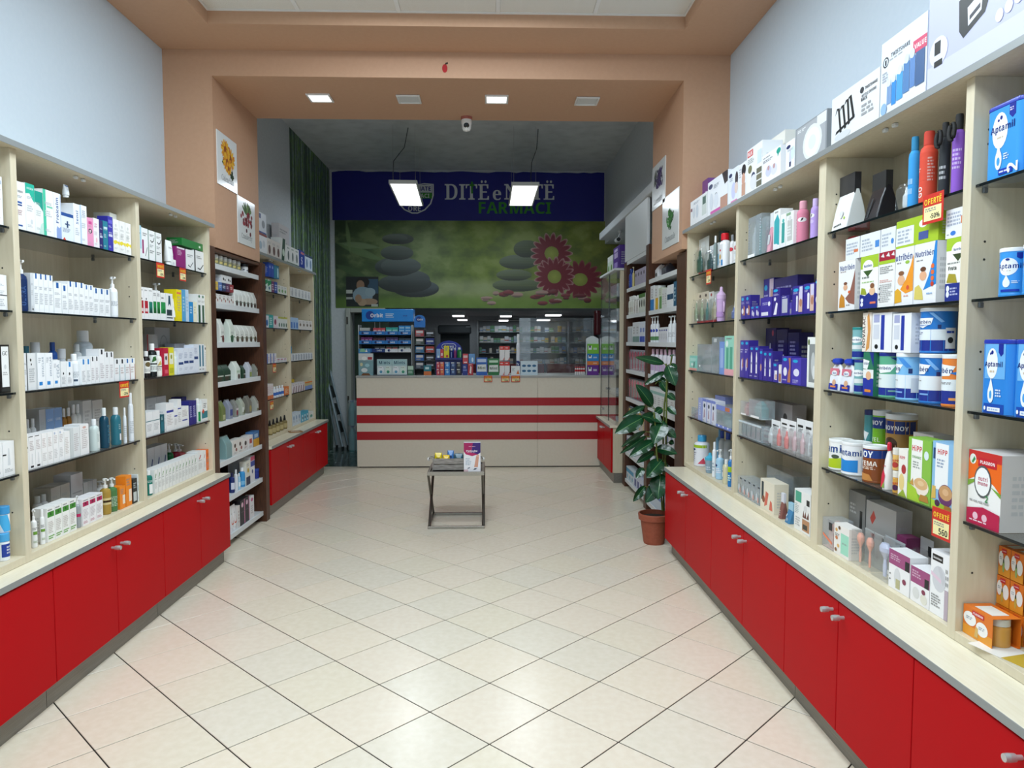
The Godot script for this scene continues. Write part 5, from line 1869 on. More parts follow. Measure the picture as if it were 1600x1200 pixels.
# ---------------------------------------------------------------- goods on the skincare wall
func goods_left() -> void:
	carton_name = "skincare_carton"
	var x := -1.856
	var bk := -1.99
	goods("L", x, SHELF_Y[4], "top shelf, middle skincare bay", """
box 1 25 40 285 7 f3f4f3 | r 14 55 62 59 2a55a0;r 14 50 62 53 1e3f80;t 15 66 70 72 8a8f98 2;t 15 30 70 42 b07070 3;r 14 8 60 11 2a55a0;t 20 76 80 84 888 1 | white carton with double blue stripes
box 1 40 54.5 288 7 f2f4f3 | p 22b49a 0,100 100,100 100,62 70,70 45,80 0,78;w 52 90 70 d8f0ea FROZEN;~ 9098a0;e 60 22 12 5 d5dadd | white carton with mint green top panel
box 1 54.5 67.5 300 7 eef3f1 | p 159a88 0,100 100,100 100,55 60,66 0,74;~ 8a9a98;p c3e2d6 40,0 100,0 100,30 70,25 | white carton with dark teal wave top
box 1 67.5 84 298 7 f1f3f2 | r 0 0 26 100 45c3a0;r 34 62 90 66 7cc8b0;~ 9aa0a8 | white carton with mint side stripe
box 1 84 95.5 302.5 7 eff1f4 | p 8fa6d8 30,0 100,0 100,30 70,24 40,28 30,20;v 45 62 55 3a5a98 Froicalm;r 88 30 100 100 c9d6ee | white carton lettered Froicalm with lilac wave
box 1 95.5 115 334 8 e6eef6 | r 0 88 100 100 1d4f96;p d8452c 8,0 38,0 22,12;r 30 58 70 62 23406e;r 44 48 56 72 23406e;t 10 30 80 46 7d90a8 4 | pale blue carton with navy top and red corner
box 1 115 126 319.5 6 f1f4f7 | v 50 66 34 5878a8 Sensi;t 20 20 80 40 a6b2c2 4;r 90 0 100 100 c8d8ea | white carton with upright blue script
box 1 126 136 322 6 f1f3f6 | r 0 0 12 100 bcd3ee;t 25 74 80 88 7a8aa8 3;~ 9aa4b0 | white carton with pale blue edge
box 1 136 146 341 5 ec9ac0 | e 50 54 30 8 1c1518;e 50 54 14 5 f0d0e0;r 25 78 75 88 d04a90;~ c06090 | pink carton with black bow
box 1 146 155 342 5 f4eef0 | t 20 70 80 84 e07aa0 2;e 50 26 14 9 f0c0c8;~ b0a0a8 | white carton with pink lettering
box 1 155 161 345 5 2b2a6c | r 15 40 85 46 d0d4ea;~ 8a8cc0 | narrow dark violet carton
box 1 161 168.7 346 5 1f7f96 | r 12 72 88 80 c8e4ea;~ 8cc4d0 | narrow teal carton
box 1 168.7 176.5 339 5 3a36a8 | r 12 42 88 48 d8d8f4;r 10 80 90 90 6a66d0;~ a8a8e4 | narrow indigo carton
box 3 177 204.5 343.5 6 f4f4f1 | p ecd83a 0,28 30,24 60,30 100,23 100,36 70,34 40,38 0,34;e 45 82 16 5 d8dcd8;t 20 50 80 62 b0b4b0 3;~ b8bcb8 | white carton with yellow wave band
""")
	goods("L", -1.925, SHELF_Y[4], "top shelf, middle skincare bay", """
box 1 172 194 336 8 eceee9 | ~ b0b4b0 | plain white carton behind the yellow wave cartons
""")
	goods("L", -1.862, SHELF_Y[4] + 0.196, "top shelf, middle skincare bay", """
tube 1 98 111 288 3 e9eef4 | r 0 86 100 97 2a5aa0;t 15 30 85 60 8a98b0 5;c eef2f4 | white tube with blue crimp standing on a pale blue carton
""")
	goods("L", x, SHELF_Y[3], "second shelf, middle skincare bay", """
pump 1 30 44.5 407 6 16305f | v 48 45 62 3d5c92 ULTRA;c f2f4f4 | navy pump bottle with white pump
box 1 48 53 427 6 d9dde0 | ~ 8a9098;r 30 4 70 9 444 | grey printed carton side on
box 4 53 83 427.5 6 f4f6f7 | r 34 86 66 100 1f5fa6;t 10 58 90 66 8a929a 2;r 0 66 100 67 dfe3e6;t 12 20 88 50 b4bac0 6 | tall white carton with blue tab
box 1 84 96 442 6 f4f6f7 | r 34 82 68 100 1f5fa6;t 12 60 88 68 8a929a 2;t 12 18 88 50 b4bac0 6 | wide white carton with blue tab
box 1 96.5 106 444 6 f4f6f7 | r 30 76 66 94 1f5fa6;t 12 52 88 62 8a929a 2;t 12 14 88 44 b4bac0 5 | white carton with lowered blue tab
box 3 106 132 440 6 f5f6f7 | r 36 84 66 100 1f5fa6;t 12 56 88 64 8a929a 2;t 12 14 88 46 b4bac0 6 | white carton with blue tab in a trio
box 2 132 146 445 6 f5f6f7 | r 36 84 66 98 2a6cb0;t 12 54 88 62 8a929a 2;t 12 14 88 44 b4bac0 5 | shorter white carton with blue tab in a pair
box 3 146 172 450 6 f4f6f7 | r 36 80 66 98 1f5fa6;t 12 50 88 60 8a929a 2;t 12 12 88 42 b4bac0 5 | short white carton with blue tab
pump 1 173 184.5 433 5 f0f3f5 | t 25 40 80 60 9aa2aa 4;c f5f6f6 | white pump bottle at the end of the white cartons
""")
	goods("L", x, SHELF_Y[2], "third shelf, middle skincare bay", """
box 1 36 43 552 6 e6e8ea | r 80 0 100 100 33373c;~ 8a9098 | white carton with dark edge
box 1 43 58 552.5 6 e4e6e6 | e 35 82 8 4 222;e 40 70 6 3 222;t 15 20 85 60 9aa0a4 7;r 88 0 100 100 c9cdd0 | white carton with black dots
box 2 58.5 83 552 6 f4f6f8 | r 16 10 60 20 2a86d0;v 70 62 55 a8b4c0 EFFACLAR;t 15 72 45 88 9aa2ac 3 | tall white carton with blue square
box 1 83 94 563 6 f4f6f8 | r 20 14 62 25 2a86d0;v 70 60 50 a8b4c0 CICA;t 15 72 45 88 9aa2ac 3 | shorter white carton with blue square
box 1 95 104 565 6 eef0f0 | e 45 52 12 5 222;t 15 10 85 40 a4aab0 6 | white carton with one black dot
box 1 104 114 565 6 f4f6f7 | r 36 78 66 98 2a86d0;e 45 50 12 6 333;t 15 10 85 36 a4aab0 5 | white carton with blue tab and black drop
spray 1 115 126 553 5 eef2f5 | t 20 30 80 60 9aa4ae 5;r 30 12 60 22 44546a;c f4f6f6 | small white spray bottle
box 2 127 142 561 6 f4f6f7 | r 34 78 68 98 2a86d0;t 15 10 85 54 a4aab0 8 | white carton with bright blue tab
box 2 142 155 557 6 f3f4f5 | r 34 82 64 98 30343a;t 15 12 85 58 b2a8ae 7 | white carton with dark tab
box 1 155 164 545.5 6 f3f4f5 | r 34 84 64 98 262a30;t 15 12 85 58 b2a8ae 8 | tall white carton with black tab
box 2 164 178 550 6 f3f4f5 | r 34 82 64 98 262a30;t 15 12 85 58 b2a8ae 7 | white carton with black tab
box 2 179 195.5 561 6 f3f5f6 | r 34 78 64 97 262a30;r 92 0 100 72 1f8a96;t 12 30 80 62 c0a8a4 3 | small white carton with teal right edge
box 2 195.5 212 560 6 f3f5f6 | r 34 78 64 97 2a6cb0;r 92 0 100 72 a8322c;t 12 30 80 62 c0a8a4 3 | small white carton with red right edge
""")
	goods("L", bk, SHELF_Y[2], "third shelf, middle skincare bay", """
jar 1 38 47 541 6 b8c6cc | c 2f6a7a;t 20 20 80 60 667 3 | grey jar with teal lid in the rear row
jar 1 53 64 535 6 5a6a92 | c e4e8ea;t 20 20 80 60 ccd 3 | blue jar with white lid in the rear row
bottle 1 80 91 535 5 2a58a8 | c 2450a0;r 5 60 95 84 e8ecf0 | blue bottle with white band in the rear row
jar 1 94 104 545 5 dfe6ea | c f2f2f2;r 40 10 90 70 2a7ab8 | white jar with blue label in the rear row
bottle 1 118 129 538 5 e9eef0 | c f4f6f6;t 20 30 80 60 9aa4ae 5 | white capped bottle in the rear row
spray 1 125 146 517 7 dce8f0 | r 60 40 90 70 2a72b8;t 15 20 60 60 8fa0b0 6;c eef2f2 | large white spray can with blue label in the rear row
box 1 152 164 545 6 e8e9e8 | ~ a0a4a8 | white carton in the rear row
""")
	goods("L", x, SHELF_Y[1], "fourth shelf, middle skincare bay", """
box 1 39 45 678 6 f2f2f0 | r 10 58 80 64 1c1c1c;~ a8a8a8 | white carton with black tab near the upright
box 2 45 65 681 6 f3f2f1 | r 20 4 70 10 26262a;r 0 96 70 98 222;t 15 55 85 85 b8a8a6 6;p dfe0e0 35,14 60,14 55,46 40,46 | white carton with black label and dropper drawing
box 2 65 83 677 6 f5f3f1 | t 15 55 85 85 c4b0a8 6;t 15 14 85 40 c8c4c0 5 | white carton with beige print
box 2 83 100.5 673 6 f5f4f3 | t 15 60 85 86 c0b4b0 5;t 15 14 85 44 c4c4c4 6;e 30 92 14 4 b8c4d8 | white carton with small crest
box 1 100.5 109.5 674 6 f4f3f1 | t 15 20 85 80 c8bcb4 10 | narrow white carton
box 1 110 125 668 7 e4e6e6 | r 0 0 30 100 cfd4d4;t 38 20 92 80 b4a8a8 9 | silver white carton
box 1 125 139 663 7 f0efee | t 20 20 85 84 bcaeac 10;e 50 90 20 4 d8b0a4 | tall white carton with pink print
oval 1 140 158 656 4 cddad6 | r 8 8 92 92 dde8e4;t 18 40 82 80 8aa4a0 6;c f2f4f4 | pale green bottle with white cap
oval 1 158 173 638 4 17465a | v 50 50 70 3f7488 mand;c e8eeee | dark teal bottle with white flip cap
oval 1 174 191.5 637 4 2f7280 | r 40 14 80 42 eef2f4;c eef2f2;t 15 60 80 84 7ab0b8 3 | translucent teal bottle with white tag
spray* 1 192 198 637 4 e6ebef | t 20 20 80 70 a4acb4 6;c f0f2f3 | slim white spray can
spray* 1 199.5 209 614 5 e9edf0 | t 20 20 80 60 b0b8be 7;c eef0f1 | tall white spray can
""")
	goods("L", bk, SHELF_Y[1], "fourth shelf, middle skincare bay", """
bottle 2 41 58 655 5 dfe2e2 | c eceeee | small white bottle in the rear row
box 1 62 72 640 8 b9babb | ~ 909498 | grey carton in the rear row
box 2 72 98 639 8 d9dde2 | r 0 30 100 100 86a6d2;p c9d6e8 0,30 100,30 100,52 50,44;w 50 76 60 dfe8f4 CARE | pale blue carton pair in the rear row
bottle 2 98 113 638 4 9a6a26 | r 10 40 90 80 e4d8bc;c e8e8e6 | amber bottle in the rear row
bottle 2 113 130 632 4 dcdcd8 | c eceeee | plain white bottle in the rear row
box 1 130 144 626 7 dcdcdb | t 20 20 80 80 a8a8a8 7 | white carton in the rear row
box 1 145 161 625 7 dededd | r 20 20 80 32 c86a60;t 20 50 80 80 a8a8a8 5 | white carton with red line in the rear row
bottle 1 162 174 633 4 1c4a58 | c e6eaea | dark teal bottle in the rear row
""")
	goods("L", x, SHELF_Y[0], "base shelf, middle skincare bay", """
pump* 1 47 58.5 796 6 eef0ee | r 30 50 80 64 6a9a3a;t 25 70 80 82 555 2;t 30 14 80 24 7aa04a 3;c f2f3f2 | white pump bottle with green label beside upright
spray* 1 61 70.5 795 6 f0f1ef | r 20 48 80 60 6a9a3a;t 20 66 80 80 555 2;t 30 12 80 22 7aa04a 3;c f4f4f3 | white foam bottle with green label
box 4 73.5 120 793 6 f2f2ee | r 6 72 94 88 3f8a30;r 40 77 60 85 1e5a1a;t 10 90 90 97 555 1;t 12 24 88 60 c0b8ae 7;r 10 14 90 17 6aa84a;r 10 8 70 11 6aa84a | white carton with green band
pump 1 120.5 128 773 4 9aa0a2 | r 10 50 90 66 b8285c;c f2f3f2 | grey bottle with magenta label
box 3 128.5 161 779 6 f1eff0 | r 8 72 92 88 b01c56;r 38 77 62 85 6a0c30;t 10 90 90 97 555 1;t 12 26 88 62 c4b8bc 7;t 10 8 80 18 c05080 2 | white carton with magenta band
pump 1 161.5 174 746 5 a98a3c | r 8 40 92 70 d6c48a;r 20 50 80 60 3a2a14;c f0f0ea | amber pump bottle with gold label
pump 1 174.5 186.5 744 5 4a7a48 | t 15 20 85 70 8ab08a 7;c e8ecea | green pump bottle
box 1 187 196 760 5 f08a1e | r 50 20 95 60 f3e2cc;t 15 66 85 90 8a4a10 3 | short orange carton
box 1 196.5 206 743 5 f18c20 | r 50 14 95 54 f3e2cc;t 15 66 85 92 8a4a10 3 | tall orange carton
box 1 207 214.5 748 5 1d2424 | r 15 8 85 46 c4ccca;t 20 60 80 85 9aa 3 | black carton with grey label
box 1 215 223 740 5 e6eeee | r 20 40 80 60 9fccca;~ 8aa8a8 | white carton with mint block
""")
	goods("L", bk, SHELF_Y[0], "base shelf, middle skincare bay", """
bottle 2 56 80 774 5 d3d4d2 | c d9dbd9 | grey white bottle in the rear row
box 2 80 110 761 8 b6b2a8 | t 15 20 80 80 8e8a80 5 | grey carton in the rear row
box 1 111 130 740 8 b9b9bb | r 10 55 90 58 98989a | tall grey carton in the rear row
box 3 131 152 754 7 b5b7b6 | t 15 20 80 70 949694 4 | low grey carton in the rear row
pump 1 153 167 750 5 e6e8e6 | c f0f1f0 | white pump bottle in the rear row
""")
	goods("L", x, SHELF_Y[4], "top shelf, rack-side skincare bay", """
box 1 214 221 352 6 e8f2f4 | v 42 55 55 1a4a4a Freazy;r 70 30 100 100 a8d4e4 | pale blue carton with dark upright lettering
box 1 221 231 357 6 f4f5f4 | r 10 18 34 62 962068;t 20 74 95 86 222 2;p 1c3a34 60,10 92,40 88,42 55,13 | white carton with magenta bar
box 2 231.5 252.5 361 6 f3f5f4 | r 0 0 7 100 1c6a4a;t 22 80 92 88 1c2422 2;p 222826 30,66 55,60 80,66 92,78 88,80 76,69 55,64 33,69;t 20 44 80 54 8a9494 2;t 20 24 90 36 3a4444 2 | white carton with green edge and black arc
tube 1 256 273 375 4 f1f3f2 | r 30 20 50 55 1f7a4a;r 62 20 88 50 a05a98;t 25 62 90 72 223 2;c f2f4f3 | white tube with green and purple labels
box 1 275 290 387 6 8e1f72 | t 15 60 70 86 c88ab8 4;r 10 92 90 100 e8e4e8 | magenta pack
box 1 291 303 391 6 f2f4f3 | p 20282a 20,20 50,12 90,40 86,43 50,17 24,25;t 15 62 85 78 444 2 | white carton with black swoosh
box 1 303.5 320 393 6 f1f3f2 | r 0 0 12 100 1a1e1e;p 20282a 30,16 60,10 95,36 90,40 60,16 34,20;t 25 62 85 78 444 2 | white carton with black edge
""")
	goods("L", -1.86, SHELF_Y[4] + 0.139, "top shelf, rack-side skincare bay", """
box 1 284 325 0.045 9 1d7a36 | r 80 30 88 60 d8ecd8 | flat green carton lying across white ones
""")
	goods("L", -1.855, SHELF_Y[4], "top shelf, rack-side skincare bay", """
box 1 268 275 406 2 eef0f0 | r 30 20 60 60 d0d4d8 | tiny white carton before the magenta pack
""")
	goods("L", x, SHELF_Y[3], "second shelf, rack-side skincare bay", """
box 2 218 232 448.5 6 f4f4f3 | r 12 18 88 58 b3182c;r 20 24 80 34 e8d0d0;t 15 88 85 94 777 1;e 50 64 12 3 333 | white carton with red panel
box 1 232 239 450.5 6 f3f5f3 | r 10 20 90 56 1d7f6c;p 0e4a40 10,20 50,40 90,20;t 15 88 85 94 777 1 | white carton with teal panel
box 2 239 250.5 454 6 f3f5f3 | r 8 22 92 62 1f8a40;p 0e5a28 8,22 40,44 92,30 92,22;t 15 80 85 92 777 2 | white carton with green panel
box 1 251 259 458 6 f3f5f3 | r 4 24 96 66 2a9450;p 127038 4,24 60,44 96,34 96,24;t 15 76 85 86 444 1 | wide white carton with bright green panel
box 1 259.5 270 459 6 f1f3f2 | p 1d4a5a 30,52 50,62 70,52 62,92 38,92;r 8 18 86 40 2c3c44;r 5 8 95 12 3a4a50 | white carton with dark teal star
tube 1 270 275 467 3 f0f2f2 | c f2f2f2;t 20 40 80 60 999 2 | small white tube
box 1 275.5 284 453 7 efdc1a | t 20 30 80 80 b8a010 6;r 10 86 90 92 e87a5a | yellow carton
box 1 284.5 290 453 6 5aa6d4 | t 20 30 80 80 a8d4ea 5 | sky blue carton
box 1 290 295 453 6 c4dcf0 | t 20 30 80 80 8ab0d0 5 | pale blue carton
box 1 295.5 302 472 5 2a8fd0 | t 20 40 80 80 a8d8f4 3 | short bright blue carton
box 1 302 308 472 5 f2efd4 | t 20 40 80 80 c8c090 3 | short cream carton
box 2 308.5 320.5 460 6 f2f4f2 | r 22 0 78 62 14503a;e 50 92 22 5 2a6a4a;t 8 70 92 78 9aa4a0 2 | white carton with dark green upright band
""")
	goods("L", -1.94, SHELF_Y[3], "second shelf, rack-side skincare bay", """
pump 1 240 254 443 5 e8edef | c eff2f2 | white pump bottle in the rear row
box 1 298 308 460 6 e8ecea | e 50 88 28 6 2a6a4a | white carton with green oval in the rear row
""")
	goods("L", x, SHELF_Y[2], "third shelf, rack-side skincare bay", """
bottle 1 219 225.5 549 4 f0f1f0 | c f2f3f2;t 20 30 80 60 999 3 | plain white bottle
bottle 1 226 235 549 4 1e1c1a | r 10 18 90 88 eceae2;e 50 68 24 14 6a5a3a;t 20 26 80 44 777 3;c f4f4f2 | black bottle with floral label
bottle 1 235 245.5 537 4 1c211f | r 10 18 90 92 e6ece6;p 3a6a34 30,60 70,70 60,88 40,84;t 20 26 80 44 666 3;r 20 50 80 56 2a2a2a;c f5f5f3 | taller black bottle with leaf label
bottle 1 245.5 255 548 4 efede2 | p c8b060 30,55 70,62 55,85;t 20 26 80 44 888 3;r 30 48 80 52 333;c f4f4f2 | cream bottle with gold sprig
box 1 255.5 263.5 544 5 c01f3e | r 15 40 85 80 f2e8e6;r 20 8 80 22 e05a70;e 50 64 18 8 3a3a3a | red carton with white label
box 1 263.5 272 543 5 e6dc2e | r 15 40 85 80 eef0d8;r 10 8 90 26 c2c01e;e 50 66 16 8 9aa02a | yellow carton with pale label
bottle 1 272 278 549 4 dde6e4 | c e8eeec | pale translucent bottle
box 1 278.5 287 546 6 e3e9f3 | r 6 38 94 48 22407a;t 15 60 85 84 8a9cc0 4;t 15 14 85 26 a8b4cc 3 | pale blue carton with navy label
box 2 287 303 544 6 e3e9f3 | r 6 40 94 50 22407a;t 15 60 85 84 8a9cc0 4;t 15 14 85 26 a8b4cc 3 | tall pale blue carton with navy label
box 1 303 310 539 6 e3e9f3 | r 6 48 94 58 22407a;t 15 68 85 90 8a9cc0 4 | tallest pale blue carton
box 2 310.5 319.5 538 6 eef1f3 | r 20 20 70 96 1d6f8c;t 15 6 85 14 666 1 | white carton with teal upright stripe
box 1 320 326 540 5 ece8e6 | r 20 84 90 92 2a2a2e;t 30 20 70 76 8a8a90 8 | narrow white carton with dark heading
""")
	goods("L", bk, SHELF_Y[2], "third shelf, rack-side skincare bay", """
box 1 230 247 523 6 b4b4b4 | r 0 0 12 100 a82a30 | grey carton with red edge in the rear row
box 2 273 297 537 6 c6cbda | ~ 9098b0 | pale lilac carton in the rear row
""")
	goods("L", -2.07, SHELF_Y[2], "third shelf, rack-side skincare bay", """
box 1 242 266 512 6 b9babb | e 58 58 26 26 9a9c9e;e 58 58 22 22 b9babb;p a8323a 34,26 58,18 80,34 76,37 58,23 38,30 | tall grey carton with red arc behind
""")
	goods("L", x, SHELF_Y[1], "fourth shelf, rack-side skincare bay", """
box 1 223.5 227.5 641 5 16514e | t 20 30 80 70 8ab0ac 3 | dark teal carton by the upright
box 2 228 250 644 7 eceded | r 0 60 100 63 1a6a74;t 15 20 85 50 a8acae 5 | white carton with teal line
box 1 250.5 257 648 5 145a66 | r 20 10 80 60 1f7080;t 20 70 80 90 a8d0d4 3 | dark teal carton between white ones
box 1 257 259 646 5 e9eaea | ~ aaa | slim white carton
box 1 259.5 272 630 6 f1f1f0 | r 6 66 94 74 2a3a9a;t 12 20 88 60 c0b4b0 7 | white carton with blue bar
box 1 272 277.5 637 5 f0f0ef | r 6 58 94 64 2a3a9a;t 12 20 88 50 b8b8b8 5 | narrow white carton with blue bar
box 1 277.5 283.5 624 5 f1f1f0 | r 6 66 94 70 2a3a9a;t 12 20 88 56 b8b8b8 6 | tall narrow white carton with blue bar
box 1 283.5 295 635 6 f0f0ef | r 10 30 80 36 2a3a9a;t 12 50 88 84 b8b0ac 5 | white carton with low blue bar
box 2 295.5 307 627 6 25247c | t 15 30 85 80 9a9ad8 6 | navy carton
bottle 1 307.5 314.5 622 4 e4ece6 | r 40 0 96 60 1d8a4a;c f2f3f2 | white bottle with green label
box 1 315 326 624 5 eef0ee | r 0 14 100 46 127a88;p d2452a 4,46 26,34 48,46 26,58;t 30 60 90 84 333 3 | white carton with teal block and orange diamond
""")
	goods("L", bk, SHELF_Y[1], "fourth shelf, rack-side skincare bay", """
box 2 229 260 622 7 cdcdcb | t 20 30 80 80 a8a8a8 5 | grey white carton in the rear row
box 2 285 303 620 7 2a2a78 | t 20 30 80 80 8a8ac8 4 | navy carton in the rear row
bottle 3 305 324 616 4 dfe2e2 | c 2a2a2c | white bottle with dark cap in the rear row
""")
	goods("L", x, SHELF_Y[0], "base shelf, rack-side skincare bay", """
bottle 1 231 240.5 733 4 1f7a6c | r 40 4 92 60 f0f2f0;c f2f4f3;t 20 70 80 84 a8d4cc 2 | teal bottle with white cap
box 13 241 309 734 7 f2f3f0 | p 4f8a3a 20,66 34,64 60,80 48,84;t 15 56 85 62 777 1;t 12 20 88 48 c0c0bc 6;r 0 0 4 100 c9ccc8 | white carton with green leaf mark
box 1 309 318 705 7 f2f2f0 | p c0504a 20,66 34,64 60,80 48,84;t 15 56 85 62 777 1;t 12 20 88 48 c0c0bc 6 | wide white carton with red leaf mark
box 1 318 322 704 7 f2f2f0 | p c0504a 20,66 34,64 60,80 48,84;t 12 20 88 48 c0c0bc 6 | slim white carton with red leaf mark
box 1 322.5 333 701 7 f4711a | p 8a2a10 20,66 34,64 50,80 40,84;p 8a2a10 60,66 74,64 90,80 80,84;t 10 40 90 56 8a3a10 2;t 12 10 88 30 d85a10 4 | orange carton with brown leaf marks
""")
	goods("L", bk, SHELF_Y[0], "base shelf, rack-side skincare bay", """
box 3 231 262 700 7 d6d8da | p 22407a 40,40 55,36 78,66 66,70;t 20 10 80 28 a8acb0 2 | white carton with navy leaf in the rear row
pump 1 262 272 692 5 1f6a3c | c eef0ee | green pump bottle in the rear row
pump 1 272 282 692 5 9a2038 | c eef0ee | dark red pump bottle in the rear row
pump 1 282 296 691 5 b04a52 | c eef0ee;r 20 20 80 60 8a2a34 | rose pump bottle in the rear row
""")
	# the bay towards the entrance, of which a sliver shows
	goods("L", x, SHELF_Y[4], "top shelf, entrance skincare bay", """
box 2 -22 4 271 7 f1f3f5 | r 10 84 90 92 b8c4d0;~ 9aa4b0 | white carton beside the upright
""")
	goods("L", x, SHELF_Y[3], "second shelf, entrance skincare bay", """
box 2 -26 11 427 7 f2f4f5 | r 0 40 100 43 55595e;t 12 10 88 32 b4bac0 4;~ 9aa4b0 | white carton with grey line
""")
	goods("L", x, SHELF_Y[2], "third shelf, entrance skincare bay", """
box 2 -18 15.5 539 8 17181a | r 20 12 92 96 eef0ee;f 55 82 50 444 GC;e 55 54 12 5 cfd2d2;t 30 36 84 44 999 2;r 10 3 96 9 2a2c2e | black carton with white label
""")
	goods("L", x, SHELF_Y[1], "fourth shelf, entrance skincare bay", """
box 2 -16 24 694 8 f1f2f2 | p d5d9dc 40,30 64,30 60,62 56,80 48,80 44,62;t 15 10 85 22 8a9096 3;r 0 60 30 64 222 | white carton with spray bottle drawing
""")
	goods("L", x, SHELF_Y[0], "base shelf, entrance skincare bay", """
jar* 2 -30 18 0.105 9 eef2f4 | c 4aa6dc;r 30 16 80 90 1f3f9a;t 55 30 85 80 b8c0d0 3 | white tub with blue lid
""")
	goods("L", -1.862, SHELF_Y[0] + 0.106, "base shelf, entrance skincare bay", """
jar* 2 -30 18 0.10 8.6 eef2f4 | c 3f9ad4;p 4ab2e6 0,100 60,100 90,0 40,0 | stacked white tub with blue lid and blue wave
""")
	# red offer tags
	price_tag("L", -1.838, [244, 411, 256, 434], "red OFERTË tag under black arc cartons, top shelf by walnut rack", "-30%")
	price_tag("L", -1.838, [280, 419, 290, 439], "red OFERTË tag under the magenta pack, top shelf", "-25%")
	price_tag("L", -1.838, [186, 596, 201, 621], "red OFERTË tag under the third shelf of middle skincare bay", "-20%")

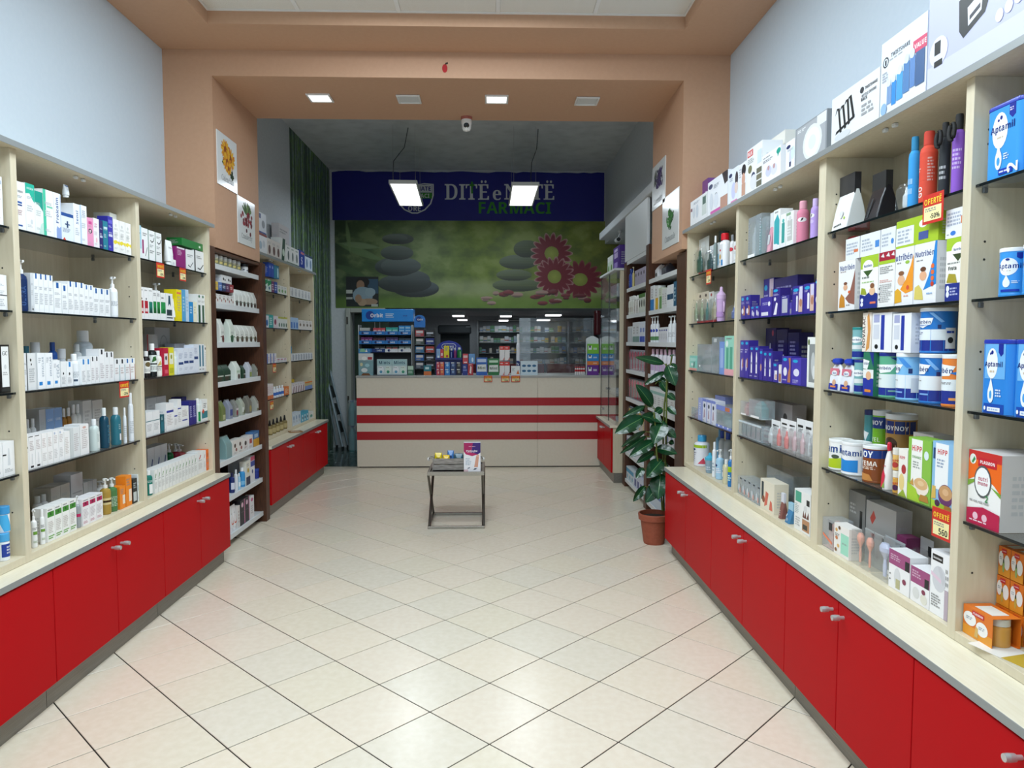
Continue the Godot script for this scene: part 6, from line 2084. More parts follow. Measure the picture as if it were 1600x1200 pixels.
# ---------------------------------------------------------------- goods on the baby-care wall
func goods_right() -> void:
	carton_name = "baby_care_carton"
	var x := 1.366
	var bk := 1.49
	# on top of the unit
	var tl := "top of the baby-care unit"
	goods("R", 1.334, 2.228, tl, """
box 1 1079 1105 308 9 eef1f4 | r 70 20 96 92 cfd9d4;r 74 60 92 88 2f5a4a;e 22 50 8 22 d5dbe2;e 42 50 8 26 cdd6e0;r 2 60 12 72 7a2838;t 20 80 66 90 8a94a8 2 | white carton with pale bottle pictures beside the peach jamb
box 1 1106 1137 276 10 eff3f8 | e 15 84 11 7 182a5c;p 2a1a16 72,100 100,100 100,70 86,66 80,80;p c99a84 68,98 84,92 88,70 80,40 100,36 100,64 84,84 74,90;r 66 4 100 36 b98a74;e 44 50 7 8 3d4a5c;e 44 36 12 20 dfe5ee;e 20 40 9 24 d9e0ea;r 16 4 66 12 d050a8;t 32 72 62 84 7a88a0 3 | white carton with woman's face and dark blue oval logo
box 1 1137.5 1154 264 10 e8eef8 | e 24 84 16 6 182a5c;e 55 36 20 24 c8cdf0;e 82 66 14 20 3a2c34;e 80 40 16 16 e4cfc4;t 18 66 60 76 7a88a0 2;r 30 2 90 8 d878b0 | pale carton with lilac pump picture
box 1 1154 1167 255 9 eceef2 | e 62 78 26 16 1a1414;e 60 52 20 18 d2a088;r 40 6 84 40 c89a82;t 10 60 34 88 8a94a8 4 | narrow white carton with dark-haired portrait
box 1 1167 1191 228 10 f1f2f2 | r 4 82 40 96 cf2b30;w 22 89 28 ffffff NUK;e 22 54 13 9 7a7a52;e 44 34 13 10 2f3e66;e 46 22 22 16 e2e4e8;r 66 6 98 18 6a6a58;r 66 21 98 32 77755f;r 66 35 98 46 6a6a58;r 70 56 96 84 d3e4ea;t 8 66 48 78 9aa 3 | tall white carton with red NUK panel
box 1 1191 1220 236 12 f2f3f6 | e 88 86 11 9 1fa08e;p 1fa08e 82,80 92,80 84,68;e 36 40 16 18 cdd0ee;e 66 36 16 18 dcdef6;e 36 50 6 8 c09a9a;e 66 46 6 8 c09a9a;t 6 72 60 82 555c68 2;t 6 86 50 92 777 1 | white carton with teal speech bubble and lilac pumps
box 1 1228 1242 220 9 eff2f6 | e 28 82 24 6 182a5c;e 50 40 14 28 cfd2ea;e 78 56 20 22 d5eae6;r 40 14 60 30 3a3f66;t 20 66 80 74 8a94a8 2 | slim white carton with dark blue oval logo
box 1 1243 1292 187 12 8f959a | r 4 4 96 96 a9adb2;r 70 72 98 98 dfe3e6;e 56 42 30 44 dfe4e6;e 56 42 24 36 eef1f2;e 56 42 12 18 dde2e4;t 8 84 40 92 e8ecee 2 | grey window carton with white bowl
box 1 1300 1374 131 11 e2e5e8 | p 15171a 8,60 14,70 20,18 24,20 18,72 12,74;p 15171a 18,64 24,70 30,22 34,24 28,74 22,74;p 15171a 28,70 34,76 38,26 42,28 38,80 32,80;p 15171a 36,74 40,80 48,32 52,36 44,84 38,82;p 15171a 44,80 46,86 58,52 61,56 50,90;p 15171a 10,20 52,34 52,40 12,26;e 26 12 18 8 cfd4d8;e 66 78 4 6 30343a;w 84 78 24 30343a TWISTSHAKE;w 80 66 28 50555c BOTTLE DRYING;w 71 59 12 303438 RACK;t 66 26 92 50 70757c 3 | white carton picturing a black bottle drying rack
box 1 1377 1448 45 12 dfe8f2 | e 11 72 7 7 2a2e34;e 11 72 5 5 dfe8f2;r 9 68 13 75 2a2e34;w 44 77 42 2a2e34 TWISTSHAKE;t 20 70 62 73 7a808a 1;r 72 58 100 74 d04468;w 87 66 24 fbeef0 VALUE;t 4 46 20 60 8a90a0 4;r 16 14 26 38 7a9ac4;r 27 10 37 40 2f8ad6;r 38 12 52 46 4a9fe0;r 53 16 66 54 4f7fb6;r 67 18 78 56 5a86c0;r 79 16 97 58 3d5f8e;e 21 42 4 5 d8e6f2;e 32 44 4 5 d8e6f2;e 45 50 5 6 d8e6f2;e 60 58 5 6 cfe0f0;e 72 60 5 6 cfe0f0;e 10 10 7 8 8fb4dc | pale blue carton picturing blue baby bottles
box 1 1450 1640 0.43 17 b9bce0 | r 0 0 100 16 c9cbe8;p 14161b 29,100 57,100 57,62 29,50;p 14161b 29,48 57,60 57,42 52,30 34,22 30,28;r 29 48.4 57 49.6 dfe2f0;p dfe2f2 37,40 50,45 49,33 38,28;p 232630 39,31 48,35 48,38 39,34;v 33 72 28 e8eaf6 TWISTSHAKE;e 11 24 9 10 d9dbf0;r 7 22 13 31 14161b;r 7 14 15 18 14161b;r 8 60 16 92 e4e6f4;t 9 62 15 90 555 8;e 74 80 13 40 1a1c22;e 64 22 3 4 eef0fa;e 71 24 3 4 eef0fa;e 78 26 3 4 eef0fa;e 85 28 3 4 eef0fa | large lilac carton picturing a black bottle warmer
""")
	goods("R", 1.45, 2.228, tl, """
box 1 1080 1106 288 8 7d4a94 | t 12 60 70 84 c8a8d8 4;r 84 60 92 76 d8c0e4 | purple carton behind the pale bottle carton
box 1 1196 1226 214 8 e9e6dc | t 10 70 80 88 8a8a80 4;e 30 50 10 8 cfcabc | cream carton behind the speech bubble carton
""")
	goods("R", x, SHELF_Y[4], "top shelf, plant-side baby bay", """
blister 1 1081 1096 372 5 d8dedc | i 2f5a50;r 0 0 100 12 c0303a;r 20 62 60 90 e6eef0 | blister pack with dark green bottle and red foot
blister 1 1097 1112 382 5 dfe6ea | i 24454c;r 0 0 100 10 c0303a;r 60 20 96 60 8ac4e0 | blister pack with dark bottle and blue panel
bottle* 1 1114.5 1121.5 369 5 8a9a98 | c f0f2f2;t 20 20 80 60 c8d0d0 3 | grey green glass bottle with white cap
oval 1 1122 1139.5 363 5 f1f2f4 | c d8202c;e 40 76 14 5 c83040;r 62 4 98 30 3a94dc;e 40 46 20 12 d8b06a;t 20 16 50 30 777 2 | white bottle with red cap
bottle 1 1140 1146 368 4 e8e6e6 | c 8a8d90;e 50 70 30 10 c83a44 | small white bottle with grey cap
box 1 1146 1152.5 377 5 eef0f2 | e 40 70 24 10 d05060;e 60 40 26 14 c8dcec;~ 9aa | white carton with red spot
""")
	goods("R", bk, SHELF_Y[4], "top shelf, plant-side baby bay", """
jar* 1 1122 1140 349 9 8fa09c | c 5a6a68;r 6 84 94 98 d8dcdc | large grey glass jar in the rear row
""")
	goods("R", x, SHELF_Y[3], "second shelf, plant-side baby bay", """
blister 2 1077 1096 458 5 cfc4b0 | i 9aa88a;r 0 0 100 9 c8202c;e 50 88 14 5 4a3a34 | beige soother blister with red foot
blister 1 1096 1103.5 456 5 dfe0dc | i 4f7a74;r 0 0 100 9 c8202c;e 50 90 16 5 b03a40 | white blister with green bottle
blister 1 1104 1117 455 5 d5dad8 | i b0a890;r 0 0 100 9 c8202c;p e8ecec 10,80 90,92 90,99 10,90 | grey blister with sloping header
cup 1 1118.5 1129 449 7 c9a8d2 | c d8b8dc;r 10 20 90 50 b890c8 | lilac baby cup with domed lid
blister 1 1134.5 1147 470 5 e6e9e6 | i 6a7ab0;e 30 60 12 6 d05a60;e 60 50 12 6 4aa07a;e 45 36 12 6 e0a040;e 70 28 12 6 4a70c0 | white blister with colourful dots
""")
	goods("R", x, SHELF_Y[2], "third shelf, plant-side baby bay", """
box 1 1074 1089 556 6 8fd6c8 | p 22302e 56,18 66,22 70,60 60,56;r 10 64 90 84 b8e8de;e 36 40 14 10 e8f4f0;r 0 0 100 16 f0a8a0 | mint carton with black squiggle
case 1 1089.5 1111 538 8 8a8d8c | i b4b8b6;e 20 20 6 4 eee | clear case with grey teether
case 1 1112 1123.5 527 8 6f7472 | i 8d9290;r 30 86 70 96 c9cccc | tall clear case with grey bottle
box 1 1124 1131.5 534 6 7f9fe0 | r 20 20 80 80 a8c0f0 | blue carton
box 1 1132 1147 525 6 9fdcc6 | e 24 80 14 8 e8f4f0;r 18 16 44 70 5fae94;r 56 16 84 72 5fae94;r 0 0 100 16 f0b0b8;t 20 90 80 96 3a5a50 1 | mint carton with two green bottles
""")
	goods("R", x, SHELF_Y[1], "fourth shelf, plant-side baby bay", """
case 1 1080 1090.5 637 6 c8c8d8 | i c0b0cc | small clear case with lilac soother
box 1 1091 1096.5 622 6 a3b0e4 | t 20 20 80 80 dfe4f8 6 | periwinkle carton
box 3 1097 1118 623 6 e3e6f4 | r 0 88 100 100 7f90d8;r 0 0 14 100 8f9ee0;p b08aa0 40,16 66,20 60,56 46,50;e 55 70 18 9 34405c;t 20 4 80 10 889 1 | white carton with periwinkle frame
case 1 1119 1143 635 8 7f8fd8 | i 7fa8b0;r 0 78 100 100 7f90d8;r 60 80 90 98 c87a50;r 0 0 100 12 7f90d8;e 20 8 5 4 eef;e 50 8 5 4 eef;e 80 8 5 4 eef | clear case in periwinkle tray with bottle set
""")
	goods("R", bk, SHELF_Y[1], "fourth shelf, plant-side baby bay", """
box 1 1117 1133 619 7 9aa6e6 | e 40 50 16 20 e8ecf8;e 70 50 12 20 e8ecf8 | periwinkle carton in the rear row
""")
	goods("R", x, SHELF_Y[0], "base shelf, plant-side baby bay", """
bottle 1 1084 1101 678 7 e6e8ee | c 3f9ccc;r 6 86 94 100 a0c030;t 14 20 50 76 5a4a6a 6;p d04a60 56,10 90,10 80,40;e 30 78 14 5 24407a | white bottle with blue cap and green ring
cup 1 1101.5 1112 706 6 8aa4b4 | c 4ab0d0;t 20 20 80 60 cde 2 | grey cup with turquoise lid
bottle 1 1112.5 1117.5 690 4 eef2f6 | c eef2f6;t 20 20 80 60 8ab 3 | narrow white bottle
pump 1 1118 1127.5 701 5 a8d0ea | e 30 72 20 8 1f3f7a;c f2f6f8;t 20 30 80 60 eef 3 | light blue pump bottle
oval 1 1127.5 1136.5 719 4 d6d0ac | c e9ece8;r 4 24 50 88 e4e9f0;e 26 76 18 7 24407a;r 8 26 46 40 4aa0d0 | pale yellow oil bottle
pump 1 1137 1143.5 701 4 2a78bc | r 0 60 100 84 a4c82a;c f2f6f8;t 20 20 80 50 cfe 3 | blue and green pump bottle
""")
	goods("R", bk, SHELF_Y[0], "base shelf, plant-side baby bay", """
oval 1 1117 1122 670 5 7fb4d8 | c 5a9cc8 | light blue jug in the rear row
bottle 1 1122.5 1130 672 6 c4ccd0 | c 2448a8 | grey jug with royal blue cap in the rear row
bottle 1 1130.5 1140 673 6 b4bcc2 | c 2448a8 | wider grey jug with royal blue cap in the rear row
""")
	goods("R", x, SHELF_Y[4], "top shelf, purple-carton bay", """
case 1 1169 1180 340 7 eef2f2 | i e4ecf0;t 10 10 20 90 556 12;r 0 0 100 8 fff | clear box with white bottle
case 1 1180.5 1189.5 335 7 d8e8e8 | i 4fa8aa;t 80 10 90 90 cde 12 | clear box with turquoise bottle
case 1 1190 1197 340 7 9aa4a6 | i 6f7c80 | clear box with grey bottle
header 1 1197.5 1208 332 5 d89aaa | c dfe3e6;r 10 40 80 90 cfd4d8 | clear bag with pink bottle
box 1 1208.5 1219 328 6 f2f4f4 | p 2fa8b0 10,16 90,10 90,72 60,88 10,72;e 40 8 30 7 eef;t 20 90 80 97 555 1 | white window carton with turquoise cup
box 1 1219.5 1228 335 6 f2f4f4 | r 22 14 78 74 2f9a94;e 50 80 20 6 4fb4ac;e 40 8 30 6 eef | white window carton with green bottle
box 1 1228.5 1240 331 6 f0f2f2 | r 16 14 84 76 c3c6c2;e 50 80 20 7 d8dad8;t 20 26 80 60 e8eaea 4;r 0 90 60 98 8a8 | white window carton with grey bottle
flask* 1 1244.5 1265 315 8 d8829a | c e0a0b0;e 62 76 26 8 e6e2e4;p 241c20 54,70 66,74 72,82 62,82 | pink drinking bottle with oval emblem
flask* 1 1266 1282 311 7 b79ade | c cbb4e8;e 36 80 26 8 e9e6ee;p 241c20 28,74 40,78 46,86 36,86;e 40 58 18 7 cbb8ea | lilac drinking bottle with oval emblem
""")
	var pu := "3c2f92"
	goods("R", x, SHELF_Y[3], "second shelf, purple-carton bay", """
box 2 1157 1172.5 463 5 3c2f92 | e 36 86 24 7 2aa8d8;p b07868 40,16 90,16 90,50 60,60;e 40 34 22 12 e8e4f0;t 14 64 80 74 8a80d0 2 | narrow purple carton with blue oval
box 2 1173 1187 479 4 40329a | e 40 88 30 8 2aa8d8;e 40 44 12 24 eeecf6;e 70 34 12 20 e4e0f0 | short purple carton with two white bottles
box 1 1188 1206 465 5 40339c | r 10 8 70 26 e4e2f0;e 78 66 10 12 eceaf6;t 20 60 70 76 8a80d0 2 | wide purple carton with white panel
box 1 1207 1219 451 5 352a86 | e 40 92 30 5 2aa8d8;p eeecf6 16,6 56,6 70,46 50,50;e 34 62 14 7 e8e6f4;t 12 74 84 82 8a80d0 2 | tall purple carton with white pump
box 1 1219.5 1233 462 4 3a2f8c | r 18 14 82 84 b6b8c8;t 20 88 80 96 d8d4f0 1 | purple carton with grey window
box 1 1233.5 1237.5 473 4 4a3fa0 | r 20 10 80 50 8f8fa0 | little purple carton
box 1 1238 1255 447 5 3c2f92 | e 32 86 24 6 2aa8d8;r 60 8 94 78 d9b7a6;r 66 50 94 96 d4d0ea;r 38 12 52 58 eeecf8;e 45 58 8 9 eeecf8;e 80 40 12 14 b98268;t 10 72 56 80 9a92dc 2 | purple carton with white device and hands
box 1 1255.5 1273 443 5 3c2f92 | e 32 86 24 6 2aa8d8;r 60 8 94 96 d8b8a8;r 66 60 94 96 d4d0ea;r 36 16 54 62 eeecf8;e 45 62 10 8 eeecf8;e 80 42 12 14 b98268;t 10 72 56 80 9a92dc 2 | larger purple carton with white device and hands
box 1 1273.5 1279 437 5 35297f | e 40 92 34 4 2aa8d8;e 50 40 30 10 e4e4f4 | slim purple carton by the upright
""")
	goods("R", bk, SHELF_Y[3], "second shelf, purple-carton bay", """
box 1 1180 1209 437 8 3a2f90 | e 22 78 16 7 2aa8d8;r 58 40 96 98 d9c6d8;e 80 60 12 14 c49a90;t 8 40 50 62 8a80d0 3 | large purple carton with photograph in the rear row
box 1 1209.5 1246 433 8 2c2372 | t 10 30 80 80 5a4fb0 6 | large dark purple carton in the rear row
""")
	goods("R", x, SHELF_Y[2], "third shelf, purple-carton bay", """
box 2 1155 1170 532 5 40339c | e 50 92 30 4 2aa8d8;e 46 34 16 16 d8d4ec;p b07868 50,30 80,26 80,50 60,54;t 14 66 80 78 9a92dc 2 | tall purple carton with beige swirl
box 2 1170.5 1186 541 5 3c2f92 | e 50 92 28 4 2aa8d8;r 36 18 64 66 eeecf8;p eeecf8 36,66 64,66 54,82 46,82;e 50 48 8 4 3c2f92;t 14 6 80 12 9a92dc 1 | purple carton with white thermometer
box 1 1186.5 1191.5 545 5 40339c | e 50 88 40 5 2aa8d8;e 50 40 24 12 c89a86 | slim purple carton
box 2 1192 1207 549 5 3c2f92 | e 46 90 28 5 2aa8d8;r 38 16 62 60 eeecf8;p eeecf8 38,60 62,60 54,76 46,76;e 50 44 8 4 3c2f92 | shorter purple carton with white thermometer
box 1 1207.5 1216 567 4 3f3298 | e 40 88 30 7 2aa8d8;r 30 12 80 60 eeeaf2;r 50 16 76 40 c49a86 | low purple carton with white panel
box 1 1216.5 1221 570 4 d8d4e4 | r 10 6 90 50 a8705c;r 10 56 90 92 efeaf0 | small white carton with brown photograph
box 1 1221.5 1236 557 5 4437a2 | e 34 88 22 6 2aa8d8;e 38 44 20 16 eeecf8;p b9785c 64,6 96,6 96,94 74,94 84,60 70,40;t 10 10 60 18 9a92dc 1 | purple carton with white shell and arm
box 1 1236.5 1260 560 5 4b3fae | e 26 88 18 6 2aa8d8;e 34 46 20 14 e4e2f6;t 10 6 60 20 9a92dc 3;r 66 0 100 100 3a2f92 | wide violet carton with white pads
box 1 1261 1277 527 6 eef0ec | r 20 10 92 86 8f9494;e 14 90 10 6 5a6a3a;e 60 46 20 24 c4c8c8;e 70 30 14 14 dde0e0 | white window carton with clear bottle
""")
	goods("R", bk, SHELF_Y[2], "third shelf, purple-carton bay", """
box 1 1196 1212 513 7 271f66 | p c9c8dc 30,20 60,20 50,70 42,70;e 70 90 10 6 c04a6a | dark purple carton with white cone in the rear row
box 1 1212.5 1230 515 7 241c5e | t 20 30 80 80 4a40a0 6;p c9c8dc 56,10 80,10 72,50 62,50 | second dark purple carton in the rear row
box 1 1230.5 1248 520 7 251d62 | t 20 30 80 84 5248ac 7 | third dark purple carton in the rear row
""")
	goods("R", x, SHELF_Y[1], "fourth shelf, purple-carton bay", """
case 5 1149 1190 655 8 b9c6cc | i a8aeb0;r 0 88 100 100 cfdbe2;r 76 16 90 80 7f8a8e | low clear box with grey bottle
blister 1 1190.5 1204 657 5 f1f2f2 | i c9ced0;r 16 76 84 82 222;t 20 62 80 70 999 2 | white card blister with clear bottle
blister 2 1204.5 1228 655 5 f2f2f2 | i e08a86;r 16 80 84 86 222;t 20 68 80 74 999 2;e 70 30 16 10 d83a8c | white card blister with coral soothers
blister 2 1228.5 1253 655 5 eef0f0 | i d4b8bc;r 16 76 84 83 222;t 20 62 80 70 999 2 | white card blister with rose soother
blister 2 1253.5 1270 665 5 eef0f0 | i cdd2d4;r 16 78 84 85 222;t 20 64 80 72 999 2 | white card blister with clear teats
""")
	goods("R", x + 0.006, SHELF_Y[1] + 0.114, "fourth shelf, purple-carton bay", """
case 1 1148 1168 626 7 e9c9c4 | i e59a90;r 16 2 84 14 f0eeee | clear box with coral tumbler on the low boxes
case 1 1170 1190 625 7 bcd8d8 | i 6aaeb0;r 16 2 84 14 f0eeee | clear box with turquoise tumbler on the low boxes
""")
	goods("R", bk, SHELF_Y[1], "fourth shelf, purple-carton bay", """
box 2 1196 1238 627 7 a9a2a0 | e 50 66 14 10 4a4442;t 15 20 80 44 8a8482 3 | grey brown carton in the rear row
""")
	goods("R", x, SHELF_Y[0], "base shelf, purple-carton bay", """
case 5 1147 1187.5 742 9 a9b4c4 | i 8fa0b0;r 60 90 96 97 2a2c30;e 40 40 22 20 c8d0d8;e 66 26 16 16 d8a8a0 | tall clear box with black tab and grey bottle
box 1 1188 1210 752 7 ece4d0 | r 8 30 24 92 2a3a44;p d86a54 30,10 50,20 60,60 40,64;p d86a54 66,8 90,8 84,36 72,40;e 24 34 10 12 8a4a2c | cream carton with coral shapes
header 1 1215.5 1225 772 4 8a5a54 | c dcdde8;t 20 20 80 70 b48a84 3 | brown soft pack with pale card
header 1 1225.5 1240.5 788 5 4a84ae | c 9fcbe0;p cfe4f0 10,60 30,90 40,88 24,56;t 30 20 80 50 a8d0e8 3 | blue soft pack with pale header
box 1 1241 1266.5 768 7 efefec | r 6 70 44 96 4aa68a;r 76 70 94 84 1c1e20;e 70 60 10 8 dcdcda;r 52 6 96 34 b9855c;r 56 10 84 22 3a342e;p 6a3a2c 54,38 60,56 64,40 72,54 78,38 90,56 92,38;t 6 40 30 66 9aa 6;t 10 10 40 34 aaa 4 | tall white carton with kitchen photograph
""")
	goods("R", bk, SHELF_Y[0], "base shelf, purple-carton bay", """
case 1 1172 1197 729 8 5a5452 | i 7a6468 | dark clear box with plum cup in the rear row
case 2 1197.5 1240 731 8 50504f | i 4f5c5a | dark clear box with grey green cup in the rear row
""")
	# cereal bay
	var cb := "cereal bay"
	goods("R", x, SHELF_Y[4], "top shelf, " + cb, """
header 1 1299 1348 268 9 eceeec | c 2c2d2f;e 56 56 12 12 d8dada;r 50 40 62 66 e4e6e6;e 78 40 5 5 b6d84a;r 18 12 24 18 333;r 28 13 34 19 333;r 38 14 44 20 333;r 48 15 54 21 333;r 58 16 64 22 333 | white soft pack with black header
header 1 1349 1393 265 9 1f2022 | c 232426;p 3a3c3e 20,10 40,90 50,90 34,10 | black glossy soft pack
blister 1 1394.5 1414 275 6 eef0ea | i cfd6d8;r 62 82 100 100 b6d84a;p 1c1e20 26,84 40,92 54,84 40,78 | white blister with green corner and clear cups
flask* 1 1415 1435.5 217 6 2f98dc | c 2a86b4;t 20 20 70 60 5fb4ea 2 | sky blue drinking bottle
flask* 1 1436 1466 207 7 d8492f | c c93f2c;v 30 20 22 f0d4cc GO;t 60 40 90 90 e07a66 8;t 10 60 40 70 e88a78 2 | red drinking bottle
flask* 1 1466.5 1486 193 6 26282b | c 17181a;loop 1;t 30 30 80 60 8a8d90 3 | black drinking bottle with carry loop
flask* 1 1486.5 1509 180 6 8a55c2 | c 16171a;loop 1;t 30 40 80 80 b48ae0 5 | purple drinking bottle with black carry loop
""")
	goods("R", x, SHELF_Y[3], "second shelf, " + cb, """
box 1 1309 1335 0.19 5 eeeeee | w 52 86 86 23407e Nutribén;t 12 76 70 80 7a5a4a 1;p 8f5f52 100,80 100,10 66,14 44,24 70,34 88,60;e 44 46 13 6 e0b08e;e 44 54 11 3 7a4a34;p c9882c 8,6 44,6 40,26 20,34 10,24;e 68 36 7 3 d8663a;t 52 8 90 12 444 1 | Nutribén cereal carton with brown swoosh
box 1 1343 1371 0.19 5 f4f4ee | r 0 76 100 100 a7c832;e 42 80 30 12 f6f6f2;p 3a5a28 16,72 70,72 42,60;w 42 81 44 23407e Nutribén;t 10 56 60 62 3a4a3a 1;t 10 48 90 52 8ac04a 1;p 1d2f88 0,0 100,0 100,26 60,32 30,24 0,28;e 70 32 16 8 e8c09a;e 70 42 12 5 8a5a3a;p 9aa832 4,28 40,26 30,38 10,40;e 14 16 8 4 e6e8f4;e 14 8 8 4 e6e8f4;r 60 8 92 12 e0785a | green, white and navy Nutribén carton
box 1 1371.5 1397 0.19 5 efefed | r 0 84 100 100 a51f36;p e4e4e2 10,92 26,98 34,90;p e4e4e2 44,92 60,98 68,90;p e4e4e2 76,92 92,98 96,90;r 0 78 100 84 a7c832;t 8 60 92 74 555 4;t 8 44 92 50 d88a7a 2;t 8 8 92 42 999 10;e 8 34 3 2 222;e 8 24 3 2 222;e 8 14 3 2 222 | white back-print carton with red top band
box 1 1397.5 1426 0.19 5 ededee | w 46 84 92 23407e utribén;t 8 72 44 76 444 1;e 66 74 12 3 9ac04a;p ef9a2c 100,86 100,24 60,20 30,28 60,44 84,66;e 34 44 20 9 e6b48e;e 34 56 16 4 8a5a3a;p e0aa30 0,4 40,6 36,24 16,30 0,26;e 72 30 8 4 d8563a;t 50 14 90 18 e08a5a 1 | cereal carton with orange swoosh
box 1 1426.5 1462 0.19 5 ececee | w 46 83 84 23407e Nutribén;t 10 70 50 74 555 1;p 2a86d2 100,100 100,30 70,26 44,22 66,44 84,70 92,100;e 42 46 16 8 e6b08a;e 42 57 13 4 6a4028;p d9c86a 4,8 46,6 40,22 24,32 6,28;e 84 60 7 4 e8703a;e 84 50 7 4 e8703a;e 84 40 7 4 e8703a;e 84 31 7 4 c8402a;t 60 14 94 18 4a9ad8 1 | Nutribén cereal carton with blue swoosh
box 1 1476 1508 0.186 5 f2f2ea | r 0 80 100 100 a7c832;e 60 80 34 12 f6f6f2;p 3a4a28 32,74 90,74 60,62;w 60 81 46 23407e Nutribén;t 8 58 94 62 3a3a3a 1;w 34 52 40 2a2a2a Fruta;p a89a32 6,30 60,28 50,42 16,44;r 0 0 100 28 1f2f86;e 14 20 8 5 e6e8f4;e 14 11 8 5 e6e8f4;t 26 8 70 22 8a94d0 3 | large Nutribén fruit carton in green and navy
""")
	goods("R", 1.44, SHELF_Y[3], "second shelf, " + cb, """
box 1 1322 1334 371 6 cf3545 | r 30 40 60 90 e8c8c8 | red carton in the rear row
""")
	goods("R", x + 0.004, SHELF_Y[3] + 0.1915, "second shelf, " + cb, """
box 1 1321 1343 0.08 5 e6e9ec | t 8 20 92 80 8a9ab0 4;r 60 30 90 44 d8784a | white carton lying on the cereal cartons
box 1 1344 1375 0.08 5 e6e9ec | t 8 20 70 80 8a9ab0 4;r 76 30 96 60 4a8ad0 | white carton with blue block lying on the cereal cartons
box 1 1376 1399 0.08 5 e6e9ec | t 8 20 70 80 8a9ab0 4;e 80 40 10 12 4a8ad0 | white carton with blue bowl lying on the cereal cartons
box 1 1400 1466 0.09 6 a7c52c | r 0 8 44 74 e8ebee;t 4 14 40 66 8a9ab0 4;e 66 70 10 14 f2f4ee;r 56 14 78 42 4a5a9a | green carton lying on the cereal cartons
""")
	goods("R", x + 0.004, SHELF_Y[3] + 0.1875, "second shelf, " + cb, """
box 1 1477 1508 0.085 5 e9ebee | t 8 40 80 90 8a98b4 4;r 78 44 96 70 d8845a;e 40 16 14 8 3a7ad0;t 8 10 24 16 555 1 | white carton lying on the large fruit carton
""")
	goods("R", x, SHELF_Y[2], "third shelf, " + cb, """
pouch 2 1293 1330 560 4 e6e9f0 | c 2340b4;r 0 70 100 100 d8788a;e 50 78 30 12 f2f4f6;w 50 78 40 2a4a9a Nutri;r 0 0 100 28 2236a0;e 56 34 20 14 e4b490;r 20 10 80 18 e08a4a | red and navy fruit pouch with blue cap
tin 1 1331 1347 0.127 6 7fb4b8 | c 1f2f86;r 0 0 100 22 22358f;e 46 66 34 12 f0f2f2;w 46 66 50 1f3f7a Nutribén;r 0 30 100 46 dfe6e6 | small teal tin with navy foot
box 1 1347.5 1364 0.157 6 2f7a5c | r 0 0 100 40 2236a0;r 0 40 100 60 eef0ee;p f2f4f2 0,84 60,80 40,60 0,62;w 30 74 50 1f3f7a tribén;e 54 46 26 10 e4b48e;p 1f2f86 60,100 100,100 100,66;r 20 8 80 14 e08a3a | green and navy pack with baby
tin 1 1369 1397.5 0.157 9 5fae8a | c 1f2f86;r 0 0 100 20 22358f;r 0 20 100 56 dfeae8;p f4f6f4 4,80 76,82 60,62 30,58;w 38 72 46 1f3f7a Nutribén;t 14 40 44 46 444 1;p 1f3f86 60,100 100,100 100,76;r 56 10 80 14 7fb4a0 | green and white Nutribén tin with navy lid
tin 1 1398 1433.5 0.157 10 7fbce8 | c e9eef0;r 0 0 100 24 22358f;r 0 24 100 58 e6eef2;p f4f6f8 0,86 44,84 30,62 0,64;w 20 74 32 1f3f7a ribén;r 56 62 64 74 1f2f66;p 4a90d8 30,100 44,100 62,78 52,76;t 14 42 34 46 444 1;r 62 14 88 50 cfd6dc;r 20 12 44 16 7aa8e0 | light blue Nutribén tin with white lid
tin 1 1434 1468.5 0.157 10 2a78c8 | c e9eef0;r 0 0 100 26 22358f;r 0 26 100 60 e6eef2;p f4f6f8 4,90 54,86 40,64 10,62;w 28 76 42 1f3f7a tribén;t 16 46 34 50 444 1;r 66 60 74 70 1f2f66;p 7ab4ee 40,100 50,100 72,76 64,74;r 26 14 50 18 7aa8e0 | royal blue Nutribén tin with white lid
tin 1 1469 1497 0.157 9 e8863a | c e9eef0;r 0 0 100 30 22358f;r 0 30 100 56 e6eef2;p f4f6f8 4,92 66,86 50,64 10,62;w 34 76 50 1f3f7a ribén;t 16 44 60 50 444 2;p 2a78c8 50,70 100,60 100,80;r 50 8 84 14 e8a05a | orange and white Nutribén tin
""")
	goods("R", x + 0.004, SHELF_Y[2] + 0.1285, "third shelf, " + cb, """
tin 1 1331 1347 512 6 7fb4b8 | c 2a8a88;r 0 0 100 22 22358f;e 46 66 34 12 f0f2f2;w 46 66 50 1f3f7a Nutribén;r 0 30 100 46 dfe6e6 | small teal tin stacked on another
""")
	goods("R", x + 0.004, SHELF_Y[2] + 0.1585, "third shelf, " + cb, """
box 1 1347.5 1362 489 7 efe6da | p d89a54 40,0 80,10 90,60 70,100 50,90 60,50;v 16 50 80 5a4a4a NOVALAC | white carton with caramel ribbon on the tins
box 1 1362.5 1393.5 489 7 eff0f2 | r 46 6 64 94 2238a0;r 8 76 38 96 a8acd0;r 8 34 38 70 d4d8e2;e 24 14 9 6 1c1e20 | white carton with navy bar on the tins
box 1 1394.5 1424 490 7 eff0f2 | r 46 6 64 94 2238a0;r 8 76 38 96 a8acd0;r 8 34 38 70 d4d8e2;e 24 14 9 6 1c1e20 | second white carton with navy bar on the tins
tin* 1 1436 1497 478 12 2a78c8 | c e9eef0;r 0 0 100 28 22358f;r 0 28 100 56 e6eef2;p f4f6f8 6,86 54,86 50,70 32,60 10,66;w 30 76 38 1f3f7a Nutribén;w 30 67 30 2a78c8 CONTINUACION;t 10 42 36 50 2a3a8a 2;p 7ab4ee 46,100 54,100 74,76 68,74;r 62 58 68 68 1f2f66;r 76 6 98 60 dfe4ea;r 78 46 94 52 2a4aa0;e 86 28 6 8 2a2c30 | large blue and white Nutribén tin on the tins
""")
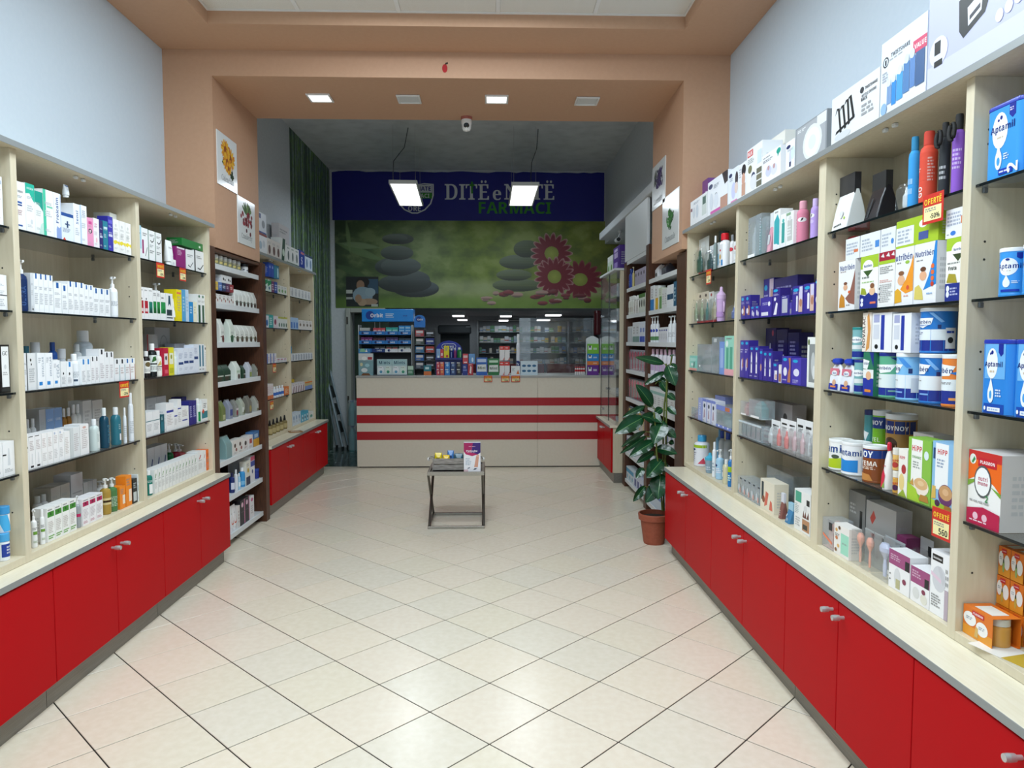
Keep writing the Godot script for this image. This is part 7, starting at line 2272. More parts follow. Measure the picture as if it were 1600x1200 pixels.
	goods("R", x, SHELF_Y[1], "fourth shelf, " + cb, """
tin 1 1287 1313 682 7 f1f2ee | c f0f2f2;p b4cc2c 0,0 100,0 100,52 60,40 0,30;w 46 78 60 2a4a8a amil;t 20 64 70 68 8a9 1;e 50 46 12 8 4a5a4a | white and lime formula tin
tin 1 1314 1346 688 9 f1f3f4 | c f0f2f2;p 2a8ad6 6,4 70,4 70,50 40,46 10,56;w 50 76 66 2a4a8a ontamil;t 30 62 76 66 8a9ab0 1;r 76 20 94 60 dfe4ea | white and blue formula tin
tin 1 1347 1375 694 8 8a4a22 | c eef0f0;r 0 74 100 100 1f3f8a;w 34 86 50 f2f4f6 NOY;w 44 56 52 f2e6da YEMA;t 20 36 80 46 e8c8a8 2;p c98a4a 0,0 60,0 50,20 0,26 | brown tin with blue band lettered NOY
pouch 1 1376 1393 692 4 f0ece8 | c d01f38;p d8304a 0,0 60,0 80,40 30,60 0,40;w 50 70 60 c8202c HiPP;p 8ab04a 20,0 90,0 70,20 | HiPP fruit pouch with red cap
box 1 1403.5 1418 702 4 f3efe6 | w 40 82 60 c8202c HiPP;e 60 58 26 10 b0383a;e 40 30 30 18 e8d08a;p 9ab03a 0,0 100,0 60,16 | small HiPP carton with fruit
box 1 1418.5 1455 686 6 8abf4a | r 14 16 62 98 f4f4ee;w 38 84 42 c8202c HiPP;w 38 70 40 5a9a3a ORGANIC;t 22 52 56 64 7a8a7a 3;e 80 76 10 7 dfeef0;e 60 26 34 14 efe4d4;e 60 30 30 9 dcb27e;e 60 31 14 4 e8c89a;p c89a4a 10,26 24,36 30,24;p b4823a 52,4 96,4 90,14 60,14;p a7cc3a 0,0 60,0 40,20 0,28 | green HiPP ORGANIC cereal carton
box 1 1456 1491 692 6 8fbfe4 | r 14 30 74 98 f2f4f4;w 46 86 44 c8202c HiPP;t 22 62 66 76 6a8ab0 3;r 4 74 14 90 2a4a7a;e 66 24 34 16 6a3a6a;e 66 28 30 11 c99a6a;e 66 29 14 5 ddb488;p d8b45a 0,14 22,16 20,34 4,34;p a7cc3a 0,0 100,0 60,10 0,14;e 30 10 12 5 4a2a4a;p b4823a 60,2 98,2 92,10 64,10 | blue HiPP cereal carton with prunes
""")
	goods("R", x + 0.002, SHELF_Y[1], "fourth shelf, " + cb, """
jar 1 1393.5 1403 0.075 4 d9a24a | c e8e4d8;w 50 60 60 c8202c HiPP;e 50 30 30 20 4a2a4a | small HiPP jar
""")
	goods("R", x + 0.003, SHELF_Y[1] + 0.077, "fourth shelf, " + cb, """
jar 1 1393.5 1403 0.075 4 e4b86a | c e8e4d8;w 50 60 60 c8202c HiPP;e 50 30 30 20 b8403a | small HiPP jar on another jar
""")
	goods("R", 1.475, SHELF_Y[1], "fourth shelf, " + cb, """
tin 1 1349 1362 640 6 4f9aa0 | c 24306a;r 0 0 100 30 22358f;p f2f4f4 0,76 60,70 40,54 | teal and navy tin in the rear row
tin 1 1362 1382 640 8 7cc030 | c eceeee;r 0 80 100 100 1f3f8a;w 44 90 50 f2f4f6 NOY;w 40 60 40 d8ecc0 YEL | green tin lettered NOY in the rear row
tin 1 1382 1416 645 10 b08646 | c eceeee;r 0 78 100 100 1f3478;w 50 88 60 f2f4f6 NOYNOY;e 40 40 18 28 d8aa8c;e 40 60 17 12 4a3424;e 36 44 2 2 2a1a14;e 44 44 2 2 2a1a14;e 40 30 5 2 a85a50;p dcdcdc 22,0 58,0 52,12 28,12 | gold NOYNOY tin with child's face in the rear row
box 1 1424 1456 0.20 7 ebe7e3 | w 36 90 46 c8303a HiPP;t 10 60 70 80 b8b0a8 3 | white HiPP carton in the rear row
""")
	goods("R", x, SHELF_Y[0], "base shelf, " + cb, """
case 1 1273 1302.5 808 8 e8b4a4 | i f0a894;r 60 66 90 92 2a2c30;p f0825a 8,40 90,20 90,28 8,48 | clear box with peach lunch pot
box 1 1303 1327 822 5 f0ece6 | r 46 10 98 76 9fdcc4;t 56 40 90 50 5a9a84 1;e 16 80 8 6 d8a45a;e 36 90 8 6 6a4a34;e 18 54 9 6 c87a4a;e 30 30 8 6 e0b06a;e 14 14 8 6 8a5a3a;t 8 60 40 70 444 2 | patterned carton with mint panel
brush 2 1327.5 1357 828 6 a4a8a6 | i f0b09c;r 76 76 96 94 1c1e20 | clear pack with peach brush
brush 1 1357.5 1388 843 6 9aa0a4 | i c9cfe8;r 76 70 96 90 1c1e20;r 4 2 40 14 eef0f2 | clear pack with lilac hairbrush
box 1 1388.5 1422 864 6 f1f0f1 | r 0 62 100 100 a04a7c;r 78 62 98 86 1c1a1e;t 8 74 60 90 c88ab0 3;e 42 34 15 24 d9dadc;r 36 6 56 30 b9b48a;e 76 32 9 7 84304e;e 8 36 3 2 333;e 8 22 3 2 333 | white and mauve carton with bottle picture
box 1 1422.5 1453 890 6 f1f0f1 | r 0 54 100 100 a04a7c;r 74 54 96 80 1c1a1e;t 8 70 60 92 c88ab0 3;e 30 28 18 16 dcdcda;e 72 20 18 14 e2dfd2;e 70 40 10 7 84304e | lower white and mauve carton with pads
box 1 1453.5 1483 863 6 f2f2f3 | r 8 84 66 94 17181a;w 36 89 46 f0f0f0 Suavinex;e 48 58 38 20 d2d3d8;p e4c8d8 4,60 60,52 60,58 4,66;p c9cacf 40,76 70,50 80,60 56,78;t 8 12 60 32 555 5;r 80 0 100 46 b8a8b4;t 82 50 98 80 888 3 | tall white carton with black label and pump funnel
""")
	goods("R", 1.475, SHELF_Y[0], "base shelf, " + cb, """
box 1 1305 1352 765 6 8d8d8a | r 68 30 84 70 2a2c2e;r 70 8 84 28 a8aaa8;t 8 60 50 80 b4b4b0 3 | grey carton with black tab in the rear row
box 1 1352.5 1400 790 6 b4b3af | p c0483c 14,70 26,86 34,74 22,60;t 50 30 90 60 9a9894 3 | pale grey carton with red balloon in the rear row
box 1 1400.5 1416 838 5 8a3a6a | t 10 30 80 80 b878a0 3 | mauve carton in the rear row
blister 1 1416.5 1437 842 5 d9dad8 | i a8705c;r 60 60 90 84 2a2c2e | grey blister with brown doll in the rear row
""")
	# formula bay
	var fb := "formula bay"
	goods("R", x, SHELF_Y[4], "top shelf, " + fb, """
rbox 2 1539 1662 160 9 3f9ae6 | c 2a3fae;p 1f2f96 74,100 98,100 98,84 86,80 74,86;t 76 90 96 96 c8c0f0 2;e 40 68 30 26 f1f4f6;e 38 90 6 3 f1f4f6;e 44 86 5 3 1f2f86;e 34 83 4 2 1f2f86;w 50 70 92 1c2f7a Aptamil;t 30 56 56 60 c8b08a 1;e 38 26 13 14 eef4f8;p eef4f8 28,32 48,32 38,52;e 38 24 6 6 4aa0e0;t 58 24 84 34 cfe6fa 3;r 40 4 94 12 1f3fae;t 44 6 90 10 cfd8f4 1;v 94 10 14 f4f6f8 2 | blue Aptamil formula pack
""")
	goods("R", x, SHELF_Y[3], "second shelf, " + fb, """
tin 2 1559 1636 390 9 3f9ae6 | c eef1f4;p 1f2f96 66,100 84,100 84,88 75,84 66,88;e 46 66 24 22 f1f4f6;w 50 66 64 1c2f7a Aptamil;t 36 54 56 58 c8b08a 1;e 44 26 9 11 eef4f8;p eef4f8 36,30 52,30 44,46;t 56 24 76 32 cfe6fa 2;r 30 4 74 10 1f3fae;e 46 84 5 3 1f2f86 | blue round Aptamil tin with white lid
""")
	goods("R", x, SHELF_Y[2], "third shelf, " + fb, """
rbox 2 1530 1637 531 10 2f86da | c 2236a4;r 0 50 100 100 6fb2ea;r 0 0 100 14 1d4fae;p 1f2f96 66,100 90,100 90,86 78,82 66,88;e 36 72 28 22 f1f4f6;e 36 88 6 3 1f2f86;e 28 86 4 2 1f2f86;w 44 70 88 1c2f7a Aptamil;t 26 58 50 63 c8b08a 1;e 34 28 15 13 eef4f8;p eef4f8 20,32 48,32 34,52;e 34 27 6 6 4aa0e0;t 58 24 90 36 cfe6fa 3;r 20 3 84 9 eef4fa;t 26 4 78 8 8ab0e0 1;e 8 7 5 3 f1f4f6 | large blue Aptamil formula pack
""")
	goods("R", x, SHELF_Y[1], "fourth shelf, " + fb, """
box 1 1503 1565 706 15 f0efec | s d8d4d2;p ee6a1c 0,58 0,100 100,100 100,48 80,58 40,70;r 0 88 100 100 c9302c;r 30 80 86 92 c4202c;w 58 86 44 f8f0ee PLASMON;e 14 88 10 7 e9eee6;p 2f8a4a 10,84 18,92 22,88 14,82;p 7aa83a 0,58 40,64 0,50;p 7aa83a 70,56 100,50 100,44;e 46 60 26 22 555a5c;e 46 60 23 19 f4f4f2;w 47 64 28 b02454 nutri;w 47 57 30 b02454 mune;w 60 38 9 2f8a4a 2;t 8 30 90 34 8a8a8a 1;p b81848 0,0 100,0 100,22 50,26 0,20;e 28 12 8 5 e8c0cc;e 56 12 8 5 e8c0cc;t 10 4 80 7 f0d0da 1 | orange and crimson Nutrimune 2 carton
""")
	goods("R", x, SHELF_Y[0], "base shelf, " + fb, """
twin 1 1503 1551 0.083 8 e0751f | r 0 0 100 34 e8982a;e 24 60 22 24 f4f2ee;e 66 44 20 24 f4f2ee;r 32 78 72 94 c8202c;w 52 86 32 f6eeee PLASMON;t 12 56 36 68 7a8a9a 2;t 56 40 78 52 7a8a9a 2;p d8b46a 42,8 54,8 54,40 46,46 | orange Plasmon jar pair on its own
""")
	goods("R", 1.46, SHELF_Y[0], "base shelf, " + fb, """
twin 2 1513 1600 0.083 8 e0751f | r 0 0 100 30 e8982a;e 22 58 20 26 f4f2ee;e 72 50 24 26 f4f2ee;r 28 78 68 94 c8202c;w 48 86 32 f6eeee PLASMON;t 12 54 34 66 7a8a9a 2;e 46 34 9 22 9ab46a;e 46 52 5 8 2a3a24 | orange Plasmon jar pair at the foot of the stack
""")
	goods("R", 1.462, SHELF_Y[0] + 0.0850, "base shelf, " + fb, """
twin 2 1513 1600 0.083 8 e0751f | r 0 0 100 30 e8982a;e 22 58 20 26 f4f2ee;e 72 50 24 26 f4f2ee;r 28 78 68 94 c8202c;w 48 86 32 f6eeee PLASMON;t 12 54 34 66 7a8a9a 2;e 46 34 9 22 c8ac4a;e 46 52 5 8 2a3a24 | orange Plasmon jar pair in the middle of the stack
""")
	goods("R", 1.464, SHELF_Y[0] + 0.170, "base shelf, " + fb, """
twin 2 1517 1600 0.083 8 e0751f | r 0 0 100 30 e8982a;e 22 58 20 26 f4f2ee;e 72 50 24 26 f4f2ee;r 28 78 68 94 c8202c;w 48 86 32 f6eeee PLASMON;t 12 54 34 66 7a8a9a 2;e 46 34 9 22 9ab46a;e 46 52 5 8 2a3a24 | orange Plasmon jar pair on top of the stack
""")
	# leaflets on the base shelf
	var lf := thing("leaflet", "white and gold leaflet lying before the Plasmon jars", "leaflet", Vector3(1.40, SHELF_Y[0] + 0.0008, -1.83), 0.25)
	var m := MB.new()
	m.box(Vector3(-0.045, 0, -0.12), Vector3(0.05, 0.0012, 0.12), H("e9e7e0"))
	m.box(Vector3(-0.045, 0.0013, -0.02), Vector3(0.05, 0.0016, 0.06), H("c2a43c"))
	m.box(Vector3(-0.045, 0.0013, 0.075), Vector3(0.05, 0.0016, 0.12), H("1f6a60"))
	part("sheet", m.mesh(), M.carton, lf)
	price_tag("R", 1.352, [1443, 302, 1475, 348], "red OFERTË tag under the drinking bottles", "-50%")
	price_tag("R", 1.352, [1457, 795, 1487, 843], "red OFERTË tag under the HiPP cartons", "560")
	price_tag("R", 1.352, [1104, 421, 1111.5, 444], "orange red OFERTË tag under the red-capped bottle", "-20%")

# ---------------------------------------------------------------- goods on the racks, the rear unit, the counter and the table
func goods_racks() -> void:
	carton_name = "remedy_carton"
	var x := -1.88
	var wl := XL + 0.02
	var ch := 0.225
	var tea := "herbal tea rack"
	goods("L", x, RACK_Y[7], "highest shelf of " + tea, """
jar 6 334 376 392 5 b9b59c | c d8dcd8;r 20 10 80 80 8a8a6c;r 30 30 70 60 c9b870 | spice jar of dried herbs
jar 1 378 388 409 5 e6e8e8 | c 26292c;e 30 50 8 10 556;e 60 40 8 10 556 | white jar with black lid
""", wl, 0.074)
	goods("L", x, RACK_Y[6], "second shelf of " + tea, """
box 5 335.5 365.5 459 5 e9e9e6 | e 30 60 12 14 7a4a3a;e 70 40 12 14 a86a5a;t 10 80 90 92 8a8a88 1 | low white carton with dried flowers
bag 6 367 402 452 5 dfe3dd | e 50 34 30 26 4a3a34;r 0 44 100 50 7a8a7a | white tea bag with dark oval seal
""", wl, ch)
	goods("L", x + -0.004, RACK_Y[6] + 0.098, "second shelf of " + tea, """
box 1 335.5 341 0.055 5 d8b84a | t 10 30 90 70 8a6a2a 2 | yellow carton in the coloured row
box 1 341.5 347 0.055 5 5a7ab8 | t 10 30 90 70 c8d4ea 2 | light blue carton in the coloured row
box 1 347.5 353 0.055 5 2f3f66 | t 10 30 90 70 c8d4ea 2 | navy carton in the coloured row
box 1 353.5 359 0.055 5 5a3a5e | t 10 30 90 70 e0c8e0 2 | plum carton in the coloured row
box 1 359.5 365 0.055 5 9a3a3e | t 10 30 90 70 f0c8c8 2 | red carton in the coloured row
""", wl, ch)
	goods("L", x + -0.006, RACK_Y[6] + 0.155, "second shelf of " + tea, """
box 2 346 362 0.055 5 e4e6e6 | e 40 50 14 18 444;e 70 40 12 14 666 | white carton on the coloured row
""", wl, ch)
	goods("L", x, RACK_Y[5], "third shelf of " + tea, """
bag 1 337.5 351 498 6 dfe2da | e 60 28 26 26 6a3a34;r 0 40 46 46 6a3a34;t 20 66 80 80 8a948a 2 | tall white tea bag with brown seal
bag 1 351.5 367 499 6 d9e2d6 | e 40 30 28 28 2f5a3a;r 0 40 100 46 3a6a4a;t 20 66 80 80 8a948a 2 | tall white tea bag with green seal
bag 5 367.5 405 508 6 dfe2da | e 50 36 28 28 5a4a3a;r 0 44 100 50 6a7a5a;t 20 70 80 82 8a948a 2 | shorter white tea bag with seal
""", wl, ch)
	goods("L", x, RACK_Y[4], "fourth shelf of " + tea, """
bag 2 339 361 571 7 24402c | e 40 30 26 26 3a3020;r 10 50 90 62 c8d0c4;c 1c3222 | dark green tea bag
bag 1 361.5 376 565 7 dfe6dd | e 60 26 24 24 4a3a30;r 10 60 90 84 c4dcc4;t 20 64 80 80 5a7a5a 2 | white tea bag among dark green ones
bag 1 376.5 384 571 6 24402c | e 40 30 26 26 3a3020;r 10 50 90 62 c8d0c4;c 1c3222 | narrow dark green tea bag
bag 1 384.5 394 566 6 c9ccd4 | r 16 8 84 60 8a9a4a;t 20 66 80 80 777 2 | grey tea bag with olive label
bag 1 394.5 407 569 6 8f9288 | e 50 40 30 26 d8dcd6;r 0 70 100 80 3a3a30 | grey tea bag with white label
""", wl, ch)
	goods("L", x, RACK_Y[3], "fifth shelf of " + tea, """
bag 1 341 353 627 7 6f7a44 | r 16 10 84 50 b8bc8a;c 7a7e74 | olive tea bag
bag 1 353.5 364 625 7 8f95a4 | r 10 26 90 80 3a4a8a;c 8a8e94 | grey tea bag with blue label
bag 1 364.5 373 625 7 8a8a84 | e 44 40 30 26 8a2f44;r 10 66 90 84 d9d0d4;c 8a8e8a | grey tea bag with crimson label
bag 1 373.5 383 622 7 aab0a0 | r 10 30 60 76 e4e8e4;e 70 30 20 22 5a6a3a;c 8f948f | pale tea bag with white label
bag 1 383.5 394 619 7 77746a | e 46 44 30 30 a89a5a;c 8a8c86 | brown grey tea bag
bag 1 394.5 407 619 7 a6a89e | r 10 30 90 80 d4d6d0;e 50 20 24 14 8a8a5a;c 9a9c96 | light grey tea bag with pale label
""", wl, ch)
	goods("L", x, RACK_Y[2], "sixth shelf of " + tea, """
bag 1 344 363 683 8 7fa0a0 | p 2f4a4e 10,60 30,90 40,50 60,90 70,50 90,90;c 9ab4b2 | turquoise sack
box 2 364 380 688 6 e4e0da | e 40 64 18 14 4a3a34;e 64 36 16 12 8a4a44;t 16 10 80 22 888 2 | white pack with brown seals
box 1 380.5 388 684 6 e6e2de | e 44 60 22 18 3a3434;t 16 20 80 36 a06a6a 2 | white pack with black seal
box 1 388.5 395 680 6 e2dedc | r 20 40 80 74 b0444a;t 16 10 80 24 888 2 | white pack with red square
box 1 395.5 405 674 6 4a7ab0 | r 0 0 100 52 d8a43a;r 20 60 80 84 a8c4e0 | blue and amber pack
""", wl, ch)
	# small woven baskets on the same shelf
	for q in [[0, 345.0, 361.0, "cbb68a", "round cream basket on sixth shelf of the herbal tea rack"]]:
		var m := MB.new()
		m.lathe([[0.0, 0.0], [0.055, 0.0], [0.07, 0.045], [0.072, 0.05], [0.066, 0.048], [0.055, 0.01]], H(q[3]), 18)
		var p := on_x(349.0, 706, -1.90)
		single("basket", m.mesh(), M.matt, q[4], "basket", Vector3(-1.945, RACK_Y[2] + 0.001, -4.985), 0.0)
	goods("L", x, RACK_Y[1], "seventh shelf of " + tea, """
bottle 1 360.5 367 738 5 1f2f6a | r 20 20 80 70 d4d8e6;c 16204a | navy bottle with white label
bottle 1 367.5 372 733 5 dfe4e8 | c e8ecee | slim white bottle
bottle 1 372.5 376 739 5 a8d0e6 | c e8f0f4;r 20 20 80 60 e4eef4 | pale blue bottle
bottle 1 377 384 729 5 3a94d0 | c f0f2f4;r 10 10 90 40 7abce4 | bright blue bottle with tall white cap
box 1 384.5 391 720 5 e2dfd2 | r 0 0 100 34 2a2a4a;e 50 60 20 10 c8a83a;t 20 76 80 90 777 2 | white carton with navy foot
box 1 391.5 398 713 5 e8e6e8 | r 0 62 100 82 3a4a9a;e 44 42 14 8 2a3a7a;r 0 84 100 100 c04a6a | white carton with blue and pink top
jar 1 398.5 405.5 731 5 24368a | c 2a4098 | royal blue jar
jar 1 406 411 738 4 e6eaee | c c8d8e6 | small white jar
""", wl, ch)
	goods("L", -1.99, RACK_Y[1], "seventh shelf of " + tea, """
box 1 372 386 716 8 c6c8cc | t 10 20 80 80 a4a6aa 5 | grey carton in the rear row
""", wl, ch)
	goods("L", x, RACK_Y[0], "lowest shelf of " + tea, """
tube 2 362 371 791 4 e9e9ea | r 10 10 90 50 d8563a;c e8e8ea;t 20 60 80 80 999 2 | white tube with red band
box 1 371.5 375 790 5 e0dcd8 | t 20 20 80 80 a88 4 | narrow grey carton
box 2 375.5 390 781 6 26242c | e 44 80 22 10 e0b8cc;r 84 0 100 100 c87aa0;r 10 50 90 54 4a4854 | black and pink carton
box 1 390.5 397 775 6 e6e4e4 | e 50 84 30 8 c86a90;t 20 20 80 60 aaa 4 | white carton with pink top
""", wl, ch)
	plastic_bag(on_x(406, 803, -1.90))
	# rear cream unit
	var ru := "rear cream unit"
	x = -1.966
	goods("L", x, 2.219, "top of " + ru, """
box 1 402.5 417 365 9 e6e8ec | r 0 88 100 100 8a3a3a;e 30 40 16 20 a8bccc;e 66 50 14 18 c8d0d8 | white carton with red top edge
box 3 417.5 438 373 9 dad4ce | e 50 40 26 26 6a4a48;t 16 70 80 84 8a8486 2;r 0 0 100 8 8a3a3a | beige carton with dark picture
box 1 438.5 447 373 9 d9dcd8 | p 1f4a3a 10,0 60,0 90,100 40,100;e 50 40 20 16 c8d8c8 | white carton with dark green slash
box 3 447.5 467 384 9 e0e2e0 | r 0 0 100 10 1f5a3a;e 46 46 18 26 5a6a6a;t 16 80 84 92 3a6a4a 1 | white carton with green foot
box 1 467.5 476 392 9 1f3a94 | f 46 44 24 e4e8f0 S;r 30 80 90 92 b8707a | royal blue carton lettered S
box 2 476.5 488 398 8 c8d4e2 | e 50 46 24 28 7a94b4;r 0 86 100 100 3a4a6a | pale blue carton with picture
""")
	goods("L", x - 0.004, 2.397, "top of " + ru, """
box 1 402.5 416 0.17 8 d5dbe4 | r 10 70 40 94 2f4a86;e 66 46 18 20 8a8f98;r 0 0 100 6 24459a | pale carton with navy base stacked on the red-edged one
""")
	goods("L", -2.09, 2.217, "top of " + ru, """
box 1 436 452 353 7 c9c4c4 | r 26 10 70 60 3a4a48;t 10 78 90 90 555 2 | tall grey carton behind the others
""")
	goods("L", x, SHELF_Y[4], "top shelf, inner bay of " + ru, """
box 2 412.5 424 436 6 cfe0d6 | p 1f8a5a 0,40 100,70 100,100 0,90;e 40 30 20 14 2a6a8a | white and green carton
box 1 424.5 428.5 440 6 6a2f5c | t 10 20 90 80 d8b8d0 3 | plum carton
box 1 429 433.5 441 6 2a4a9a | t 10 20 90 80 c8d4f0 3 | blue carton
box 3 434 448 446 6 dfe2dc | e 50 40 26 20 6a9a5a;t 16 70 84 90 888 2 | white carton with green dot
""")
	goods("L", x - 0.004, SHELF_Y[4] + 0.135, "top shelf, inner bay of " + ru, """
box 2 420 428 0.125 5 2a4aa8 | e 50 70 24 10 9ab0e0 | royal blue carton on top of others
box 1 429 436 0.12 5 3a84a4 | r 60 10 90 80 b8d8e4 | teal blue carton on top of others
""")
	goods("L", x, SHELF_Y[4], "top shelf, wallpaper bay of " + ru, """
box 6 454 485 449 6 dcdddc | r 30 10 70 90 b8bcc0;t 16 20 84 60 7a8088 4 | white carton in a row of six
""")
	goods("L", x, SHELF_Y[3], "second shelf, inner bay of " + ru, """
box 1 414.5 420 493 6 d8dde4 | e 50 40 30 26 2a6aa8 | white carton with blue spot
box 1 420.5 427 492 6 3aa09c | t 10 20 90 80 c8ecea 4 | turquoise carton
box 1 427.5 434 494 6 d8d0d4 | e 40 50 24 24 8a2f4a | white carton with crimson spot
box 4 434.5 449 495 6 dfe3de | e 50 30 26 18 2a5a3a;r 0 84 100 100 b8b84a | white carton with green spot and yellow top
""")
	goods("L", x, SHELF_Y[3], "second shelf, wallpaper bay of " + ru, """
box 3 453.5 466 496 6 a8c4e2 | r 20 10 80 60 4a7ac0 | light blue carton
box 4 466.5 488 500 6 dedad4 | e 50 50 22 16 6a5a4a;t 16 70 84 90 888 2 | white carton with brown spot
""")
	goods("L", x, SHELF_Y[2], "third shelf, inner bay of " + ru, """
box 3 417 432 553 6 e0e2e6 | r 0 0 26 100 3a5ab0;t 36 20 90 70 c87a8a 3 | white carton with blue edge
box 3 432.5 448 560 6 e2dfe2 | r 20 60 80 80 b04a6a;t 20 20 80 50 888 3 | white carton with rose bar
""")
	goods("L", -2.07, SHELF_Y[2], "third shelf, inner bay of " + ru, """
box 3 434 456 542 6 4aa0cc | r 0 0 100 30 a8d4e8 | sky blue carton behind
""")
	goods("L", x, SHELF_Y[2], "third shelf, wallpaper bay of " + ru, """
box 8 456 488.5 553 6 dde0e2 | r 30 10 60 90 8a94a0;t 66 20 90 80 5a6a9a 3 | white carton in a row of eight
""")
	goods("L", x, SHELF_Y[1], "fourth shelf, inner bay of " + ru, """
box 3 417.5 427 601 6 e4dedc | r 0 0 100 26 d8743a;t 16 40 84 86 c88a9a 4 | white carton with orange foot
bottle 4 427.5 444 604 5 dfe4ec | r 10 20 90 60 3a6ab8;c eef0f0 | white bottle with blue label
box 1 444.5 452 604 6 d8742a | t 10 20 90 80 f0c8a0 4 | orange carton
""")
	goods("L", -2.07, SHELF_Y[1], "fourth shelf, inner bay of " + ru, """
box 3 424 460 598 6 d8b41f | t 10 20 90 80 8a701a 3 | yellow carton behind
""")
	goods("L", x, SHELF_Y[1], "fourth shelf, wallpaper bay of " + ru, """
box 5 457 476 600 6 ddd6d8 | p 6a2f4a 20,0 50,0 80,70 50,70;t 16 80 84 94 777 2 | white carton with plum slash
box 3 476.5 488 597 6 c8b88a | r 0 0 100 50 7a94c8;r 0 84 100 100 d8742a | tan and blue carton
""")
	goods("L", x + 0.0, SHELF_Y[0], "base shelf, inner bay of " + ru, """
drop 6 420 455 656 6 8a7a4c | r 8 10 92 70 b8a878;c 1a1816 | amber dropper bottle
""")
	goods("L", x, SHELF_Y[0], "base shelf, wallpaper bay of " + ru, """
box 3 457.5 470 646 6 cfdde8 | e 40 60 22 18 7a9ab8;t 16 20 84 40 89a 2 | pale blue carton
box 3 470.5 482 644 6 4aa6c4 | r 30 10 80 70 d4e8f0;e 60 40 16 14 1c2a3a | turquoise carton with white panel
box 1 482.5 491 643 6 d9dcd8 | e 50 40 26 20 5a9a8a | white carton with green spot
""")
	# tablet stand like wooden frame on the rear worktop
	var fr := thing("photo_frame", "small wooden frame lying on the rear cabinet's worktop", "frame", Vector3(-1.88, 0.601, -6.95), 0.5)
	var fm := MB.new()
	for q in [[-0.06, -0.045, -0.05, 0.05], [0.045, 0.06, -0.05, 0.05], [-0.045, 0.045, -0.05, -0.038], [-0.045, 0.045, 0.038, 0.05]]:
		fm.box(Vector3(q[0], 0, q[2]), Vector3(q[1], 0.008, q[3]), H("9a6a3a"))
	part("frame", fm.mesh(), M.carton, fr)
	part("backing", bx(Vector3(-0.045, 0.0, -0.038), Vector3(0.045, 0.004, 0.038)), mat("d8d4c8", 0.5), fr)
	price_tag("L", -1.948, [426, 568, 431, 582], "small red offer tag on the rear cream unit's third shelf", "-20%")
	price_tag("L", -1.948, [421.5, 627, 427, 640], "small red offer tag on the rear cream unit's fourth shelf", "-15%")
	# walnut rack behind the plant
	var br := "plant-side walnut rack"
	x = 1.362
	wl = 1.70
	goods("R", x, RACK_Y[7], "near column, highest shelf of " + br, """
bag 1 1023.5 1033 411 8 d8dadc | e 40 40 28 26 34343a;c 34343a | white bag with dark seal
bag 1 1033.5 1046 411 8 34323c | e 40 40 24 24 5a5864;c 2a2830 | dark violet bag
""", wl, 0.11)
	goods("R", x, RACK_Y[6], "near column, second shelf of " + br, """
box 1 1016 1022 447 6 e2e6e8 | r 0 0 100 46 2f86cc;t 30 50 70 90 556 4 | white carton with blue lower half
box 1 1022.5 1028.5 447 6 e2e6e4 | r 30 0 100 50 e0b01f;t 30 56 70 90 777 3 | white carton with yellow lower half
box 1 1029 1034 450 6 cfd8c4 | r 30 0 100 60 6a9a5a;t 30 66 70 90 777 3 | white carton with green lower half
box 2 1034.5 1042 452 6 dcdedc | t 20 20 80 80 999 5 | white carton with grey print
box 2 1042.5 1052 446 6 e6eaec | r 0 36 100 60 12486a | white carton with dark blue band
box 1 1052.5 1057 440 6 1f5a7a | t 20 20 80 80 a8c8d8 4 | dark blue carton
""", wl, ch)
	goods("R", x, RACK_Y[5], "near column, third shelf of " + br, """
pump 3 1015.5 1029 495 5 e2e5e8 | e 50 70 26 10 3a4aa8;r 30 10 90 34 5a8a5a;c eceeee | white pump bottle with blue mark
box 4 1029.5 1043 512 6 e2e4e8 | r 20 76 80 86 3a4a94;t 16 20 84 60 a8acb8 4 | white carton with blue mark
pump 2 1043.5 1055.5 494 5 dcdfe2 | t 20 30 80 60 8a8f98 4;c eceeee | white pump bottle with grey print
""", wl, ch)
	goods("R", x, RACK_Y[4], "near column, fourth shelf of " + br, """
bottle 6 1016 1055 545 5 dcd8e0 | r 20 20 80 60 b8a0c0;c c8a8b8 | white bottle with lilac label
""", wl, ch)
	goods("R", x, RACK_Y[3], "near column, fifth shelf of " + br, """
box 6 1015 1054 0.17 6 d9dedd | r 0 70 100 84 8ab8b0;t 16 20 84 60 999 4 | white carton with sea green band
""", wl, ch)
	goods("R", x, RACK_Y[2], "near column, sixth shelf of " + br, """
box 6 1015 1053 0.16 6 d6dade | e 50 50 26 20 7a8ab0;t 16 76 84 92 888 2 | white carton with blue grey spot
""", wl, ch)
	goods("R", x, RACK_Y[1], "near column, seventh shelf of " + br, """
jar 5 1015 1050 0.12 6 dfe2e4 | c d0d4d8;t 20 20 80 80 99a 3 | white lidded jar
""", wl, ch)
	goods("R", x, RACK_Y[0], "near column, lowest shelf of " + br, """
box 4 1013 1040 0.14 7 c9d6e4 | r 0 60 100 80 5a7ab8 | pale blue carton
""", wl, ch)
	goods("R", x, 1.985, "far column, highest shelf of " + br, """
oval 1 982 987 420 5 2f4fa8 | c 26408c;t 20 20 80 60 9ab0e0 3 | royal blue bottle
pump* 1 988 992 417 5 d8cc8a | c e8e2c0;t 20 30 80 60 a89a5a 3 | yellow pump bottle
box 4 992 1008.5 423 6 b4aec4 | e 46 70 22 12 4a4458;t 16 20 84 50 8a84a0 3 | grey lilac carton
""", wl, 0.225)
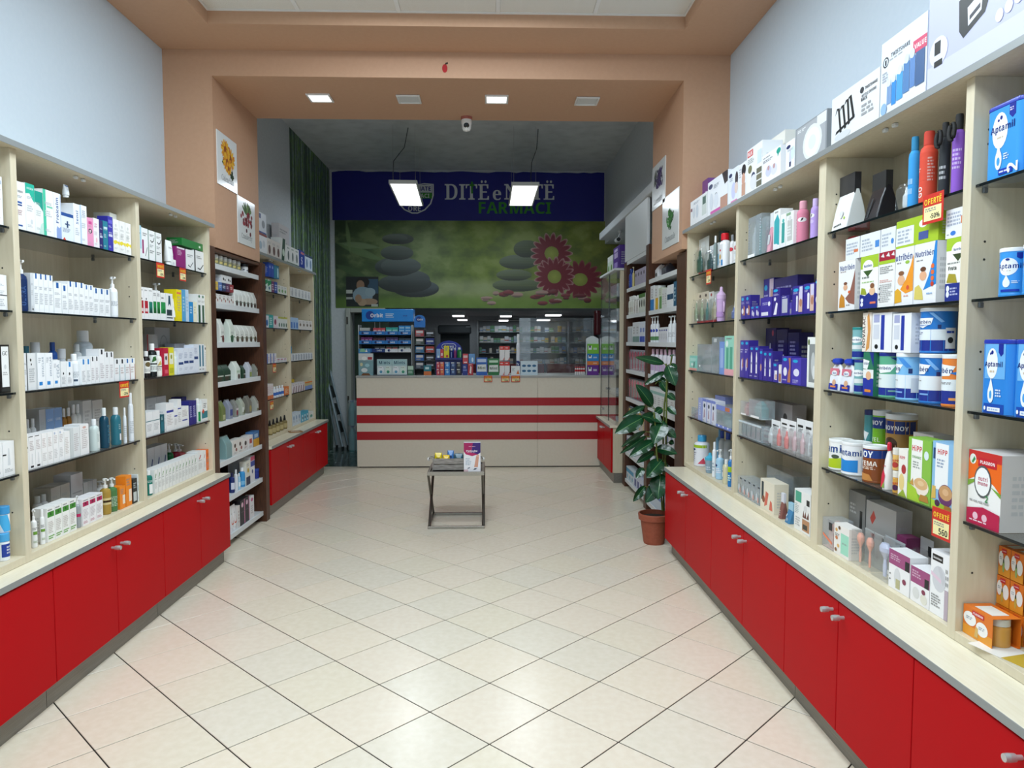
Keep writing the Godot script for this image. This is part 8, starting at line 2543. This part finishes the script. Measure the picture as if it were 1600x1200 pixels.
	goods("R", x, RACK_Y[6], "far column, second shelf of " + br, """
oval 3 976.5 989 465 5 dde0d8 | r 30 20 70 60 8a6a4a;c e6e8e4 | white bottle with brown label
oval 2 989.5 997.5 463 5 e2e0dc | t 20 20 80 70 a08080 4;c e6e8e4 | white bottle with rose print
box 3 998 1008 460 6 d6dcd2 | r 0 80 100 100 4a7a3a;e 50 50 24 20 2a2a24 | white carton with green top
""", wl, ch)
	goods("R", x, RACK_Y[5], "far column, third shelf of " + br, """
box 3 975.5 988 511 6 d4d8da | r 40 0 70 90 8a98a4 | grey white carton
box 2 988.5 999 504 6 d9dde0 | r 0 0 100 30 7a9a94;t 20 40 80 80 888 3 | white carton with sage foot
box 2 999.5 1007.5 503 6 d9dfea | r 0 0 100 30 2f4fb8;r 20 50 80 70 7a90d0 | white carton with blue foot
""", wl, ch)
	goods("R", x, RACK_Y[4], "far column, fourth shelf of " + br, """
brush 6 975.5 1007 546 3 dfe0e4 | i c8405a;r 0 84 100 100 c8ccd8 | white toothbrush pack with red brush
""", wl, ch)
	goods("R", x, RACK_Y[3], "far column, fifth shelf of " + br, """
brush 6 975.5 1006 0.2 3 3a3440 | i d83a6a;r 0 84 100 100 2a2a3a | dark toothbrush pack with pink brush
""", wl, ch)
	goods("R", x, RACK_Y[2], "far column, sixth shelf of " + br, """
brush 5 975.5 1006 0.19 3 d0ccc4 | i c8b43a;r 0 84 100 100 8a9ab0 | beige toothbrush pack with yellow brush
""", wl, ch)
	goods("R", x, RACK_Y[1], "far column, seventh shelf of " + br, """
box 5 975 1005 0.16 6 dcdfe4 | r 0 60 100 84 9aa4c8;t 16 20 84 50 99a 3 | white carton with lilac band
""", wl, ch)
	goods("R", x, RACK_Y[0], "far column, lowest shelf of " + br, """
box 3 976 990 0.13 8 d3dde2 | r 0 60 100 90 3a9ac4;e 50 30 24 16 7ab0c8 | white carton with turquoise top
box 3 990.5 1004 0.13 8 c9cfe0 | r 20 10 80 60 2f3f8a | white carton with navy square
""", wl, ch)
	# vitrine
	var vt := "glass vitrine"
	goods("R", 1.33, 2.214, "top of " + vt, """
box 1 958.5 968 386 9 4a2a86 | r 16 54 40 76 c8b8e0;r 46 54 70 76 c8b8e0;r 16 80 70 92 c8b8e0;r 16 14 70 36 9a84c8 | purple carton with white squares
box 2 949.5 957.5 402 7 c4d4c4 | e 46 30 26 22 5a8a3a;r 0 70 100 100 d8dcd8 | white and green carton
""", 1.72)
	for q in [[1.93, "3 954 966 0.16", "first"], [1.68, "3 954 966 0.14", "second"], [1.46, "4 954 966 0.13", "third"], [1.18, "4 954 966 0.12", "fourth"], [0.90, "4 954 966 0.12", "fifth"], [0.602, "4 954 966 0.16", "floor"]]:
		goods("R", 1.36, q[0], q[2] + " level of " + vt, "box %s 8 c8d0d4 | r 16 50 84 80 9ab0b8;t 16 14 84 40 8a9498 3 | silvery gift carton" % q[1], 1.72)

func plastic_bag(at: Vector3) -> void:
	var m := MB.new()
	var nz := FastNoiseLite.new()
	nz.seed = 3
	nz.frequency = 9.0
	var rings := []
	for k in 9:
		var v := PI * k / 8.0
		var rg := []
		for j in 14:
			var a := TAU * j / 14
			var p := Vector3(cos(a) * sin(v), cos(v) * 0.95, sin(a) * sin(v) * 0.8)
			var r := 0.056 * (1.0 + 0.42 * nz.get_noise_3dv(p) + 0.25 * nz.get_noise_3dv(p * 3.0))
			var bp := p * r + Vector3(0, 0.06, 0)
			bp.y = maxf(bp.y, 0.0)
			rg.append(bp)
		rings.append(rg)
	m.loft(rings, H("d9dee0"), true, false, false)
	single("plastic_bag", m.mesh(), M.plastic, "crumpled white plastic bag on lowest shelf of the herbal tea rack", "bag", Vector3(-1.955, RACK_Y[0] + 0.001, -5.74))

func on_counter(px0: float, px1: float, py0: float, py1: float, z: float) -> Array:
	var a := on_z(px0, py0, z)
	var b := on_z(px1, py1, z)
	return [a, b]

func goods_counter() -> void:
	carton_name = "sweets_carton"
	var yc := 1.0725
	# chewing gum display with a lit-looking blue header
	var z := -8.50
	var a := on_z(559, 512, z)
	var b := on_z(644, 586, z)
	var t := thing("gum_display", "wire chewing gum display with a blue Orbit header on the counter", "display stand")
	var sm := mat("c9cdd0", 0.4)
	var levels := [1.565, 1.458, 1.362]
	for x in [a.x, b.x - 0.008]:
		part("side_panel", bx(Vector3(x, yc + 0.001, z - 0.2), Vector3(x + 0.008, 1.66, z - 0.02), 0.002), M.white_shelf, t)
	part("back_panel", bx(Vector3(a.x + 0.008, yc + 0.001, z - 0.2), Vector3(b.x - 0.008, 1.62, z - 0.19), 0.001), mat("28323a", 0.5), t)
	for y in levels:
		part("shelf", bx(Vector3(a.x + 0.009, y - 0.012, z - 0.189), Vector3(b.x - 0.009, y, z - 0.001), 0.001), mat("3a4a58", 0.4), t)
		var w := (b.x - a.x - 0.02) / 4.0
		for k in 4:
			var st := MB.new()
			var x0 := a.x + 0.01 + w * k
			st.box(Vector3(x0 + 0.002, y - 0.022, z), Vector3(x0 + w - 0.002, y + 0.02, z + 0.004), H("1f78c4" if y > 1.4 or k == 0 else ("d9dde0" if k > 1 else "123a7a")))
			st.lathe([[0.015, 0.0], [0.0, 0.0]], H("12306c"), 12)
			st.turned(st.v.size() - 36, Transform3D(Basis(Vector3.RIGHT, PI / 2), Vector3(x0 + w * 0.3, y - 0.001, z + 0.0046)))
			write(st, "Orbit", Vector3(x0 + w * 0.55, y - 0.001, z + 0.0046), Vector3.RIGHT, Vector3.UP, w * 0.42, H("e4ecf4"))
			part("price_strip", st.mesh(), M.carton, t)
	var ha := on_z(565, 483, z)
	var hb := on_z(646, 502.5, z)
	var hm := MB.new()
	hm.cbox(Vector3(ha.x, hb.y, z - 0.19), Vector3(hb.x, ha.y, z), H("1a86d8"), 0.004)
	var hd := part("header_sign", hm.mesh(), M.plastic, t)
	var lt := MB.new()
	var hx := ha.x
	var hw := hb.x - ha.x
	var hy := (ha.y + hb.y) / 2
	lt.lathe([[0.05, 0.0], [0.0, 0.0]], H("0d3f94"), 20)
	lt.turned(0, Transform3D(Basis(Vector3.RIGHT, PI / 2), Vector3(hx + hw * 0.16, hy, z + 0.0006)))
	write(lt, "Orbit", Vector3(hx + hw * 0.29, hy, z + 0.0012), Vector3.RIGHT, Vector3.UP, hw * 0.24, H("f0f4f8"))
	for k in 3:
		lt.box(Vector3(hx + hw * 0.46, hy + 0.012 - k * 0.018, z + 0.0005), Vector3(hx + hw * (0.62 - 0.02 * (k % 2)), hy + 0.02 - k * 0.018, z + 0.001), H("cfe4f4"))
	for k in 3:
		lt.box(Vector3(hx + hw * (0.80 + k * 0.03), hy - 0.012, z + 0.0005), Vector3(hx + hw * (0.815 + k * 0.03), hy + 0.004, z + 0.001), H("0d3f94"))
	part("lettering", lt.mesh(), M.matt, hd)
	for x in [hx + hw * 0.2, hx + hw * 0.3]:
		part("sign_post", bx(Vector3(x, 1.60, z - 0.186), Vector3(x + 0.004, hb.y, z - 0.18)), M.satin, t)
	var gz := z - 0.03
	goods("Z", gz, levels[0] + 0.0005, "upper row of the gum display", """
box 1 562 578 0.06 10 c6ccc8 | r 0 0 100 40 2a3238 | grey gum carton
box 3 583 602 0.058 10 d8505e | r 10 20 90 60 f0c8c8 | red gum carton
box 2 603 622 0.064 10 2fb4a8 | r 10 20 90 60 a8e8e0 | turquoise gum carton
box 2 623 642 0.085 10 2a9ae4 | r 10 20 90 40 a8d8f8;r 10 60 90 80 a8d8f8 | sky blue gum carton
""")
	goods("Z", gz, levels[1] + 0.0005, "middle row of the gum display", """
box 3 564 582 0.055 10 7a2a74 | r 10 20 90 60 c890c4 | violet gum carton
box 3 583 602 0.05 10 4a2430 | r 10 20 90 60 8a5060 | maroon gum carton
box 3 603 622 0.055 10 3a2a66 | r 10 20 90 60 8a7ab8 | indigo gum carton
box 2 623 642 0.045 10 23384e | r 10 20 90 60 5a7a98 | slate gum carton
""")
	goods("Z", gz, levels[2] + 0.0005, "lower row of the gum display", """
box 2 585 602 0.045 10 16222a | r 10 20 90 60 c8d0d4 | black gum carton
box 2 603 622 0.05 10 1f3a34 | r 10 20 90 60 c04a4a | dark green gum carton
box 2 623 642 0.05 10 5a6a64 | r 10 20 90 60 c8d4cc | grey green gum carton
""")
	goods("Z", gz, yc, "counter under the gum display", """
box 3 600 632 0.15 10 6a4434 | r 10 20 90 60 d8a890;r 0 84 100 100 e4d8b8 | brown sweets carton
""")
	goods("Z", -8.415, yc, "counter before the gum display", """
box 1 560 583 552.5 6 7fa8b0 | r 0 70 100 100 d8dcdc;e 40 78 18 9 f0f2f0;r 64 72 94 84 b03a40;e 20 50 10 8 d8d4a8;e 60 46 16 8 a8d4dc;e 40 24 22 10 e4eaea;p 7a4a24 16,0 84,0 70,10 30,10;t 10 60 90 66 3a5a6a 2 | picture-covered display carton
box 2 589 636 561.5 5 cfe0e2 | r 0 60 100 100 a8ccd0;w 50 80 74 24506a Mints;e 26 34 20 24 eaf2f6;e 74 34 20 24 dceee4;e 26 22 10 9 5aa0c0;e 74 22 10 9 3a9a7a;t 12 46 40 52 345 1;t 60 46 88 52 345 1;r 0 0 100 4 24486a | pale mint display carton
box 1 637 646 572 5 3f7a5a | r 0 60 100 100 b8d4c0;t 10 20 90 50 a8d0b8 2 | green mint carton
""")
	goods("Z", -8.42, yc + 0.255, "counter before the gum display", """
box 1 560 578 0.055 6 3f8ac4 | p 8ac4a0 10,30 70,30 50,100 20,100;p eef2f0 60,30 80,30 70,100 | small blue tray carton on the picture carton
""")
	# second tower: dark frame with slots and a rounded blue sign
	z = -8.48
	var t2 := thing("mint_tower", "dark two-column sweets tower with rounded blue sign", "display stand")
	var xa := on_z(647.5, 560, z).x
	var xm := on_z(663.5, 560, z).x
	var xb := on_z(680, 560, z).x
	for x in [xa, xm - 0.003, xb - 0.006]:
		part("side_panel", bx(Vector3(x, yc + 0.001, z - 0.16), Vector3(x + 0.006, 1.62, z), 0.001), mat("30363c", 0.4), t2)
	for y in [1.15, 1.24, 1.335, 1.43, 1.525]:
		part("slot_floor", bx(Vector3(xa + 0.006, y - 0.006, z - 0.16), Vector3(xb - 0.006, y, z - 0.001), 0.001), mat("454c52", 0.4), t2)
	part("back_panel", bx(Vector3(xa + 0.006, yc + 0.001, z - 0.168), Vector3(xb - 0.006, 1.6, z - 0.161), 0.001), mat("23282c", 0.5), t2)
	var rs := MB.new()
	var poly := PackedVector2Array()
	var sw := xm - xa + 0.01
	for k in 13:
		poly.append(Vector2(xa + sw / 2 + cos(PI * k / 12) * sw / 2, 1.72 + sin(PI * k / 12) * sw * 0.42))
	poly.append(Vector2(xa, 1.63))
	poly.append(Vector2(xa + sw, 1.63))
	rs.prism(poly, z - 0.012, z, H("1f74c8"))
	var rsp := part("round_sign", rs.mesh(), M.plastic, t2)
	rs = MB.new()
	rs.lathe([[0.032, 0.0], [0.0, 0.0]], H("123a86"), 16)
	rs.turned(0, Transform3D(Basis(Vector3.RIGHT, PI / 2), Vector3(xa + sw * 0.42, 1.725, z + 0.0006)))
	write(rs, "Orbit", Vector3(xa + sw * 0.55, 1.722, z + 0.0012), Vector3.RIGHT, Vector3.UP, sw * 0.5, H("e8f0f8"))
	part("lettering", rs.mesh(), M.matt, rsp)
	var k2 := 0
	for q in [[1.525, "b8444c", "rose sweets carton"], [1.43, "4a5a52", "moss sweets carton"], [1.335, "3a7aa8", "steel blue sweets carton"], [1.24, "1f5fae", "blue sweets carton"], [1.15, "3a4a5e", "slate sweets carton"]]:
		goods("Z", z - 0.012, q[0] + 0.0005, "wider column of the sweets tower", "box 1 649 662.5 0.072 9 %s | r 10 50 90 90 d9d4d4;r 10 14 60 34 8a9098 | %s" % [q[1], q[2]])
	for q in [[1.525, "26262a", "black sweets carton"], [1.43, "16348a", "royal blue sweets carton"], [1.335, "b8443a", "red orange sweets carton"], [1.24, "2a2228", "dark plum sweets carton"], [1.15, "1c1c20", "jet black sweets carton"]]:
		goods("Z", z - 0.012, q[0] + 0.0005, "narrow column of the sweets tower", "box 1 665 678.5 0.072 9 %s | r 10 40 90 64 c4ccd8;r 20 14 60 24 7a8a9a | %s" % [q[1], q[2]])
	goods("Z", z + 0.05, yc, "counter at the sweets tower", """
box 1 662 674 571 4 1f7a8a | r 0 0 100 40 d8743a;r 20 60 70 84 c8e4e8 | teal and orange carton
""")
	# blue arched display
	z = -8.52
	var t3 := thing("arched_display", "blue counter display with arched back and rounded logo frame", "display stand")
	var x0 := on_z(680.8, 560, z).x
	var x1 := on_z(722, 560, z).x
	var ar := MB.new()
	var ap := PackedVector2Array([Vector2(x0, yc + 0.001), Vector2(x1, yc + 0.001)])
	for k in 13:
		var an := PI * k / 12
		ap.append(Vector2((x0 + x1) / 2 + cos(an) * (x1 - x0) / 2, 1.36 + sin(an) * 0.115))
	ar.prism(ap, z - 0.012, z, H("16299a"))
	var arp := part("arched_back", ar.mesh(), M.plastic, t3)
	ar = MB.new()
	var oc := Vector3((x0 + x1) / 2, 1.408, z + 0.003)
	var lp := []
	for k in 25:
		var an := TAU * k / 24
		lp.append(oc + Vector3(signf(cos(an)) * 0.05 + cos(an) * 0.032, sin(an) * 0.03, 0))
	ar.tube(lp, 0.003, H("e0e6f4"), 5, false)
	write(ar, "durex", oc, Vector3.RIGHT, Vector3.UP, 0.12, H("e8ecf6"))
	part("logo", ar.mesh(), M.matt, arp)
	part("upper_tray", bx(Vector3(x0, 1.252, z + 0.001), Vector3(x1, 1.264, z + 0.07), 0.002), mat("14237a", 0.35), t3)
	part("tray_lip", bx(Vector3(x0, 1.252, z + 0.0705), Vector3(x1, 1.276, z + 0.073), 0.001), mat("14237a", 0.35), t3)
	goods("Z", z + 0.062, 1.2645, "upper tray of the blue arched display", """
box 1 682 688 0.115 4 8ab4e0 | e 50 20 26 12 e8f0f8;t 16 50 84 84 4a6aa8 3 | light blue carton
box 1 688 693 0.11 4 d8404c | r 20 30 80 60 f0d0d0 | red carton
box 1 693.5 702 0.15 4 e6d61f | e 60 20 22 10 c03a2a;t 16 60 84 90 2a2a4a 2 | yellow carton
bottle 1 702.5 708.5 0.12 4 1c2a66 | c d9dde4;r 40 10 60 90 7a8ac4 | navy bottle
bottle 1 709 713.5 0.125 4 8a3a74 | c d9dde4 | purple bottle
bottle 1 714 721.5 0.13 4 1f7a3a | c d9e4dc;r 60 10 76 90 8ad4a0 | green bottle
""")
	for r in [[yc, "lower"], [yc + 0.078, "second"]]:
		goods("Z", z + 0.066, r[0] + 0.0005, r[1] + " tier of the blue arched display", """
box 1 682 687 0.075 4 cf4a58 | e 60 40 24 20 e8b0b0;r 10 80 70 92 eee | red carton
box 1 687.5 694 0.075 4 d8604e | e 50 50 24 20 e8a060;r 10 80 70 92 eee | coral carton
box 1 695 703 0.075 4 3f86d0 | e 50 50 24 20 a8d4f4;r 10 80 70 92 eee | blue carton
box 1 704 712 0.075 4 2f4a7a | e 50 50 24 20 8aa0c8;r 10 80 70 92 eee | navy carton
box 1 713 721 0.075 4 2a2a30 | e 50 50 24 20 8a8a7a;r 10 80 70 92 eee | black carton
""")
	goods("Z", -8.45, yc, "counter beside the blue arched display", """
box 1 722.5 730.5 569 5 2a3a8a | r 10 40 90 50 8a9ad8;t 20 60 80 84 c8d0f0 2 | indigo carton
box 1 731 739.5 568 5 b8323e | p f0e4dc 30,20 60,10 70,70 46,80;t 20 84 80 94 fdd 1 | red carton with white figure
box 1 744 761.5 559 5 2a62b8 | p e2e6e4 6,20 94,20 90,62 10,60;w 50 42 70 4a5a3a Mint;r 10 74 90 92 c8d8f0 | blue sweets bag carton lettered Mint
box 1 762.5 780 560.5 5 2a7a42 | p e2e8e2 6,20 94,20 90,62 10,60;w 50 42 70 3a4a3a Mint;r 10 76 90 90 c8e4cc | green sweets bag carton lettered Mint
box 2 780.5 796.5 565 5 eceaea | r 0 70 100 100 d83a34;t 16 80 84 92 f8d8d8 1;p d88a84 60,0 100,0 100,24 | white carton with red top at the bottom
box 1 798.5 812.5 572 5 eef0f0 | p e0742a 60,10 96,10 78,60;t 10 40 50 80 8aa 3 | white carton with orange triangle
""")
	goods("Z", -8.452, yc + 0.172, "counter beside the blue arched display", """
box 2 780.5 796.5 0.165 4.6 eceaea | r 0 74 100 100 d83a34;t 16 82 84 94 f8d8d8 1;p d88a84 60,0 100,0 100,24 | white carton with red top stacked above
""")
	goods("Z", -8.46, yc + 0.133, "counter beside the blue arched display", """
box 1 723 731.5 0.115 4 d04a56 | r 10 60 90 84 f0c8c8;r 20 8 80 20 f8e8e8 | rose carton on the indigo one
box 1 732.5 742 0.115 4 6aa0d8 | e 60 40 16 24 d8ecf8 | light blue carton beside the rose one
""")
	goods("Z", -8.55, yc, "counter by the clear screen", """
spray 1 806.5 813 522 4 e6e8ee | r 10 10 90 50 2a3a7a;v 50 30 50 e8ecf8 spray;c f2f4f4 | tall white and navy spray bottle
""")
	# card with six blue tablets
	var ca := on_z(813.5, 564, -8.44)
	var cb := on_z(840, 584.5, -8.44)
	var cd := MB.new()
	cd.box(Vector3(ca.x, yc + 0.001, -8.444), Vector3(cb.x, ca.y, -8.44), H("d5e6ee"))
	for r in 2:
		for q in 3:
			var c := Vector3(lerpf(ca.x, cb.x, 0.2 + 0.3 * q), lerpf(yc, ca.y, 0.30 + 0.36 * r), -8.4395)
			var kk := cd.v.size()
			cd.lathe([[0.024, 0.0], [0.0, 0.0]], H("2f6a94"), 12, Vector3.ZERO, 0.6)
			cd.turned(kk, Transform3D(Basis(Vector3.RIGHT, PI / 2), c))
	single("leaflet_stand", cd.mesh(), M.carton, "pale blue counter card with six dark blue ovals", "card")
	# white display towers with coloured boxes
	for q in [[916, 935.5, "white display tower of green, blue and purple packs by the clear screen"], [938, 957, "white display tower of coloured packs against the vitrine"]]:
		var xa2 := on_z(q[0], 560, -8.47).x
		var xb2 := on_z(q[1], 560, -8.47).x
		var tw := thing("pack_tower", q[2], "display stand")
		var tm := MB.new()
		var tp := PackedVector2Array([Vector2(xa2, yc + 0.001), Vector2(xb2, yc + 0.001), Vector2(xb2, 1.50), Vector2(lerpf(xa2, xb2, 0.6), 1.53), Vector2(lerpf(xa2, xb2, 0.4), 1.53), Vector2(xa2, 1.50)])
		tm.prism(tp, -8.50, -8.49, H("dfe3ea"))
		part("back_card", tm.mesh(), M.carton, tw)
		part("side_card", bx(Vector3(xa2, yc + 0.001, -8.489), Vector3(xa2 + 0.006, 1.46, -8.44), 0.001), M.white_shelf, tw)
		var nm := ["purple", "orange", "blue", "green"]
		var lv := [[yc, 0.115, "6a2a94"], [yc + 0.1165, 0.045, "e0803a"], [yc + 0.163, 0.085, "2a8ad4"], [yc + 0.2495, 0.115, "7ac43a"]]
		for j in 4:
			var m := MB.new()
			var wd := xb2 - xa2 - 0.012
			m.box(Vector3(-wd / 2, 0, -0.04), Vector3(wd / 2, lv[j][1], 0.0), H(lv[j][2]))
			if j != 1:
				m.box(Vector3(-wd * 0.4, lv[j][1] * 0.4, 0.0004), Vector3(-wd * 0.12, lv[j][1] * 0.8, 0.001), H("e8ecf0"))
				m.box(Vector3(-wd * 0.34, lv[j][1] * 0.6, 0.0011), Vector3(-wd * 0.2, lv[j][1] * 0.84, 0.0015), H("2a2226"))
			m.box(Vector3(wd * 0.02, lv[j][1] * 0.4, 0.0004), Vector3(wd * 0.34, lv[j][1] * 0.6, 0.001), H("e8ecf0").lerp(H(lv[j][2]), 0.4))
			single("hair_dye_pack", m.mesh(), M.carton, nm[j] + (" pack on the display tower by the clear screen" if q[0] < 930 else " pack on the display tower against the vitrine"), "carton", Vector3((xa2 + xb2) / 2 + 0.003, lv[j][0] + 0.001, -8.446), 0.0, "packs on the white display towers")
	goods("Z", -8.46, yc, "counter by the clear screen", """
bottle 5 898 914 573 4 e2e0e0 | r 0 50 100 90 b8323a;c d84a4a | little red and white bottle
""")
	# clear screen
	var ps := thing("counter_screen", "clear plastic screen standing on the sales counter", "screen")
	var sa := on_z(812, 497, -8.72)
	var sb := on_z(926, 497, -8.72)
	part("pane", bx(Vector3(sa.x, yc + 0.006, -8.72), Vector3(sb.x, sa.y, -8.715)), M.clear, ps)
	part("pane_edge", bx(Vector3(sa.x - 0.004, yc + 0.006, -8.722), Vector3(sa.x, sa.y, -8.713)), mat("a8b4ba", 0.2), ps)
	part("pane_edge", bx(Vector3(sb.x, yc + 0.006, -8.722), Vector3(sb.x + 0.004, sa.y, -8.713)), mat("a8b4ba", 0.2), ps)
	part("side_wing", bx(Vector3(sa.x + 0.001, yc + 0.006, -8.712), Vector3(sa.x + 0.13, sa.y, -8.709)), M.haze_plastic, ps)
	for x in [sa.x + 0.02, sb.x - 0.1]:
		part("foot", bx(Vector3(x, yc + 0.0008, -8.78), Vector3(x + 0.08, yc + 0.006, -8.66), 0.001), M.chrome, ps)
	# offer tags hung on the counter edge
	for q in [[756, 587, 769, 597, "offer tag under the blue sweets bag carton"], [783, 587, 796, 597, "offer tag under the red-topped cartons"], [799, 587, 812.5, 597, "offer tag under the orange triangle carton"]]:
		price_tag("Z", -8.366, [q[0], q[1], q[2], q[3]], "red and cream " + q[4], "150")

func goods_table() -> void:
	carton_name = "foot_care_carton"
	var z := -5.655
	var p := on_z(737.5, 736, z)
	var y := 0.4455
	goods("Z", -5.635, y, "the small metal table", """
box 1 724.5 751 692 5 eff0f4 | p a81f5c 0,100 55,100 40,58 10,62 0,70;p 3a1f74 55,100 100,100 100,66 80,58 40,56;p b82a62 0,70 12,60 50,54 86,60 60,64;w 48 72 66 f4eef4 PieSoulte;t 20 66 70 68 e8c8dc 1;t 10 22 50 48 9ab4c8 5;p d8a088 62,16 84,16 90,50 74,54;p e4b49c 74,54 90,50 92,58 80,60;p 34405a 20,10 34,12 38,16 26,14;p 34405a 56,6 72,8 80,12 64,12;r 0 0 26 8 e4c8cc;t 30 86 70 89 d890b0 1 | crimson and violet foot-care carton
""")
	# rustic tray with rope handles
	var ba := on_z(677, 726, -5.80)
	var bb := on_z(748, 726, -5.80)
	var t := thing("rustic_tray", "grey weathered wooden tray with beaded rope handles on the metal table", "tray", Vector3((ba.x + bb.x) / 2, y + 0.0008, -5.80))
	var hw := (bb.x - ba.x) / 2
	var wood := tri_mat(noise_tex(0.02, [[0.0, "6f6a64"], [0.5, "96918a"], [1.0, "b5b0a8"]], 256, 77), Vector3(2, 20, 2), 0.8)
	var hgt := 0.095
	for s in [-1.0, 1.0]:
		part("end_board", bx(Vector3(s * hw - (0.012 if s > 0 else 0.0), 0.0, -0.1), Vector3(s * hw + (0.012 if s < 0 else 0.0), hgt, 0.1), 0.002), wood, t)
		for r in 2:
			part("side_slat", bx(Vector3(-hw + 0.012, 0.002 + r * 0.048, s * 0.1 - 0.006), Vector3(hw - 0.012, 0.044 + r * 0.05, s * 0.1 + 0.006), 0.003), wood, t)
	part("base_board", bx(Vector3(-hw + 0.012, 0.0, -0.094), Vector3(hw - 0.012, 0.008, 0.094)), wood, t)
	for s in [-1.0, 1.0]:
		var m := MB.new()
		m.tube([Vector3(s * hw, hgt * 0.9, -0.05), Vector3(s * (hw + 0.025), hgt * 0.95, -0.03), Vector3(s * (hw + 0.035), hgt * 0.8, 0.0), Vector3(s * (hw + 0.025), hgt * 0.95, 0.03), Vector3(s * hw, hgt * 0.9, 0.05)], 0.005, H("a8a49c"), 6)
		var hnd := part("rope_handle", m.mesh(), M.matt, t)
		m = MB.new()
		m.lathe([[0.0, -0.014], [0.01, -0.01], [0.014, 0.0], [0.01, 0.01], [0.0, 0.014]], H("e6e6e4"), 12, Vector3(s * (hw + 0.037), hgt * 0.78, 0.0))
		part("bead", m.mesh(), M.plastic, hnd)
	# soft packs lying in the tray
	for q in [[679, 691, 0.075, "e8cf18", "yellow sweets pack at the tray's end"], [691.5, 703, 0.06, "f0c820", "amber yellow sweets pack in the tray"], [698, 709, 0.082, "4a86cc", "blue sweets pack in the tray"], [709.5, 724, 0.07, "2f5f74", "dark teal sweets pack in the tray"]]:
		var a := on_z(q[0], 710, -5.78)
		var b := on_z(q[1], 710, -5.78)
		var m := MB.new()
		var w := b.x - a.x
		m.loft([ring(w * 0.8, 0.05, 0.0, 0.02), ring(w, 0.07, q[2] * 0.35, 0.025), ring(w * 0.96, 0.05, q[2] * 0.8, 0.02), ring(w * 0.9, 0.008, q[2] * 1.2, 0.003)], H(q[3]))
		m.box(Vector3(-w * 0.25, q[2] * 0.5, 0.031), Vector3(w * 0.2, q[2] * 0.75, 0.034), H(q[3]).lerp(H("3a2a1a"), 0.6))
		var back := 0.0 if q[2] < 0.078 else 0.068
		single("sweets_pack", m.mesh(), M.plastic, q[4], "sweets", Vector3((a.x + b.x) / 2, y + 0.0105 + 0.03, -5.775 - back), 0.0, "sweets in the rustic tray")
	# shrink-wrapped water bottles beside the rear door
	var wp := thing("water_pack", "shrink-wrapped pack of turquoise water bottles beside the rear door", "bottles", Vector3(-1.78, 0.001, -9.72))
	var wm := MB.new()
	wm.lathe([[0.0, 0.0], [0.04, 0.0], [0.042, 0.01], [0.042, 0.2], [0.03, 0.26], [0.014, 0.3], [0.014, 0.315]], H("5f9aa0"), 12)
	wm.lathe([[0.017, 0.3155], [0.017, 0.335], [0.0, 0.336]], H("2f5f94"), 10)
	var bmesh := wm.mesh()
	for r in 2:
		for i in 3:
			for j in 2:
				part("bottle", bmesh, M.plastic, wp, Vector3((i - 1) * 0.088, r * 0.345, (j - 0.5) * 0.088))
	part("film", bx(Vector3(-0.137, 0.0, -0.093), Vector3(0.137, 0.685, 0.093), 0.02), M.haze_plastic, wp)

func build_goods() -> void:
	goods_left()
	goods_right()
	goods_racks()
	goods_counter()
	goods_table()
	place_queue()
